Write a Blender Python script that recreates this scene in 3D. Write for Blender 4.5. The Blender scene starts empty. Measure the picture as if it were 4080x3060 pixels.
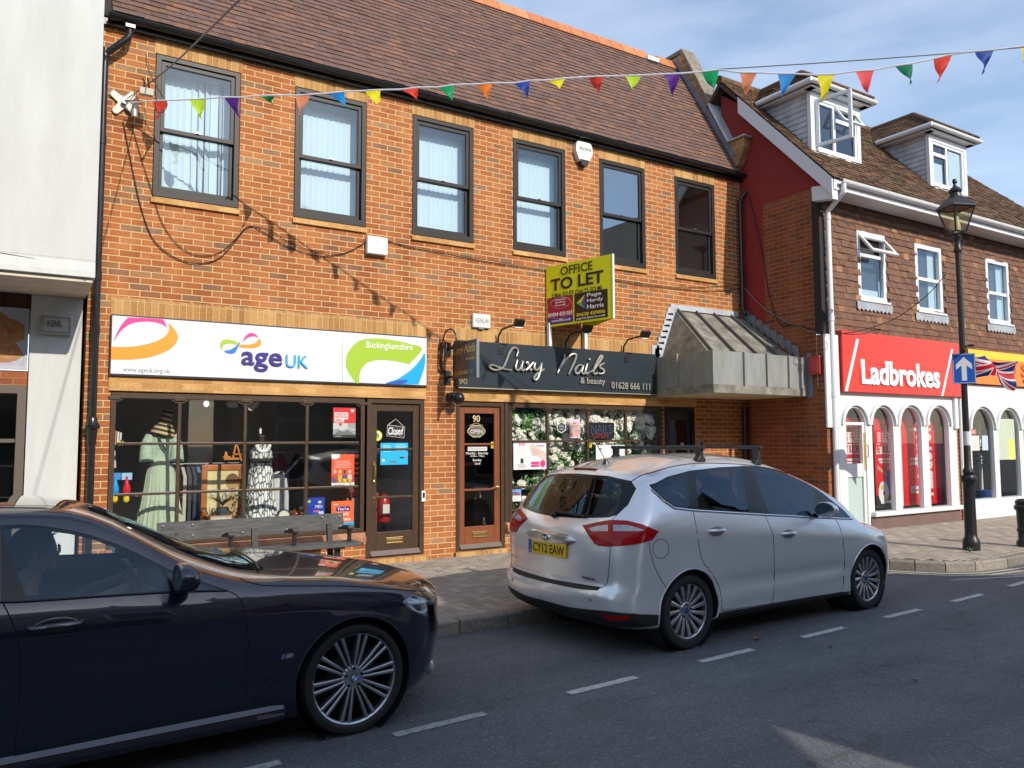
import bpy, bmesh, math, random
from mathutils import Vector as V, Matrix
from mathutils.bvhtree import BVHTree
from mathutils.geometry import tessellate_polygon
random.seed(7)
sc = bpy.context.scene
COL = sc.collection
rad = math.radians
# ------------------------------------------------------------------ camera
CAM = V((-1.18895, -9.82747, 1.60519)); YAW, PIT, ROL = rad(31.99735), rad(4.15548), rad(-0.22463); FOC = 3121.3155
F_ = V((math.sin(YAW)*math.cos(PIT), math.cos(YAW)*math.cos(PIT), math.sin(PIT)))
R_ = V((math.cos(YAW), -math.sin(YAW), 0)); U_ = R_.cross(F_)
R2 = R_*math.cos(ROL)+U_*math.sin(ROL); U2 = -R_*math.sin(ROL)+U_*math.cos(ROL)
cd = bpy.data.cameras.new('camera'); cam = bpy.data.objects.new('camera', cd); COL.objects.link(cam)
cam.matrix_world = Matrix(((R2.x, U2.x, -F_.x, CAM.x), (R2.y, U2.y, -F_.y, CAM.y), (R2.z, U2.z, -F_.z, CAM.z), (0, 0, 0, 1)))
cd.sensor_width = 36; cd.lens = FOC/4080*36; cd.clip_end = 500; cd.clip_start = .05
sc.camera = cam
# ------------------------------------------------------------------ light
SUN = V((.132, -.85, .53)).normalized()
sl = bpy.data.lights.new('sun', 'SUN'); so = bpy.data.objects.new('sun', sl); COL.objects.link(so)
sl.energy = 3.2; sl.angle = rad(.53); sl.color = (1, .93, .82)
so.rotation_euler = SUN.to_track_quat('Z', 'Y').to_euler()
w = bpy.data.worlds.new('World'); sc.world = w; w.use_nodes = True
nt = w.node_tree; nt.nodes.clear(); L = nt.links
out = nt.nodes.new('ShaderNodeOutputWorld'); bg = nt.nodes.new('ShaderNodeBackground')
sky = nt.nodes.new('ShaderNodeTexSky'); sky.sky_type = 'NISHITA'; sky.sun_disc = False
sky.sun_elevation = math.asin(SUN.z); sky.sun_rotation = math.atan2(SUN.x, SUN.y); sky.dust_density = .6; sky.ozone_density = 1.5
bg.inputs[1].default_value = .15
# thin high cloud, streaked, in the sky itself
tc = nt.nodes.new('ShaderNodeTexCoord'); mp = nt.nodes.new('ShaderNodeMapping')
mp.inputs['Scale'].default_value = (1.3, 1.3, 5.0); mp.inputs['Rotation'].default_value = (.25, -.18, .3)
nz = nt.nodes.new('ShaderNodeTexNoise'); nz.inputs['Scale'].default_value = 2.2; nz.inputs['Detail'].default_value = 7; nz.inputs['Roughness'].default_value = .55
rp = nt.nodes.new('ShaderNodeValToRGB'); rp.color_ramp.elements[0].position = .40; rp.color_ramp.elements[1].position = .80
rp.color_ramp.elements[0].color = (.10, .10, .10, 1); rp.color_ramp.elements[1].color = (.46, .46, .46, 1)
mx = nt.nodes.new('ShaderNodeMixRGB'); mx.inputs[2].default_value = (5.6, 6.1, 6.9, 1)
L.new(tc.outputs['Generated'], mp.inputs[0]); L.new(mp.outputs[0], nz.inputs['Vector']); L.new(nz.outputs['Fac'], rp.inputs[0])
L.new(rp.outputs[0], mx.inputs[0]); L.new(sky.outputs[0], mx.inputs[1]); L.new(mx.outputs[0], bg.inputs[0]); L.new(bg.outputs[0], out.inputs[0])
sc.view_settings.view_transform = 'Standard'; sc.view_settings.look = 'None'; sc.view_settings.exposure = 0.50; sc.view_settings.gamma = 1
sc.render.engine = 'CYCLES'
sc.cycles.max_bounces = 8; sc.cycles.transparent_max_bounces = 16
# ------------------------------------------------------------------ geometry helpers
KP = 4080/2212                      # layout sketch units -> full-size units
def ray(dx, dy): return F_ + R2*((dx*KP-2040)/FOC) - U2*((dy*KP-1530)/FOC)
def un(ax, c, dx, dy):              # where a line of sight meets the real plane (axis = c)
    d = ray(dx, dy); return CAM + d*((c-CAM[ax])/d[ax])
def Q(y, dx, dy):
    p = un(1, y, dx, dy); return (p.x, p.z)
def QS(y, *pts): return [Q(y, *p) for p in pts]
def sstep(a, b, x):
    t = max(0, min(1, (x-a)/(b-a))); return t*t*(3-2*t)
def gz(x): return .085*sstep(7.5, 11.5, x)
def interp(tab, x):
    if x <= tab[0][0]: return tab[0][1]
    for (a, p), (b, q) in zip(tab, tab[1:]):
        if x <= b: return p+(q-p)*(x-a)/(b-a)
    return tab[-1][1]
def curve(tab, x):                  # smooth (monotone cubic) interpolation of a table
    n = len(tab)
    if x <= tab[0][0]: return tab[0][1]
    if x >= tab[-1][0]: return tab[-1][1]
    for i in range(n-1):
        if x <= tab[i+1][0]: break
    s = [(tab[k+1][1]-tab[k][1])/(tab[k+1][0]-tab[k][0]) for k in range(n-1)]
    def m(k):
        if k == 0: return s[0]
        if k == n-1: return s[-1]
        return 0 if s[k-1]*s[k] <= 0 else 2*s[k-1]*s[k]/(s[k-1]+s[k])
    h = tab[i+1][0]-tab[i][0]; t = (x-tab[i][0])/h
    return ((2*t**3-3*t*t+1)*tab[i][1]+(t**3-2*t*t+t)*h*m(i)+(3*t*t-2*t**3)*tab[i+1][1]+(t**3-t*t)*h*m(i+1))
class MB:
    def __init__(s): s.v = []; s.f = []
    def add(s, vs, fs):
        o = len(s.v); s.v += [tuple(v) for v in vs]; s.f += [tuple(i+o for i in f) for f in fs]; return s
    def quad(s, *p): return s.add(p, [tuple(range(len(p)))])
    def box(s, x0, x1, y0, y1, z0, z1):
        return s.add([(x, y, z) for z in (z0, z1) for y in (y0, y1) for x in (x0, x1)],
                     [(0, 2, 3, 1), (4, 5, 7, 6), (0, 1, 5, 4), (2, 6, 7, 3), (0, 4, 6, 2), (1, 3, 7, 5)])
    def obox(s, o, ux, uy, uz):     # box from a corner and three edge vectors
        o, ux, uy, uz = V(o), V(ux), V(uy), V(uz)
        return s.add([o+ux*i+uy*j+uz*k for k in (0, 1) for j in (0, 1) for i in (0, 1)],
                     [(0, 2, 3, 1), (4, 5, 7, 6), (0, 1, 5, 4), (2, 6, 7, 3), (0, 4, 6, 2), (1, 3, 7, 5)])
    def prism(s, poly, y0, y1, ax=1):
        n = len(poly)
        def pt(p, c): return (p[0], c, p[1]) if ax == 1 else ((c, p[0], p[1]) if ax == 0 else (p[0], p[1], c))
        T = [tuple(range(n))] if n < 6 else tessellate_polygon([[V((*p, 0)) for p in poly]])
        return s.add([pt(p, y0) for p in poly]+[pt(p, y1) for p in poly],
                     [tuple(t) for t in T]+[tuple(i+n for i in reversed(t)) for t in T]+[(i, i+n, (i+1) % n+n, (i+1) % n) for i in range(n)])
    def ring(s, outer, inner, y0, y1, ax=1):    # frame: outer and inner outline with equal counts
        n = len(outer)
        def pt(p, c): return (p[0], c, p[1]) if ax == 1 else ((c, p[0], p[1]) if ax == 0 else (p[0], p[1], c))
        vs = [pt(p, y0) for p in outer]+[pt(p, y0) for p in inner]+[pt(p, y1) for p in outer]+[pt(p, y1) for p in inner]
        fs = []
        for i in range(n):
            j = (i+1) % n
            fs += [(i, j, n+j, n+i), (2*n+i, 3*n+i, 3*n+j, 2*n+j), (i, 2*n+i, 2*n+j, j), (n+i, n+j, 3*n+j, 3*n+i)]
        return s.add(vs, fs)
    def frame(s, x0, x1, z0, z1, t, y0, y1, tb=None, tt=None, ax=1):
        tb = t if tb is None else tb; tt = t if tt is None else tt
        return s.ring([(x0, z0), (x1, z0), (x1, z1), (x0, z1)], [(x0+t, z0+tb), (x1-t, z0+tb), (x1-t, z1-tt), (x0+t, z1-tt)], y0, y1, ax)
    def tube(s, pts, r, n=8, cap=True):
        pts = [V(p) for p in pts]; N = len(pts); rr = r if isinstance(r, (list, tuple)) else [r]*N
        t0 = (pts[1]-pts[0]).normalized(); u = t0.orthogonal().normalized(); vs = []
        for i, p in enumerate(pts):
            t = ((pts[min(i+1, N-1)]-pts[i]).normalized()+(pts[i]-pts[max(i-1, 0)]).normalized())
            t = t.normalized() if t.length > 1e-6 else t0
            u = (u-t*u.dot(t)).normalized(); b = t.cross(u)
            vs += [p+(u*math.cos(2*math.pi*k/n)+b*math.sin(2*math.pi*k/n))*rr[i] for k in range(n)]
        fs = [(i*n+k, i*n+(k+1) % n, (i+1)*n+(k+1) % n, (i+1)*n+k) for i in range(N-1) for k in range(n)]
        if cap: fs += [tuple(range(n-1, -1, -1)), tuple(range((N-1)*n, N*n))]
        return s.add(vs, fs)
    def lathe(s, prof, c=(0, 0, 0), n=24, ax=2, sx=1, sy=1, cap=True):
        vs = []
        for r, h in prof:
            for k in range(n):
                a = 2*math.pi*k/n; p = (r*math.cos(a)*sx, r*math.sin(a)*sy)
                q = (p[0], p[1], h) if ax == 2 else ((p[0], h, p[1]) if ax == 1 else (h, p[0], p[1]))
                vs.append((c[0]+q[0], c[1]+q[1], c[2]+q[2]))
        N = len(prof)
        fs = [(i*n+k, i*n+(k+1) % n, (i+1)*n+(k+1) % n, (i+1)*n+k) for i in range(N-1) for k in range(n)]
        if cap and prof[0][0] > 1e-5: fs.append(tuple(range(n-1, -1, -1)))
        if cap and prof[-1][0] > 1e-5: fs.append(tuple(range((N-1)*n, N*n)))
        return s.add(vs, fs)
    def ball(s, c, rx, ry=None, rz=None, n=10, m=7):
        ry = ry or rx; rz = rz or rx
        prof = [(max(1e-6, math.sin(math.pi*i/m)), -math.cos(math.pi*i/m)) for i in range(m+1)]
        o = len(s.v); s.lathe(prof, (0, 0, 0), n)
        for i in range(o, len(s.v)): p = s.v[i]; s.v[i] = (c[0]+p[0]*rx, c[1]+p[1]*ry, c[2]+p[2]*rz)
        return s
def rootloc(p):
    if p is None: return V((0, 0, 0))
    while p.parent: p = p.parent
    return V(p.location)
def link(name, me, m, parent):
    o = bpy.data.objects.new(name, me); COL.objects.link(o)
    if m is not None:
        for q in (m if isinstance(m, (list, tuple)) else [m]): me.materials.append(q)
    if parent: o.parent = parent
    return o
def build(mb, name, m, parent=None, smooth=False, bev=0, local=False, flip=True, ang=40):
    me = bpy.data.meshes.new(name); off = V((0, 0, 0)) if local else rootloc(parent)
    me.from_pydata([(v[0]-off.x, v[1]-off.y, v[2]-off.z) for v in mb.v], [], mb.f)
    if flip:
        bm = bmesh.new(); bm.from_mesh(me); bmesh.ops.recalc_face_normals(bm, faces=bm.faces); bm.to_mesh(me); bm.free()
    if smooth:
        me.polygons.foreach_set('use_smooth', [True]*len(me.polygons)); me.set_sharp_from_angle(angle=rad(ang))
    o = link(name, me, m, parent)
    if bev:
        b = o.modifiers.new('bevel', 'BEVEL'); b.width = bev; b.segments = 2; b.limit_method = 'ANGLE'; b.angle_limit = rad(35)
    return o
def tag(o, label=None, cat=None, group=None, kind=None):
    if label: o['label'] = label
    if cat: o['category'] = cat
    if group: o['group'] = group
    if kind: o['kind'] = kind
    return o
def thing(name, loc, label, cat, group=None, rz=0):
    o = bpy.data.objects.new(name, None); COL.objects.link(o); o.location = loc; o.rotation_euler = (0, 0, rz); o.empty_display_size = .1
    return tag(o, label, cat, group)
def kids(o): return [c for c in bpy.data.objects if c.parent is o]
def copy_tree(o, parent=None):
    c = o.copy(); COL.objects.link(c)
    if parent: c.parent = parent
    for ch in kids(o): copy_tree(ch, c)
    return c
def text(s, name, m, parent, box, y=0, ux=(1, 0, 0), uz=(0, 0, 1), bold=0, shear=0, depth=.003, at=None, local=False):
    """lettering fitted to box = (x0, x1, z0, z1) on the plane y (or in the frame at + ux, uz)"""
    cu = bpy.data.curves.new('lettering', 'FONT'); cu.body = s; cu.size = 1; cu.offset = bold; cu.shear = shear; cu.extrude = .01; cu.resolution_u = 3
    t = bpy.data.objects.new('lettering', cu); COL.objects.link(t)
    me = bpy.data.meshes.new_from_object(t.evaluated_get(bpy.context.evaluated_depsgraph_get()))
    bpy.data.objects.remove(t); bpy.data.curves.remove(cu)
    xs = [v.co.x for v in me.vertices]; ys = [v.co.y for v in me.vertices]
    a, b, c, d = min(xs), max(xs), min(ys), max(ys); ux = V(ux); uz = V(uz); n = ux.cross(uz).normalized()
    o = V(at) if at is not None else V((0, y, 0)); off = V((0, 0, 0)) if local else rootloc(parent)
    for v in me.vertices:
        p = v.co
        v.co = o+ux*(box[0]+(p.x-a)/(b-a)*(box[1]-box[0]))+uz*(box[2]+(p.y-c)/(d-c)*(box[3]-box[2]))+n*((p.z+.01)/.02*depth)-off
    me.name = name; me.materials.clear()
    return link(name, me, m, parent)
def bbox(y, dl, dt, dr, db):        # sketch rectangle -> (x0, x1, z0, z1) on plane y
    zm = (dt+db)/2; xm = (dl+dr)/2
    return (Q(y, dl, zm)[0], Q(y, dr, zm)[0], Q(y, xm, db)[1], Q(y, xm, dt)[1])
def spline(pts, n=8, closed=False):
    P = [V(p) for p in pts]; N = len(P); o = []
    for i in range(N if closed else N-1):
        g = (lambda k: P[k % N]) if closed else (lambda k: P[max(0, min(N-1, k))])
        a, b, c, d = g(i-1), g(i), g(i+1), g(i+2)
        for k in range(n):
            t = k/n; o.append(.5*((2*b)+(c-a)*t+(2*a-5*b+4*c-d)*t*t+(3*b-a-3*c+d)*t**3))
    if not closed: o.append(P[-1])
    return o
def spl2(pts, n=6, closed=True): return [(p.x, p.y) for p in spline([(a, b, 0) for a, b in pts], n, closed)]
def fillet(poly, r, n=4):
    o = []; N = len(poly)
    for i in range(N):
        p = V((*poly[i], 0)); a = V((*poly[i-1], 0))-p; b = V((*poly[(i+1) % N], 0))-p
        q = min(r, a.length*.45, b.length*.45); s = p+a.normalized()*q; e = p+b.normalized()*q
        for k in range(n+1):
            t = k/n; z = s*(1-t)**2+p*2*t*(1-t)+e*t*t; o.append((z.x, z.y))
    return o
# ------------------------------------------------------------------ materials
def nodes(name):
    m = bpy.data.materials.new(name); m.use_nodes = True; t = m.node_tree
    return m, t, t.nodes['Principled BSDF'], (lambda k: t.nodes.new(k)), t.links
def mat(name, col, rough=.6, metal=0, spec=.5, noise=0, nscale=6, bump=0, bscale=80, coat=0, emit=0, stretch=(1, 1, 1), local=False, col2=None, trans=0):
    m, t, b, N, K = nodes(name); c = (*col, 1)
    b.inputs['Base Color'].default_value = c; b.inputs['Roughness'].default_value = rough; b.inputs['Metallic'].default_value = metal
    b.inputs['Specular IOR Level'].default_value = spec; b.inputs['Coat Weight'].default_value = coat; b.inputs['Coat Roughness'].default_value = .03
    if trans: b.inputs['Transmission Weight'].default_value = trans
    if emit: b.inputs['Emission Color'].default_value = c; b.inputs['Emission Strength'].default_value = emit
    if noise or bump:
        if local: g = N('ShaderNodeTexCoord').outputs['Object']
        else: g = N('ShaderNodeNewGeometry').outputs['Position']
        mp = N('ShaderNodeMapping'); mp.inputs['Scale'].default_value = stretch; K.new(g, mp.inputs[0])
    if noise:
        n = N('ShaderNodeTexNoise'); n.inputs['Scale'].default_value = nscale; n.inputs['Detail'].default_value = 6; n.inputs['Roughness'].default_value = .6; K.new(mp.outputs[0], n.inputs['Vector'])
        r = N('ShaderNodeValToRGB'); r.color_ramp.elements[0].position = .3; r.color_ramp.elements[1].position = .7
        lo = col2 or tuple(x*(1-noise) for x in col); hi = col if col2 else tuple(min(1, x*(1+noise)) for x in col)
        r.color_ramp.elements[0].color = (*lo, 1); r.color_ramp.elements[1].color = (*hi, 1)
        K.new(n.outputs['Fac'], r.inputs[0]); K.new(r.outputs[0], b.inputs['Base Color'])
    if bump:
        n2 = N('ShaderNodeTexNoise'); n2.inputs['Scale'].default_value = bscale; n2.inputs['Detail'].default_value = 4; K.new(mp.outputs[0], n2.inputs['Vector'])
        bp = N('ShaderNodeBump'); bp.inputs['Strength'].default_value = bump; bp.inputs['Distance'].default_value = .01
        K.new(n2.outputs['Fac'], bp.inputs['Height']); K.new(bp.outputs[0], b.inputs['Normal'])
    return m
def brickmat(name, cols, mortar, bw=.225, bh=.075, ms=.0055, ph=(0, 0), axis='z', rough=.85, off=.5, patch=.42):
    """bricks laid in the wall's own plane: u = x + y, v = z (axis 'x': stood on end, for soldier courses)"""
    m, t, b, N, K = nodes(name); g = N('ShaderNodeNewGeometry'); s = N('ShaderNodeSeparateXYZ'); K.new(g.outputs['Position'], s.inputs[0])
    a = N('ShaderNodeMath'); K.new(s.outputs[0], a.inputs[0]); K.new(s.outputs[1], a.inputs[1]); c = N('ShaderNodeCombineXYZ')
    a2 = N('ShaderNodeMath'); a2.inputs[1].default_value = 40+ph[0]; K.new(a.outputs[0], a2.inputs[0])
    z2 = N('ShaderNodeMath'); z2.inputs[1].default_value = 15+ph[1]; K.new(s.outputs[2], z2.inputs[0])
    K.new(a2.outputs[0], c.inputs[0]); K.new(z2.outputs[0], c.inputs[1])
    if axis == 'x': K.new(z2.outputs[0], c.inputs[0]); K.new(a2.outputs[0], c.inputs[1])
    k = N('ShaderNodeTexBrick'); k.inputs['Scale'].default_value = 1; k.inputs['Brick Width'].default_value = bw; k.inputs['Row Height'].default_value = bh
    k.inputs['Mortar Size'].default_value = ms; k.inputs['Mortar Smooth'].default_value = .25; k.offset = off; k.inputs['Bias'].default_value = 0
    k.inputs['Color1'].default_value = (0, 0, 0, 1); k.inputs['Color2'].default_value = (1, 1, 1, 1); k.inputs['Mortar'].default_value = (.5, .5, .5, 1); K.new(c.outputs[0], k.inputs['Vector'])
    r = N('ShaderNodeValToRGB'); r.color_ramp.interpolation = 'LINEAR'; e = r.color_ramp.elements
    while len(e) < len(cols): e.new(.5)
    for i, (p, q) in enumerate(cols): e[i].position = p; e[i].color = (*q, 1)
    K.new(k.outputs['Color'], r.inputs[0])
    n = N('ShaderNodeTexNoise'); n.inputs['Scale'].default_value = 45; n.inputs['Detail'].default_value = 5; n.inputs['Roughness'].default_value = .7; K.new(g.outputs['Position'], n.inputs['Vector'])
    n3 = N('ShaderNodeTexNoise'); n3.inputs['Scale'].default_value = 1.5; n3.inputs['Detail'].default_value = 7; mp3 = N('ShaderNodeMapping'); mp3.inputs['Scale'].default_value = (1.6, 1.6, .35); K.new(g.outputs['Position'], mp3.inputs[0]); K.new(mp3.outputs[0], n3.inputs['Vector'])
    h = N('ShaderNodeMixRGB'); h.blend_type = 'OVERLAY'; h.inputs[0].default_value = .55; K.new(r.outputs[0], h.inputs[1]); K.new(n.outputs['Fac'], h.inputs[2])
    h2 = N('ShaderNodeMixRGB'); h2.blend_type = 'SOFT_LIGHT'; h2.inputs[0].default_value = patch*2; K.new(h.outputs[0], h2.inputs[1]); K.new(n3.outputs['Fac'], h2.inputs[2])
    x = N('ShaderNodeMixRGB'); x.inputs[2].default_value = (*mortar, 1); K.new(k.outputs['Fac'], x.inputs[0]); K.new(h2.outputs[0], x.inputs[1])
    K.new(x.outputs[0], b.inputs['Base Color']); b.inputs['Roughness'].default_value = rough; b.inputs['Specular IOR Level'].default_value = .25
    hm = N('ShaderNodeMath'); hm.operation = 'MULTIPLY_ADD'; hm.inputs[1].default_value = -1.0; K.new(k.outputs['Fac'], hm.inputs[0])
    h3 = N('ShaderNodeMath'); h3.operation = 'MULTIPLY'; h3.inputs[1].default_value = .45; K.new(n.outputs['Fac'], h3.inputs[0]); K.new(h3.outputs[0], hm.inputs[2])
    bp = N('ShaderNodeBump'); bp.inputs['Strength'].default_value = .8; bp.inputs['Distance'].default_value = .006; K.new(hm.outputs[0], bp.inputs['Height']); K.new(bp.outputs[0], b.inputs['Normal'])
    return m
def islandmat(name, cols, rough=.8, grain=.5, gs=30, moss=None, bump=.3):
    """each separate tile, slab or leaf of the mesh takes its own colour from the list"""
    m, t, b, N, K = nodes(name); g = N('ShaderNodeNewGeometry'); r = N('ShaderNodeValToRGB'); e = r.color_ramp.elements
    while len(e) < len(cols): e.new(.5)
    for i, (p, q) in enumerate(cols): e[i].position = p; e[i].color = (*q, 1)
    K.new(g.outputs['Random Per Island'], r.inputs[0])
    n = N('ShaderNodeTexNoise'); n.inputs['Scale'].default_value = gs; n.inputs['Detail'].default_value = 6; n.inputs['Roughness'].default_value = .7; K.new(g.outputs['Position'], n.inputs['Vector'])
    h = N('ShaderNodeMixRGB'); h.blend_type = 'OVERLAY'; h.inputs[0].default_value = grain; K.new(r.outputs[0], h.inputs[1]); K.new(n.outputs['Fac'], h.inputs[2]); o = h
    if moss:
        n2 = N('ShaderNodeTexNoise'); n2.inputs['Scale'].default_value = 1.1; n2.inputs['Detail'].default_value = 8; n2.inputs['Roughness'].default_value = .65; K.new(g.outputs['Position'], n2.inputs['Vector'])
        r2 = N('ShaderNodeValToRGB'); r2.color_ramp.elements[0].position = .48; r2.color_ramp.elements[1].position = .68; r2.color_ramp.elements[1].color = (moss[3], moss[3], moss[3], 1); K.new(n2.outputs['Fac'], r2.inputs[0])
        o = N('ShaderNodeMixRGB'); o.inputs[2].default_value = (*moss[:3], 1); K.new(r2.outputs[0], o.inputs[0]); K.new(h.outputs[0], o.inputs[1])
    K.new(o.outputs[0], b.inputs['Base Color']); b.inputs['Roughness'].default_value = rough; b.inputs['Specular IOR Level'].default_value = .3
    if bump:
        bp = N('ShaderNodeBump'); bp.inputs['Strength'].default_value = bump; bp.inputs['Distance'].default_value = .004; K.new(n.outputs['Fac'], bp.inputs['Height']); K.new(bp.outputs[0], b.inputs['Normal'])
    return m
def glassmat(name, tint=(1, 1, 1), base=.06, rough=0, bump=0, gloss=(1, 1, 1)):
    m = bpy.data.materials.new(name); m.use_nodes = True; t = m.node_tree; t.nodes.clear(); N = t.nodes.new; K = t.links
    o = N('ShaderNodeOutputMaterial'); tr = N('ShaderNodeBsdfTransparent'); tr.inputs[0].default_value = (*tint, 1); gl = N('ShaderNodeBsdfGlossy'); gl.inputs['Roughness'].default_value = rough; gl.inputs[0].default_value = (*gloss, 1)
    lw = N('ShaderNodeLayerWeight'); lw.inputs[0].default_value = .5; p = N('ShaderNodeMath'); p.operation = 'POWER'; p.inputs[1].default_value = 4; K.new(lw.outputs['Facing'], p.inputs[0])
    q = N('ShaderNodeMath'); q.operation = 'MULTIPLY_ADD'; q.inputs[1].default_value = 1-base; q.inputs[2].default_value = base; K.new(p.outputs[0], q.inputs[0])
    x = N('ShaderNodeMixShader'); K.new(q.outputs[0], x.inputs[0]); K.new(tr.outputs[0], x.inputs[1]); K.new(gl.outputs[0], x.inputs[2]); K.new(x.outputs[0], o.inputs[0])
    if bump:
        g = N('ShaderNodeNewGeometry'); n = N('ShaderNodeTexNoise'); n.inputs['Scale'].default_value = .9; K.new(g.outputs['Position'], n.inputs['Vector'])
        bp = N('ShaderNodeBump'); bp.inputs['Strength'].default_value = bump; bp.inputs['Distance'].default_value = .02; K.new(n.outputs['Fac'], bp.inputs['Height']); K.new(bp.outputs[0], gl.inputs['Normal'])
    return m
M_ = {}
def flat(col, rough=.5, **k):       # cached plain paint / paper / plastic
    key = (tuple(round(c, 3) for c in col), rough, tuple(sorted(k.items())))
    if key not in M_: M_[key] = mat('paint', col, rough, **k)
    return M_[key]
def srgb(h):
    v = [int(h[i:i+2], 16)/255 for i in (0, 2, 4)]
    return tuple(x/12.92 if x <= .04045 else ((x+.055)/1.055)**2.4 for x in v)
BRICK = brickmat('brick', [(0, (.22, .10, .058)), (.07, (.25, .14, .08)), (.15, (.315, .102, .036)), (.55, (.365, .120, .040)), (.92, (.41, .148, .052)), (1, (.30, .17, .095))], (.60, .43, .20), ms=.0066, ph=(.03, .025))
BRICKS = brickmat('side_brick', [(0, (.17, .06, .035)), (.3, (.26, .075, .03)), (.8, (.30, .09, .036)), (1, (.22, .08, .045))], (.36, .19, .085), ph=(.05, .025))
YSOLD = brickmat('yellow_soldier', [(0, (.36, .19, .065)), (.5, (.44, .235, .08)), (1, (.51, .30, .115))], (.62, .44, .24), bw=.225, bh=.075, ms=.004, ph=(.02, .005), axis='x', off=0)
YBRICK = brickmat('yellow_brick', [(0, (.42, .22, .075)), (.5, (.50, .27, .09)), (1, (.58, .34, .13))], (.56, .38, .19), ms=.0035, ph=(.02, .035))
DKFRAME = mat('dark_window_metal', (.022, .018, .016), .45, 0, .3, noise=.15, nscale=3)
BROWN = mat('dark_stained_wood', (.060, .036, .021), .35, 0, .5, noise=.35, nscale=9, stretch=(6, 6, 1))
ORANGEWOOD = mat('red_brown_wood', (.21, .062, .024), .4, 0, .5, noise=.18, nscale=9, stretch=(6, 6, 1))
BLACKP = mat('black_plastic', (.012, .012, .013), .35)
BLACKM = mat('black_iron', (.013, .013, .014), .38, 0, .5, bump=.25, bscale=60)
WHITEP = mat('white_upvc', (.70, .71, .72), .3)
CHROME = mat('chrome', (.75, .76, .78), .12, 1)
BRASS = mat('brass', (.70, .50, .20), .28, 1)
STEEL = mat('steel', (.45, .46, .48), .35, 1)
LEAD = mat('lead_sheet', (.30, .32, .34), .5, .3, noise=.25, nscale=5)
GLASS = glassmat('window_glass', (.95, .97, .97), .07, bump=.02)
GLASSU = glassmat('upper_window_glass', (.80, .90, .96), .11, bump=.03, gloss=(.75, .88, 1)); GLASSB = glassmat('sky_mirror_glass', (.80, .90, .96), .28, bump=.03, gloss=(.70, .86, 1))
SHOPGL = glassmat('shop_glass', (.95, .97, .96), .05, bump=.015)
def fb(mb, x0, x1, z0, z1, y0, y1): return mb.box(x0, x1, y0, y1, z0, z1)
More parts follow.
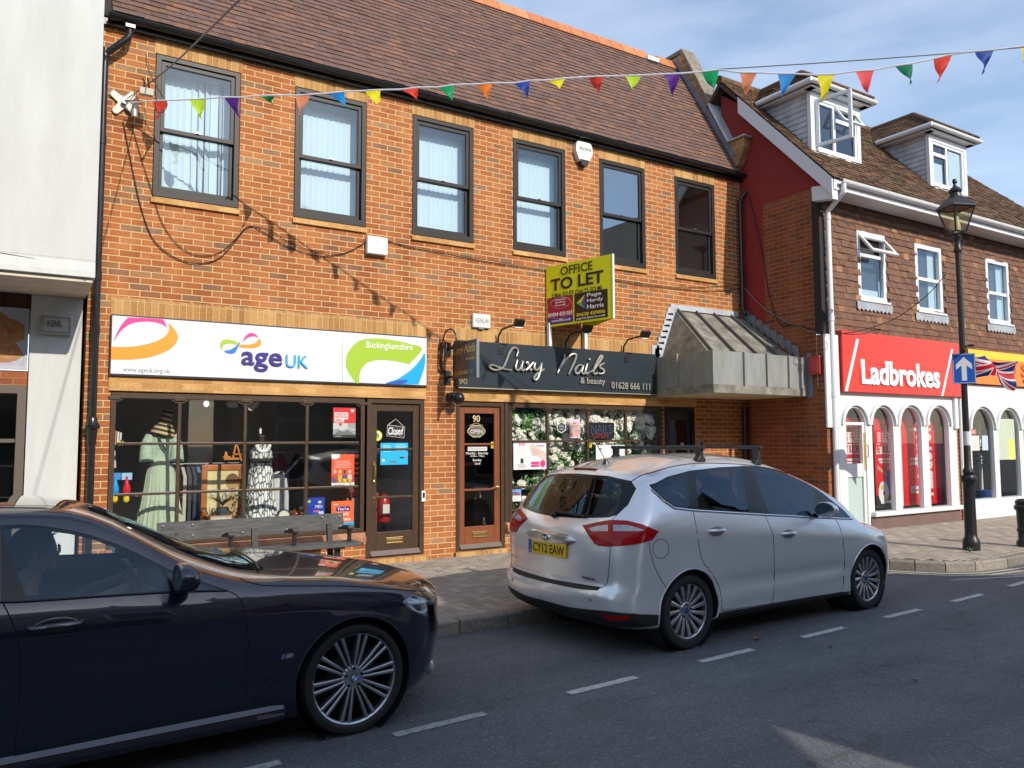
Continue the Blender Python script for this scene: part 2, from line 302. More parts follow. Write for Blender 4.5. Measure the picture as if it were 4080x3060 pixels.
# ================================================================== ground
def asphalt():
    m, t, b, N, K = nodes('asphalt'); g = N('ShaderNodeNewGeometry')
    v = N('ShaderNodeTexVoronoi'); v.inputs['Scale'].default_value = 85; K.new(g.outputs['Position'], v.inputs['Vector'])
    n = N('ShaderNodeTexNoise'); n.inputs['Scale'].default_value = 260; n.inputs['Detail'].default_value = 3; K.new(g.outputs['Position'], n.inputs['Vector'])
    n2 = N('ShaderNodeTexNoise'); n2.inputs['Scale'].default_value = .8; n2.inputs['Detail'].default_value = 9; n2.inputs['Roughness'].default_value = .7
    mp = N('ShaderNodeMapping'); mp.inputs['Scale'].default_value = (.35, 1.7, 1); K.new(g.outputs['Position'], mp.inputs[0]); K.new(mp.outputs[0], n2.inputs['Vector'])
    r = N('ShaderNodeValToRGB'); e = r.color_ramp.elements; e[0].position = .0; e[0].color = (.118, .122, .130, 1); e[1].position = 1; e[1].color = (.38, .38, .38, 1); e.new(.72).color = (.165, .170, .178, 1); e.new(.9).color = (.225, .232, .24, 1)
    K.new(v.outputs['Color'], r.inputs[0])
    r2 = N('ShaderNodeValToRGB'); r2.color_ramp.elements[0].position = .3; r2.color_ramp.elements[0].color = (.68, .68, .68, 1); r2.color_ramp.elements[1].position = .72; r2.color_ramp.elements[1].color = (1.15, 1.15, 1.15, 1); K.new(n2.outputs['Fac'], r2.inputs[0])
    x = N('ShaderNodeMixRGB'); x.blend_type = 'MULTIPLY'; x.inputs[0].default_value = 1; K.new(r.outputs[0], x.inputs[1]); K.new(r2.outputs[0], x.inputs[2]); 
    ck = N('ShaderNodeTexVoronoi'); ck.feature = 'DISTANCE_TO_EDGE'; ck.inputs['Scale'].default_value = .55; wn = N('ShaderNodeTexNoise'); wn.inputs['Scale'].default_value = 2.5; wn.inputs['Detail'].default_value = 6; K.new(g.outputs['Position'], wn.inputs['Vector'])
    wa = N('ShaderNodeMixRGB'); wa.blend_type = 'ADD'; wa.inputs[0].default_value = .9; K.new(g.outputs['Position'], wa.inputs[1]); K.new(wn.outputs['Color'], wa.inputs[2]); K.new(wa.outputs[0], ck.inputs['Vector'])
    cr = N('ShaderNodeValToRGB'); cr.color_ramp.elements[0].position = .001; cr.color_ramp.elements[0].color = (.76, .76, .76, 1); cr.color_ramp.elements[1].position = .009; K.new(ck.outputs['Distance'], cr.inputs[0])
    st = N('ShaderNodeTexNoise'); st.inputs['Scale'].default_value = 1.7; st.inputs['Detail'].default_value = 3; K.new(g.outputs['Position'], st.inputs['Vector']); sr_ = N('ShaderNodeValToRGB'); sr_.color_ramp.elements[0].position = .30; sr_.color_ramp.elements[0].color = (.84, .84, .83, 1); sr_.color_ramp.elements[1].position = .46; K.new(st.outputs['Fac'], sr_.inputs[0])
    x2 = N('ShaderNodeMixRGB'); x2.blend_type = 'MULTIPLY'; x2.inputs[0].default_value = 1; K.new(x.outputs[0], x2.inputs[1]); K.new(cr.outputs[0], x2.inputs[2]); x3 = N('ShaderNodeMixRGB'); x3.blend_type = 'MULTIPLY'; x3.inputs[0].default_value = 1; K.new(x2.outputs[0], x3.inputs[1]); K.new(sr_.outputs[0], x3.inputs[2]); K.new(x3.outputs[0], b.inputs['Base Color'])
    b.inputs['Roughness'].default_value = .8; b.inputs['Specular IOR Level'].default_value = .35
    a = N('ShaderNodeMath'); a.operation = 'ADD'; K.new(v.outputs['Distance'], a.inputs[0]); K.new(n.outputs['Fac'], a.inputs[1])
    bp = N('ShaderNodeBump'); bp.inputs['Strength'].default_value = .75; bp.inputs['Distance'].default_value = .008; K.new(a.outputs[0], bp.inputs['Height']); K.new(bp.outputs[0], b.inputs['Normal'])
    return m
ZR = -.125
xs = [-300, -60, -20, -8, 0, 7.5]+[7.5+.5*i for i in range(1, 9)]+[14, 20, 60, 300]; ys = [-300, -60, -12, -6, 0, 60, 300]
mb = MB()
mb.add([(x, y, ZR+gz(x)) for y in ys for x in xs], [(j*len(xs)+i, j*len(xs)+i+1, (j+1)*len(xs)+i+1, (j+1)*len(xs)+i) for j in range(len(ys)-1) for i in range(len(xs)-1)])
tag(build(mb, 'road', asphalt(), flip=False), kind='structure')
# kerb line: straight along the shops, then the build-out round the lamp post
def kerbpath():
    p = [(-30, -3.47), (-8, -3.47), (8.35, -3.47)]
    p += [(8.6, -3.56), (8.75, -3.82), (8.93, -4.12), (9.25, -4.33), (9.8, -4.45), (10.6, -4.47), (14, -4.47), (40, -4.47)]
    o = []
    for a, b in zip(p, p[1:]):
        n = max(1, int((V(b)-V(a)).length/.5)) if a[0] > -9 and b[0] < 20 else 1
        o += [(a[0]+(b[0]-a[0])*i/n, a[1]+(b[1]-a[1])*i/n) for i in range(n)]
    return o+[p[-1]]
KP_ = kerbpath()
def offs(path, d):
    o = []
    for i, p in enumerate(path):
        a = V(path[max(0, i-1)]); b = V(path[min(len(path)-1, i+1)]); t = (b-a).normalized(); o.append((p[0]-t.y*d, p[1]+t.x*d))
    return o
KI = offs(KP_, .125)
KERB = islandmat('kerb_stone', [(0, (.20, .18, .15)), (.5, (.25, .225, .19)), (1, (.29, .26, .21))], .85, .8, 25)
mb = MB()
cuts = []; acc = 0
for i in range(len(KP_)-1):      # one kerbstone per stretch, with a small joint
    a, b, c, d = V(KP_[i]), V(KP_[i+1]), V(KI[i+1]), V(KI[i]); g = .006/max(.1, (b-a).length) if (b-a).length < 2 else 0
    a, b, d, c = a.lerp(b, g), b.lerp(a, g), d.lerp(c, g), c.lerp(d, g)
    za, zb = gz(a.x), gz(b.x)
    f = .018
    a1, b1 = a.lerp(d, f/.125), b.lerp(c, f/.125)
    mb.add([(a.x, a.y, za-.2), (b.x, b.y, zb-.2), (b.x, b.y, zb-f), (a.x, a.y, za-f), (a1.x, a1.y, za), (b1.x, b1.y, zb), (c.x, c.y, zb), (d.x, d.y, za), (c.x, c.y, zb-.2), (d.x, d.y, za-.2)],
           [(0, 1, 2, 3), (3, 2, 5, 4), (4, 5, 6, 7), (0, 3, 4, 7, 9), (1, 8, 6, 5, 2), (7, 6, 8, 9)])
tag(build(mb, 'kerb', KERB), kind='structure')
# pavement: a bedding sheet and real block pavers in herringbone
mb = MB()
for i in range(len(KI)-1):
    a, b = KI[i], KI[i+1]; n = 1
    mb.quad((a[0], a[1], gz(a[0])-.006), (b[0], b[1], gz(b[0])-.006), (b[0], 9, gz(b[0])-.006), (a[0], 9, gz(a[0])-.006))
tag(build(mb, 'pavement_bed', mat('paving_joint', (.055, .048, .04), .95)), kind='structure')
PAVER = islandmat('block_paver', [(0, (.27, .23, .185)), (.35, (.31, .265, .21)), (.7, (.34, .29, .235)), (1, (.39, .34, .28))], .9, .7, 40)
mb = MB(); random.seed(3)
def kerb_y(x):
    for a, b in zip(KI, KI[1:]):
        if a[0] <= x <= b[0]: return a[1]+(b[1]-a[1])*(x-a[0])/(b[0]-a[0])
    return -3.4
S = .1; J = .004
def paver(cx, cy, hx, hy):
    px = [max(-3.2, cx-hx+J/2), cx+hx-J/2]; py = [cy-hy+J/2, cy+hy-J/2]
    lo = max(kerb_y(px[0]), kerb_y(px[1]))+.004
    if py[1] < lo+.015 or px[1] < px[0]: return
    py[0] = max(py[0], lo)
    z = random.uniform(-.0015, .0015); e = .005
    v = [(px[0]+e, py[0]+e), (px[1]-e, py[0]+e), (px[1]-e, py[1]-e), (px[0]+e, py[1]-e)]
    w_ = [(px[0], py[0]), (px[1], py[0]), (px[1], py[1]), (px[0], py[1])]
    tx, ty = random.uniform(-.008, .008), random.uniform(-.008, .008)
    mb.add([(a, b, gz(a)+z+(a-cx)*tx+(b-cy)*ty) for a, b in v]+[(a, b, gz(a)+z-.005) for a, b in w_],
           [(0, 1, 2, 3), (0, 4, 5, 1), (1, 5, 6, 2), (2, 6, 7, 3), (3, 7, 4, 0)])
for r in range(-48, 2):             # 45-degree stepping herringbone on a 0.1 m grid
    for q in range(-34, 200):
        k = (q-r) % 4
        if k == 0: paver((q+1)*S, (r+.5)*S, .1, .05)
        elif k == 3: paver((q+.5)*S, (r+1.0)*S, .05, .1)
tag(build(mb, 'pavement', PAVER, flip=False), kind='structure')
# painted bay line: each dash a worn strip of thick white paint
PAINT = mat('road_paint', (.50, .50, .49), .7, noise=.30, nscale=24, bump=.4, bscale=140)
PAINTD = mat('worn_road_paint', (.36, .36, .35), .8, noise=.45, nscale=30)
YPAINT = mat('yellow_line_paint', (.50, .45, .33), .75, noise=.3, nscale=18)
def dash(x0, y0, x1, y1, w, m, name='road_marking'):
    random.seed(int(x0*97)); d = V((x1-x0, y1-y0)); n = V((-d.y, d.x)).normalized()*w/2; mb = MB(); N = 26; vs = []
    for i in range(N+1):
        p = V((x0, y0))+d*(i/N); j1, j2 = random.uniform(.86, 1.06), random.uniform(.86, 1.06)
        vs += [(p.x+n.x*j1, p.y+n.y*j1, ZR+gz(p.x)+.004), (p.x-n.x*j2, p.y-n.y*j2, ZR+gz(p.x)+.004)]
    mb.add(vs, [(2*i, 2*i+1, 2*i+3, 2*i+2) for i in range(N)])
    return tag(build(mb, name, m, flip=False), kind='structure')
for i in range(9):
    x0 = -.58+1.315*i; x1 = x0+.64; yy = lambda x: -5.455+.049*x
    dash(x0, yy(x0), x1, yy(x1), .075, PAINTD if i < 2 else PAINT)
dash(8.5, -4.42, 9.6, -4.98, .06, PAINTD)
for off_ in (-.11, -.24):
    P = offs([p for p in KP_ if 8 < p[0] < 16], off_); mb = MB(); A, B = offs(P, .025), offs(P, -.025)
    for i in range(len(P)-1): mb.quad(*[(q[0], q[1], ZR+gz(q[0])+.004) for q in (A[i], B[i], B[i+1], A[i+1])])
    tag(build(mb, 'double_yellow_line', YPAINT, flip=False), kind='structure')
# ================================================================== brick shop building
bb = thing('brick_building', (4.6, 0, 0), 'orange brick building with steep brown tiled roof and six dark sash windows above two shops', 'building')
X0, X1 = -.62, 9.95; WW, WP = .98, 1.66
WX = [i*WP for i in range(6)]; ZT, ZB = 6.2, 4.475
holes = [(x, x+WW, ZB, ZT) for x in WX]+[(-.36, 2.68, .42, 2.18), (2.68, 3.52, .07, 2.18), (4.01, 4.82, .06, 2.17), (4.82, 7.93, .42, 2.17), (7.97, 8.68, .0, 2.17)]
def wall_holes(mb, x0, x1, z0, z1, holes, y, dep):
    xs = sorted({x0, x1, *[h[0] for h in holes], *[h[1] for h in holes]}); zs = sorted({z0, z1, *[h[2] for h in holes], *[h[3] for h in holes]})
    for a, b in zip(xs, xs[1:]):
        for c, d in zip(zs, zs[1:]):
            if any(h[0] <= a and b <= h[1] and h[2] <= c and d <= h[3] for h in holes): continue
            mb.quad((a, y, c), (b, y, c), (b, y, d), (a, y, d))
    for a, b, c, d in holes:
        mb.quad((a, y, c), (a, y+dep, c), (a, y+dep, d), (a, y, d)); mb.quad((b, y, c), (b, y, d), (b, y+dep, d), (b, y+dep, c))
        mb.quad((a, y, d), (a, y+dep, d), (b, y+dep, d), (b, y, d)); mb.quad((a, y, c), (b, y, c), (b, y+dep, c), (a, y+dep, c))
mb = MB(); wall_holes(mb, X0, X1, -.15, 6.52, holes, 0, .11)
mb.quad((X0, 0, -.15), (X0, 3.3, -.15), (X0, 3.3, 6.5), (X0, 0, 6.5)); mb.quad((X1, 0, -.15), (X1, 0, 6.5), (X1, 3.3, 6.5), (X1, 3.3, -.15)); mb.quad((X0, 3.3, -.15), (X1, 3.3, -.15), (X1, 3.3, 6.5), (X0, 3.3, 6.5))
build(mb, 'wall', BRICK, bb, flip=False)
# yellow brick trim
for i, x in enumerate(WX):
    build(MB().box(x-.012, x+WW+.012, -.006, .02, ZT+.003, ZT+.222), 'lintel', YSOLD, bb)
    build(MB().prism([(-.034, ZB-.075), (.06, ZB-.075), (.06, ZB-.004), (-.02, ZB-.018), (-.034, ZB-.03)], x-.012, x+WW+.012, 0), 'sill', YBRICK, bb)
tr = MB(); tr.box(-.385, 3.535, -.006, .02, 3.035, 3.25); build(tr, 'brick_band', YSOLD, bb)
tr = MB(); tr.box(-.385, 3.535, -.018, .02, 2.187, 2.365); tr.box(-.37, 3.525, -.03, -.019, 2.187, 2.27); build(tr, 'brick_band', YBRICK, bb)
tr = MB(); tr.box(3.985, 7.70, -.006, .02, 3.0, 3.25); build(tr, 'brick_band', YSOLD, bb)
tr = MB(); tr.box(3.985, 8.70, -.018, .02, 2.177, 2.36); tr.box(3.995, 8.70, -.03, -.019, 2.177, 2.26); build(tr, 'brick_band', YBRICK, bb)
# sloping brick sills and steps at the shopfronts
for a, b in ((-.36, 2.66), (4.83, 7.92)):
    build(MB().prism([(-.075, .30), (.10, .30), (.10, .42), (-.02, .42), (-.075, .355)], a, b, 0), 'shop_sill', brickmat('sill_brick', [(0, (.30, .13, .07)), (.5, (.38, .18, .10)), (1, (.40, .24, .14))], (.30, .22, .15), bw=.40, bh=.113, ms=.006, axis='x', off=0), bb)
build(MB().box(2.66, 3.54, -.10, .10, -.05, .066), 'door_step', YSOLD, bb); build(MB().box(3.99, 4.84, -.06, .10, -.05, .056), 'door_step', YSOLD, bb)
# roof of single tiles
YE, ZE, YR, ZRD = -.12, 6.51, 1.52, 9.25
TILE = islandmat('plain_roof_tile', [(0, (.115, .068, .054)), (.3, (.15, .086, .066)), (.6, (.13, .084, .072)), (.85, (.175, .094, .066)), (1, (.205, .104, .07))], .8, .45, 22, bump=.4)
def tiled(mb, o, ux, us, n, wid, leng, tw=.165, ga=.1, th=.013, jit=.003, seed=1, inside=None):
    random.seed(seed); o, ux, us, n = V(o), V(ux), V(us).normalized(), V(n).normalized(); R = int(leng/ga)
    for r in range(R+1):
        off = (r % 2)*tw/2
        for c in range(-1, int(wid/tw)+2):
            a = max(0, c*tw-off); b = min(wid, a if a == 0 and c*tw-off < 0 else c*tw-off) if False else min(wid, c*tw-off+tw)
            if b-a < .02: continue
            u = r*ga+random.uniform(-jit, jit); lift = random.uniform(-jit, jit)*.7; tl = random.uniform(-jit, jit)*.6
            if inside and not inside((a+b)/2, u+.05): continue
            g = .0012; u2 = min(u+ga+.025, leng+.02)
            p = lambda x, s, h: o+ux*x+us*s+n*h
            A, B = p(a+g, u, th*1.7+lift), p(b-g, u, th*1.7+lift+tl); Cc, Dd = p(b-g, u2, th*.55+tl), p(a+g, u2, th*.55)
            E, F = p(a+g, u, th*.5+lift), p(b-g, u, th*.5+lift+tl)
            G = p((a+b)/2, u+.045, th*1.9+lift)
            mb.add([A, B, Cc, Dd, E, F], [(0, 1, 2, 3), (4, 5, 1, 0), (0, 3, 4), (1, 5, 2)])
us = V((0, YR-YE, ZRD-ZE)); sl_ = us.length; nn = V((0, -(ZRD-ZE), YR-YE))
mb = MB(); tiled(mb, (-.48, YE, ZE), (1, 0, 0), us, nn, 10.30, sl_, seed=5, jit=.0045)
build(mb, 'roof', TILE, bb, flip=False)
mb = MB(); mb.prism([(YE+.01, ZE-.012), (YR, ZRD-.012), (2*YR-YE, ZE), (2*YR-YE, ZE-.05), (YR, ZRD-.08), (YE+.02, ZE-.05)], -.62, 9.85, 0)
build(mb, 'roof_deck', mat('roofing_felt', (.03, .026, .024), .9), bb)
# gable ends close the loft
mb = MB(); mb.quad((X0, 0, 6.45), (X0, YR, ZRD-.1), (X0, 3.3, 6.45)); build(mb, 'gable_wall', BRICK, bb, flip=False)
rt = islandmat('ridge_tile', [(0, (.40, .145, .06)), (.5, (.47, .18, .075)), (1, (.53, .22, .10))], .8, .4, 15)
mb = MB()
x = -.6
while x < 9.7:
    l = min(.31, 9.78-x)
    if not (8.85 < x+.15 < 9.2):
        mb.prism([(YR-.155, ZRD-.175), (YR-.145, ZRD-.185), (YR-.01, ZRD+.005), (YR+.01, ZRD+.005), (YR+.145, ZRD-.185), (YR+.155, ZRD-.175), (YR+.035, ZRD+.035), (YR-.035, ZRD+.035)], x+.004, x+l-.004, 0)
    else: mb.prism([(YR-.09, ZRD-.09), (YR, ZRD+.01), (YR+.09, ZRD-.09), (YR, ZRD+.03)], x+.004, x+l-.004, 0)
    x += .31
build(mb, 'ridge', rt, bb)
# eaves: soffit, fascia, black gutter on brackets
mb = MB(); mb.box(-.60, 9.98, -.055, -.002, 6.385, 6.40); mb.box(-.60, 9.98, -.075, -.056, 6.37, 6.51); build(mb, 'fascia_board', mat('black_fascia', (.010, .010, .011), .35), bb)
GUT = mat('black_gutter', (.016, .016, .018), .22)
mb = MB(); R = .062; y0, z0 = -.133, 6.475; vs = []; N = 9
xs = [-.52, 10.12]
def gutter(mb, xa, xb, y0, z0, R, N=9):
    o = [(y0+R*math.cos(math.pi+math.pi*k/N), z0+R*math.sin(math.pi+math.pi*k/N)) for k in range(N+1)]
    i = [(y0+(R-.006)*math.cos(2*math.pi-math.pi*k/N), z0+(R-.006)*math.sin(2*math.pi-math.pi*k/N)) for k in range(N+1)]
    mb.prism(o+i, xa, xb, 0)
gutter(mb, *xs, y0, z0, R)
for x in [-.5+1.33*k for k in range(9)]: gutter(mb, x, x+.05, y0, z0, R+.009)
g_ = build(mb, 'gutter', GUT, bb, smooth=True, ang=50)
# left downpipe with swan neck, right downpipe
px = Q(-.1, 207, 700)[0]
mb = MB(); xo = Q(-.17, 281, 60)[0]
mb.tube([(xo, -.168, 6.37), (xo, -.165, 6.27), (xo-.02, -.16, 6.22), (px+.06, -.14, 6.05), (px, -.10, 6.0), (px, -.10, 5.9), (px, -.10, -.02)], .038, 12)
zj = Q(-.1, 205, 925)[1]
for z in (6.02, 5.0, 3.45, 2.85): mb.tube([(px, -.10, z-.05), (px, -.10, z+.05)], .045, 12)
mb.lathe([(.045, zj-.18), (.05, zj-.02), (.075, zj), (.078, zj+.03), (.055, zj+.06), (.046, zj+.12)], (px, -.10, 0), 14)
mb.box(xo-.05, xo+.05, -.225, -.11, 6.33, 6.37)
build(mb, 'downpipe', GUT, bb, smooth=True)
mb = MB(); mb.tube([(10.0, -.168, 6.37), (10.0, -.165, 6.22), (9.86, -.12, 6.05), (9.84, -.09, 5.95), (9.84, -.09, 3.98), (9.84, -.16, 3.86)], .036, 12); mb.tube([(9.84, -.09, 4.6), (9.84, -.09, 4.72)], .044, 12)
build(mb, 'downpipe', GUT, bb, smooth=True)
mb = MB(); mb.tube([(9.84, -.09, 2.2), (9.84, -.09, -.05)], .05, 12); build(mb, 'downpipe', GUT, bb, smooth=True)
# party parapet at the right end with corbel, lead flashing and weathered coping
PARAP = brickmat('parapet_brick', [(0, (.33, .16, .075)), (.5, (.42, .21, .09)), (1, (.50, .28, .13))], (.30, .22, .13), ph=(.1, .02))
pf = [(-.26, 7.13), (.10, 7.13), (1.28, 9.36), (1.75, 9.36), (3.0, 7.0), (3.0, 6.3), (.0, 6.3), (-.02, 6.58), (-.10, 6.66), (-.26, 6.92)]
par = build(MB().prism(pf, 9.80, 10.08, 0), 'parapet', PARAP, bb)
cope = mat('weathered_coping', (.20, .17, .13), .9, noise=.45, nscale=9, bump=.5, bscale=30)
th = lambda a, b, t: [(a[0], a[1]), (b[0], b[1]), (b[0]-t*(b[1]-a[1])/math.dist(a, b), b[1]+t*(b[0]-a[0])/math.dist(a, b)), (a[0]-t*(b[1]-a[1])/math.dist(a, b), a[1]+t*(b[0]-a[0])/math.dist(a, b))]
mb = MB(); mb.prism([(.58, 8.04), (1.28, 9.363), (1.76, 9.363), (3.0, 7.03), (3.03, 7.08), (1.80, 9.45), (1.24, 9.45), (.53, 8.08)], 9.765, 10.12, 0); build(mb, 'coping', cope, bb, bev=.012)
mb = MB(); mb.prism([(-.31, 7.133), (.10, 7.133), (.577, 8.035), (.54, 8.06), (.07, 7.16), (-.31, 7.16)], 9.75, 10.11, 0); build(mb, 'lead_capping', mat('pale_lead', (.55, .57, .58), .45, .2, noise=.2), bb, bev=.008)
mb = MB(); d = us.normalized(); n0 = nn.normalized()
o = V((9.785, YE, ZE))+n0*.03
mb.add([o+d*.25, o+d*(sl_-.1), o+d*(sl_-.1)+V((0, 0, .19)), o+d*.25+V((0, 0, .20)), o+d*.25+V((.012, 0, 0)), o+d*(sl_-.1)+V((.012, 0, 0)), o+d*(sl_-.1)+V((.012, 0, .19)), o+d*.25+V((.012, 0, .20))],
       [(0, 1, 2, 3), (7, 6, 5, 4), (0, 4, 5, 1), (1, 5, 6, 2), (2, 6, 7, 3), (3, 7, 4, 0)])
build(mb, 'flashing', mat('grey_lead', (.20, .22, .25), .5, .2, noise=.3, nscale=5), bb)
mb = MB(); mb.box(8.95, 9.25, 1.33, 1.45, 9.06, 9.14); build(mb, 'roof_batten', flat((.7, .68, .66), .7), bb)
BLIND = mat("blind_fabric", (.70, .74, .72), .8)
# sash windows
for i, x in enumerate(WX):
    g = .006
    f = build(MB().frame(x+g, x+WW-g, ZB+g, ZT-g, .062, -.004, .085, tb=.085, tt=.055), 'window', DKFRAME, bb, bev=.004)
    zm = ZB+.80
    up = MB().frame(x+.07, x+WW-.07, zm, ZT-.062, .045, .018, .055, tb=.05, tt=.055); build(up, 'upper_sash', DKFRAME, f, bev=.003)
    lo = MB().frame(x+.07, x+WW-.07, ZB+.092, zm+.045, .040, .060, .098, tb=.06, tt=.045); build(lo, 'lower_sash', DKFRAME, f, bev=.003)
    build(MB().quad((x+.11, .036, zm+.045), (x+WW-.11, .036, zm+.045), (x+WW-.11, .036, ZT-.11), (x+.11, .036, ZT-.11)), 'pane', GLASSU if i < 4 else GLASSB, f)
    build(MB().quad((x+.105, .08, ZB+.15), (x+WW-.105, .08, ZB+.15), (x+WW-.105, .08, zm), (x+.105, .08, zm)), 'pane', GLASSU if i < 4 else GLASSB, f)
    build(MB().box(x+WW/2-.025, x+WW/2+.025, .0, .016, zm+.048, zm+.062).box(x+WW/2-.009, x+WW/2+.009, -.012, .0, zm+.05, zm+.066), 'sash_catch', STEEL, f)
    if i < 4:
        random.seed(20+i); mb = MB(); n = 11; sw = (WW-.15)/n
        for k in range(n):
            cx = x+.075+sw*(k+.5); a = rad(-random.uniform(6, 13)); zb = ZB+.12; yb = .235; tw = 0; zt = ZT-.10
            if i == 0 and k in (5, 6, 7, 9): a = rad({5: 24, 6: 30, 7: 38, 9: 55}[k]); tw = rad({5: 12, 6: 18, 7: 8, 9: 14}[k])
            vs = []
            for z, aa in ((zb, a+tw), (zb+.6, a+tw*.3), (zt, a)):
                hw = sw*.60
                for s in (-1, -.3, .3, 1): vs.append((cx+s*hw*math.cos(aa), yb+s*hw*math.sin(aa)+.006*(1-s*s), z))
            mb.add(vs, [(r*4+c, r*4+c+1, r*4+c+5, r*4+c+4) for r in range(2) for c in range(3)])
        mb.box(x+.07, x+WW-.07, .21, .26, ZT-.1, ZT-.06)
        build(mb, 'blind', BLIND if i else BLIND, f, smooth=True, flip=False)
# rooms behind the glass (floors, ceilings, walls)
def room(name, x0, x1, y0, y1, z0, z1, m, parent, front=False):
    mb = MB(); mb.quad((x0, y0, z0), (x1, y0, z0), (x1, y1, z0), (x0, y1, z0)); mb.quad((x0, y0, z1), (x0, y1, z1), (x1, y1, z1), (x1, y0, z1))
    mb.quad((x0, y1, z0), (x1, y1, z0), (x1, y1, z1), (x0, y1, z1)); mb.quad((x0, y0, z0), (x0, y1, z0), (x0, y1, z1), (x0, y0, z1)); mb.quad((x1, y0, z0), (x1, y0, z1), (x1, y1, z1), (x1, y1, z0))
    return build(mb, name, m, parent, flip=False)
OFFICE = mat('office_wall', (.60, .58, .52), .8)
room('office_interior', -.3, 6.55, .115, 3.2, 3.6, 6.38, mat('dim_office', (.10, .11, .13), .8), bb); room('office_interior', 6.57, 9.85, .115, 3.2, 3.6, 6.38, OFFICE, bb)  # left room's walls coloured dark to deepen the shade behind its blinds
build(MB().box(6.5, 6.62, .15, 3.2, 3.6, 6.38), 'partition_wall', OFFICE, bb)
room('shop_interior', -.45, 3.62, .115, 3.2, .06, 2.5, mat('shop_wall', (.42, .42, .43), .8, noise=.1), bb)
room('salon_interior', 3.9, 7.96, .115, 3.2, .06, 2.5, mat('salon_wall', (.10, .095, .09), .8), bb)
# leaded shop windows with curved corner brackets
def shopfront(x0, x1, z0, z1, mull, trans, name='shop_window'):
    f = build(MB().frame(x0, x1, z0, z1, .055, .0, .075, tb=.05, tt=.07), name, BROWN, bb, bev=.004)
    for x in mull: build(MB().box(x-.02, x+.02, .012, .062, z0+.05, z1-.07), 'mullion', BROWN, f, bev=.006)
    for z in trans:
        ed = [x0+.055]+[m for m in mull]+[x1-.055]
        for a, b in zip(ed, ed[1:]): build(MB().box(a+.018, b-.018, .006, .058, z-.016, z+.016), 'glazing_bar', BROWN, f, bev=.007)
    ed = [x0+.055]+[m for m in mull]+[x1-.055]
    for m in [x0+.03]+mull+[x1-.03]:
        zt = z1-.07; mb = MB().box(m-.06, m+.06, -.008, .014, zt-.018, zt+.02)
        for s in (-1, 1):
            if x0+.05 < m+s*.05 < x1-.05: mb.prism([(m+s*.018, zt+.002), (m+s*.018, zt-.045), (m+s*.048, zt-.045), (m+s*.093, zt-.012), (m+s*.138, zt+.002)], .012, .058)
        build(mb, 'corner_bracket', BROWN, f, bev=.003)
    build(MB().quad((x0+.03, .035, z0+.03), (x1-.03, .035, z0+.03), (x1-.03, .035, z1-.04), (x0+.03, .035, z1-.04)), 'pane', SHOPGL, f)
    return f
sf1 = shopfront(-.355, 2.655, .425, 2.175, [.37, 1.12, 1.885], [1.02, 1.59])
sf2 = shopfront(4.90, 7.925, .425, 2.17, [5.60, 6.37, 7.15], [.92, 1.60])
def door(x0, x1, z0, z1, wood, panes, hx, name='door', kick=.30):
    fr = build(MB().ring([(x0, z0), (x1, z0), (x1, z1), (x0, z1)], [(x0+.06, z0+.03), (x1-.06, z0+.03), (x1-.06, z1-.06), (x0+.06, z1-.06)], -.002, .10), 'door_frame', BROWN, bb, bev=.004)
    a, b = x0+.062, x1-.062; c, d = z0+.032, z1-.062; S_ = .09
    dm = MB().box(a, a+S_, .03, .075, c, d).box(b-S_, b, .03, .075, c, d).box(a+S_, b-S_, .03, .075, d-.10, d).box(a+S_, b-S_, .03, .075, c, c+kick)
    dd = build(dm, name, wood, bb, bev=.004)
    zs = [c+kick]+panes+[d-.10]
    for z in panes: build(MB().box(a+S_, b-S_, .034, .07, z-.014, z+.014), 'glazing_bar', wood, dd, bev=.004)
    build(MB().quad((a+S_-.005, .052, c+kick-.005), (b-S_+.005, .052, c+kick-.005), (b-S_+.005, .052, d-.095), (a+S_-.005, .052, d-.095)), 'pane', SHOPGL, dd)
    lx = (a+b)/2; build(MB().frame(lx-.125, lx+.125, c+.14, c+.225, .018, .018, .031).box(lx-.105, lx+.105, .022, .031, c+.16, c+.205), 'letterbox', BRASS, dd, bev=.003)
    build(MB().prism([(-.035, c), (.03, c), (.03, c+.055), (.01, c+.06)], a, b, 0), 'weather_bar', mat('weather_bar', (.16, .12, .10), .35), dd)
    return dd
d1 = door(2.685, 3.515, .07, 2.175, BROWN, [.86, 1.50], 0)
mb = MB(); hx = 2.80; mb.tube([(hx, .03, 1.30), (hx, -.015, 1.28), (hx, -.022, 1.20), (hx, -.015, 1.12), (hx, .03, 1.10)], .010, 8); mb.ball((hx, .02, 1.07), .022, .012, .026); mb.box(hx-.016, hx+.016, .02, .031, 1.05, 1.34); mb.lathe([(.016, .015), (.016, .031)], (hx+.005, 0, .86), 12, ax=1)
build(mb, 'handle', BRASS, d1, smooth=True)
d2 = door(4.015, 4.815, .06, 2.165, ORANGEWOOD, [.91, 1.56], 0)
mb = MB(); hx = 4.705; mb.box(hx-.02, hx+.02, .02, .031, .78, 1.0); mb.tube([(hx, .03, .94), (hx, -.03, .94), (hx-.12, -.035, .935)], .009, 8); build(mb, 'handle', BRASS, d2)
mb = MB(); mb.box(4.02, 4.80, .012, .03, .08, .10); 
build(MB().box(4.825, 4.895, -.001, .10, .3, 2.17), 'door_post', BROWN, bb, bev=.004)
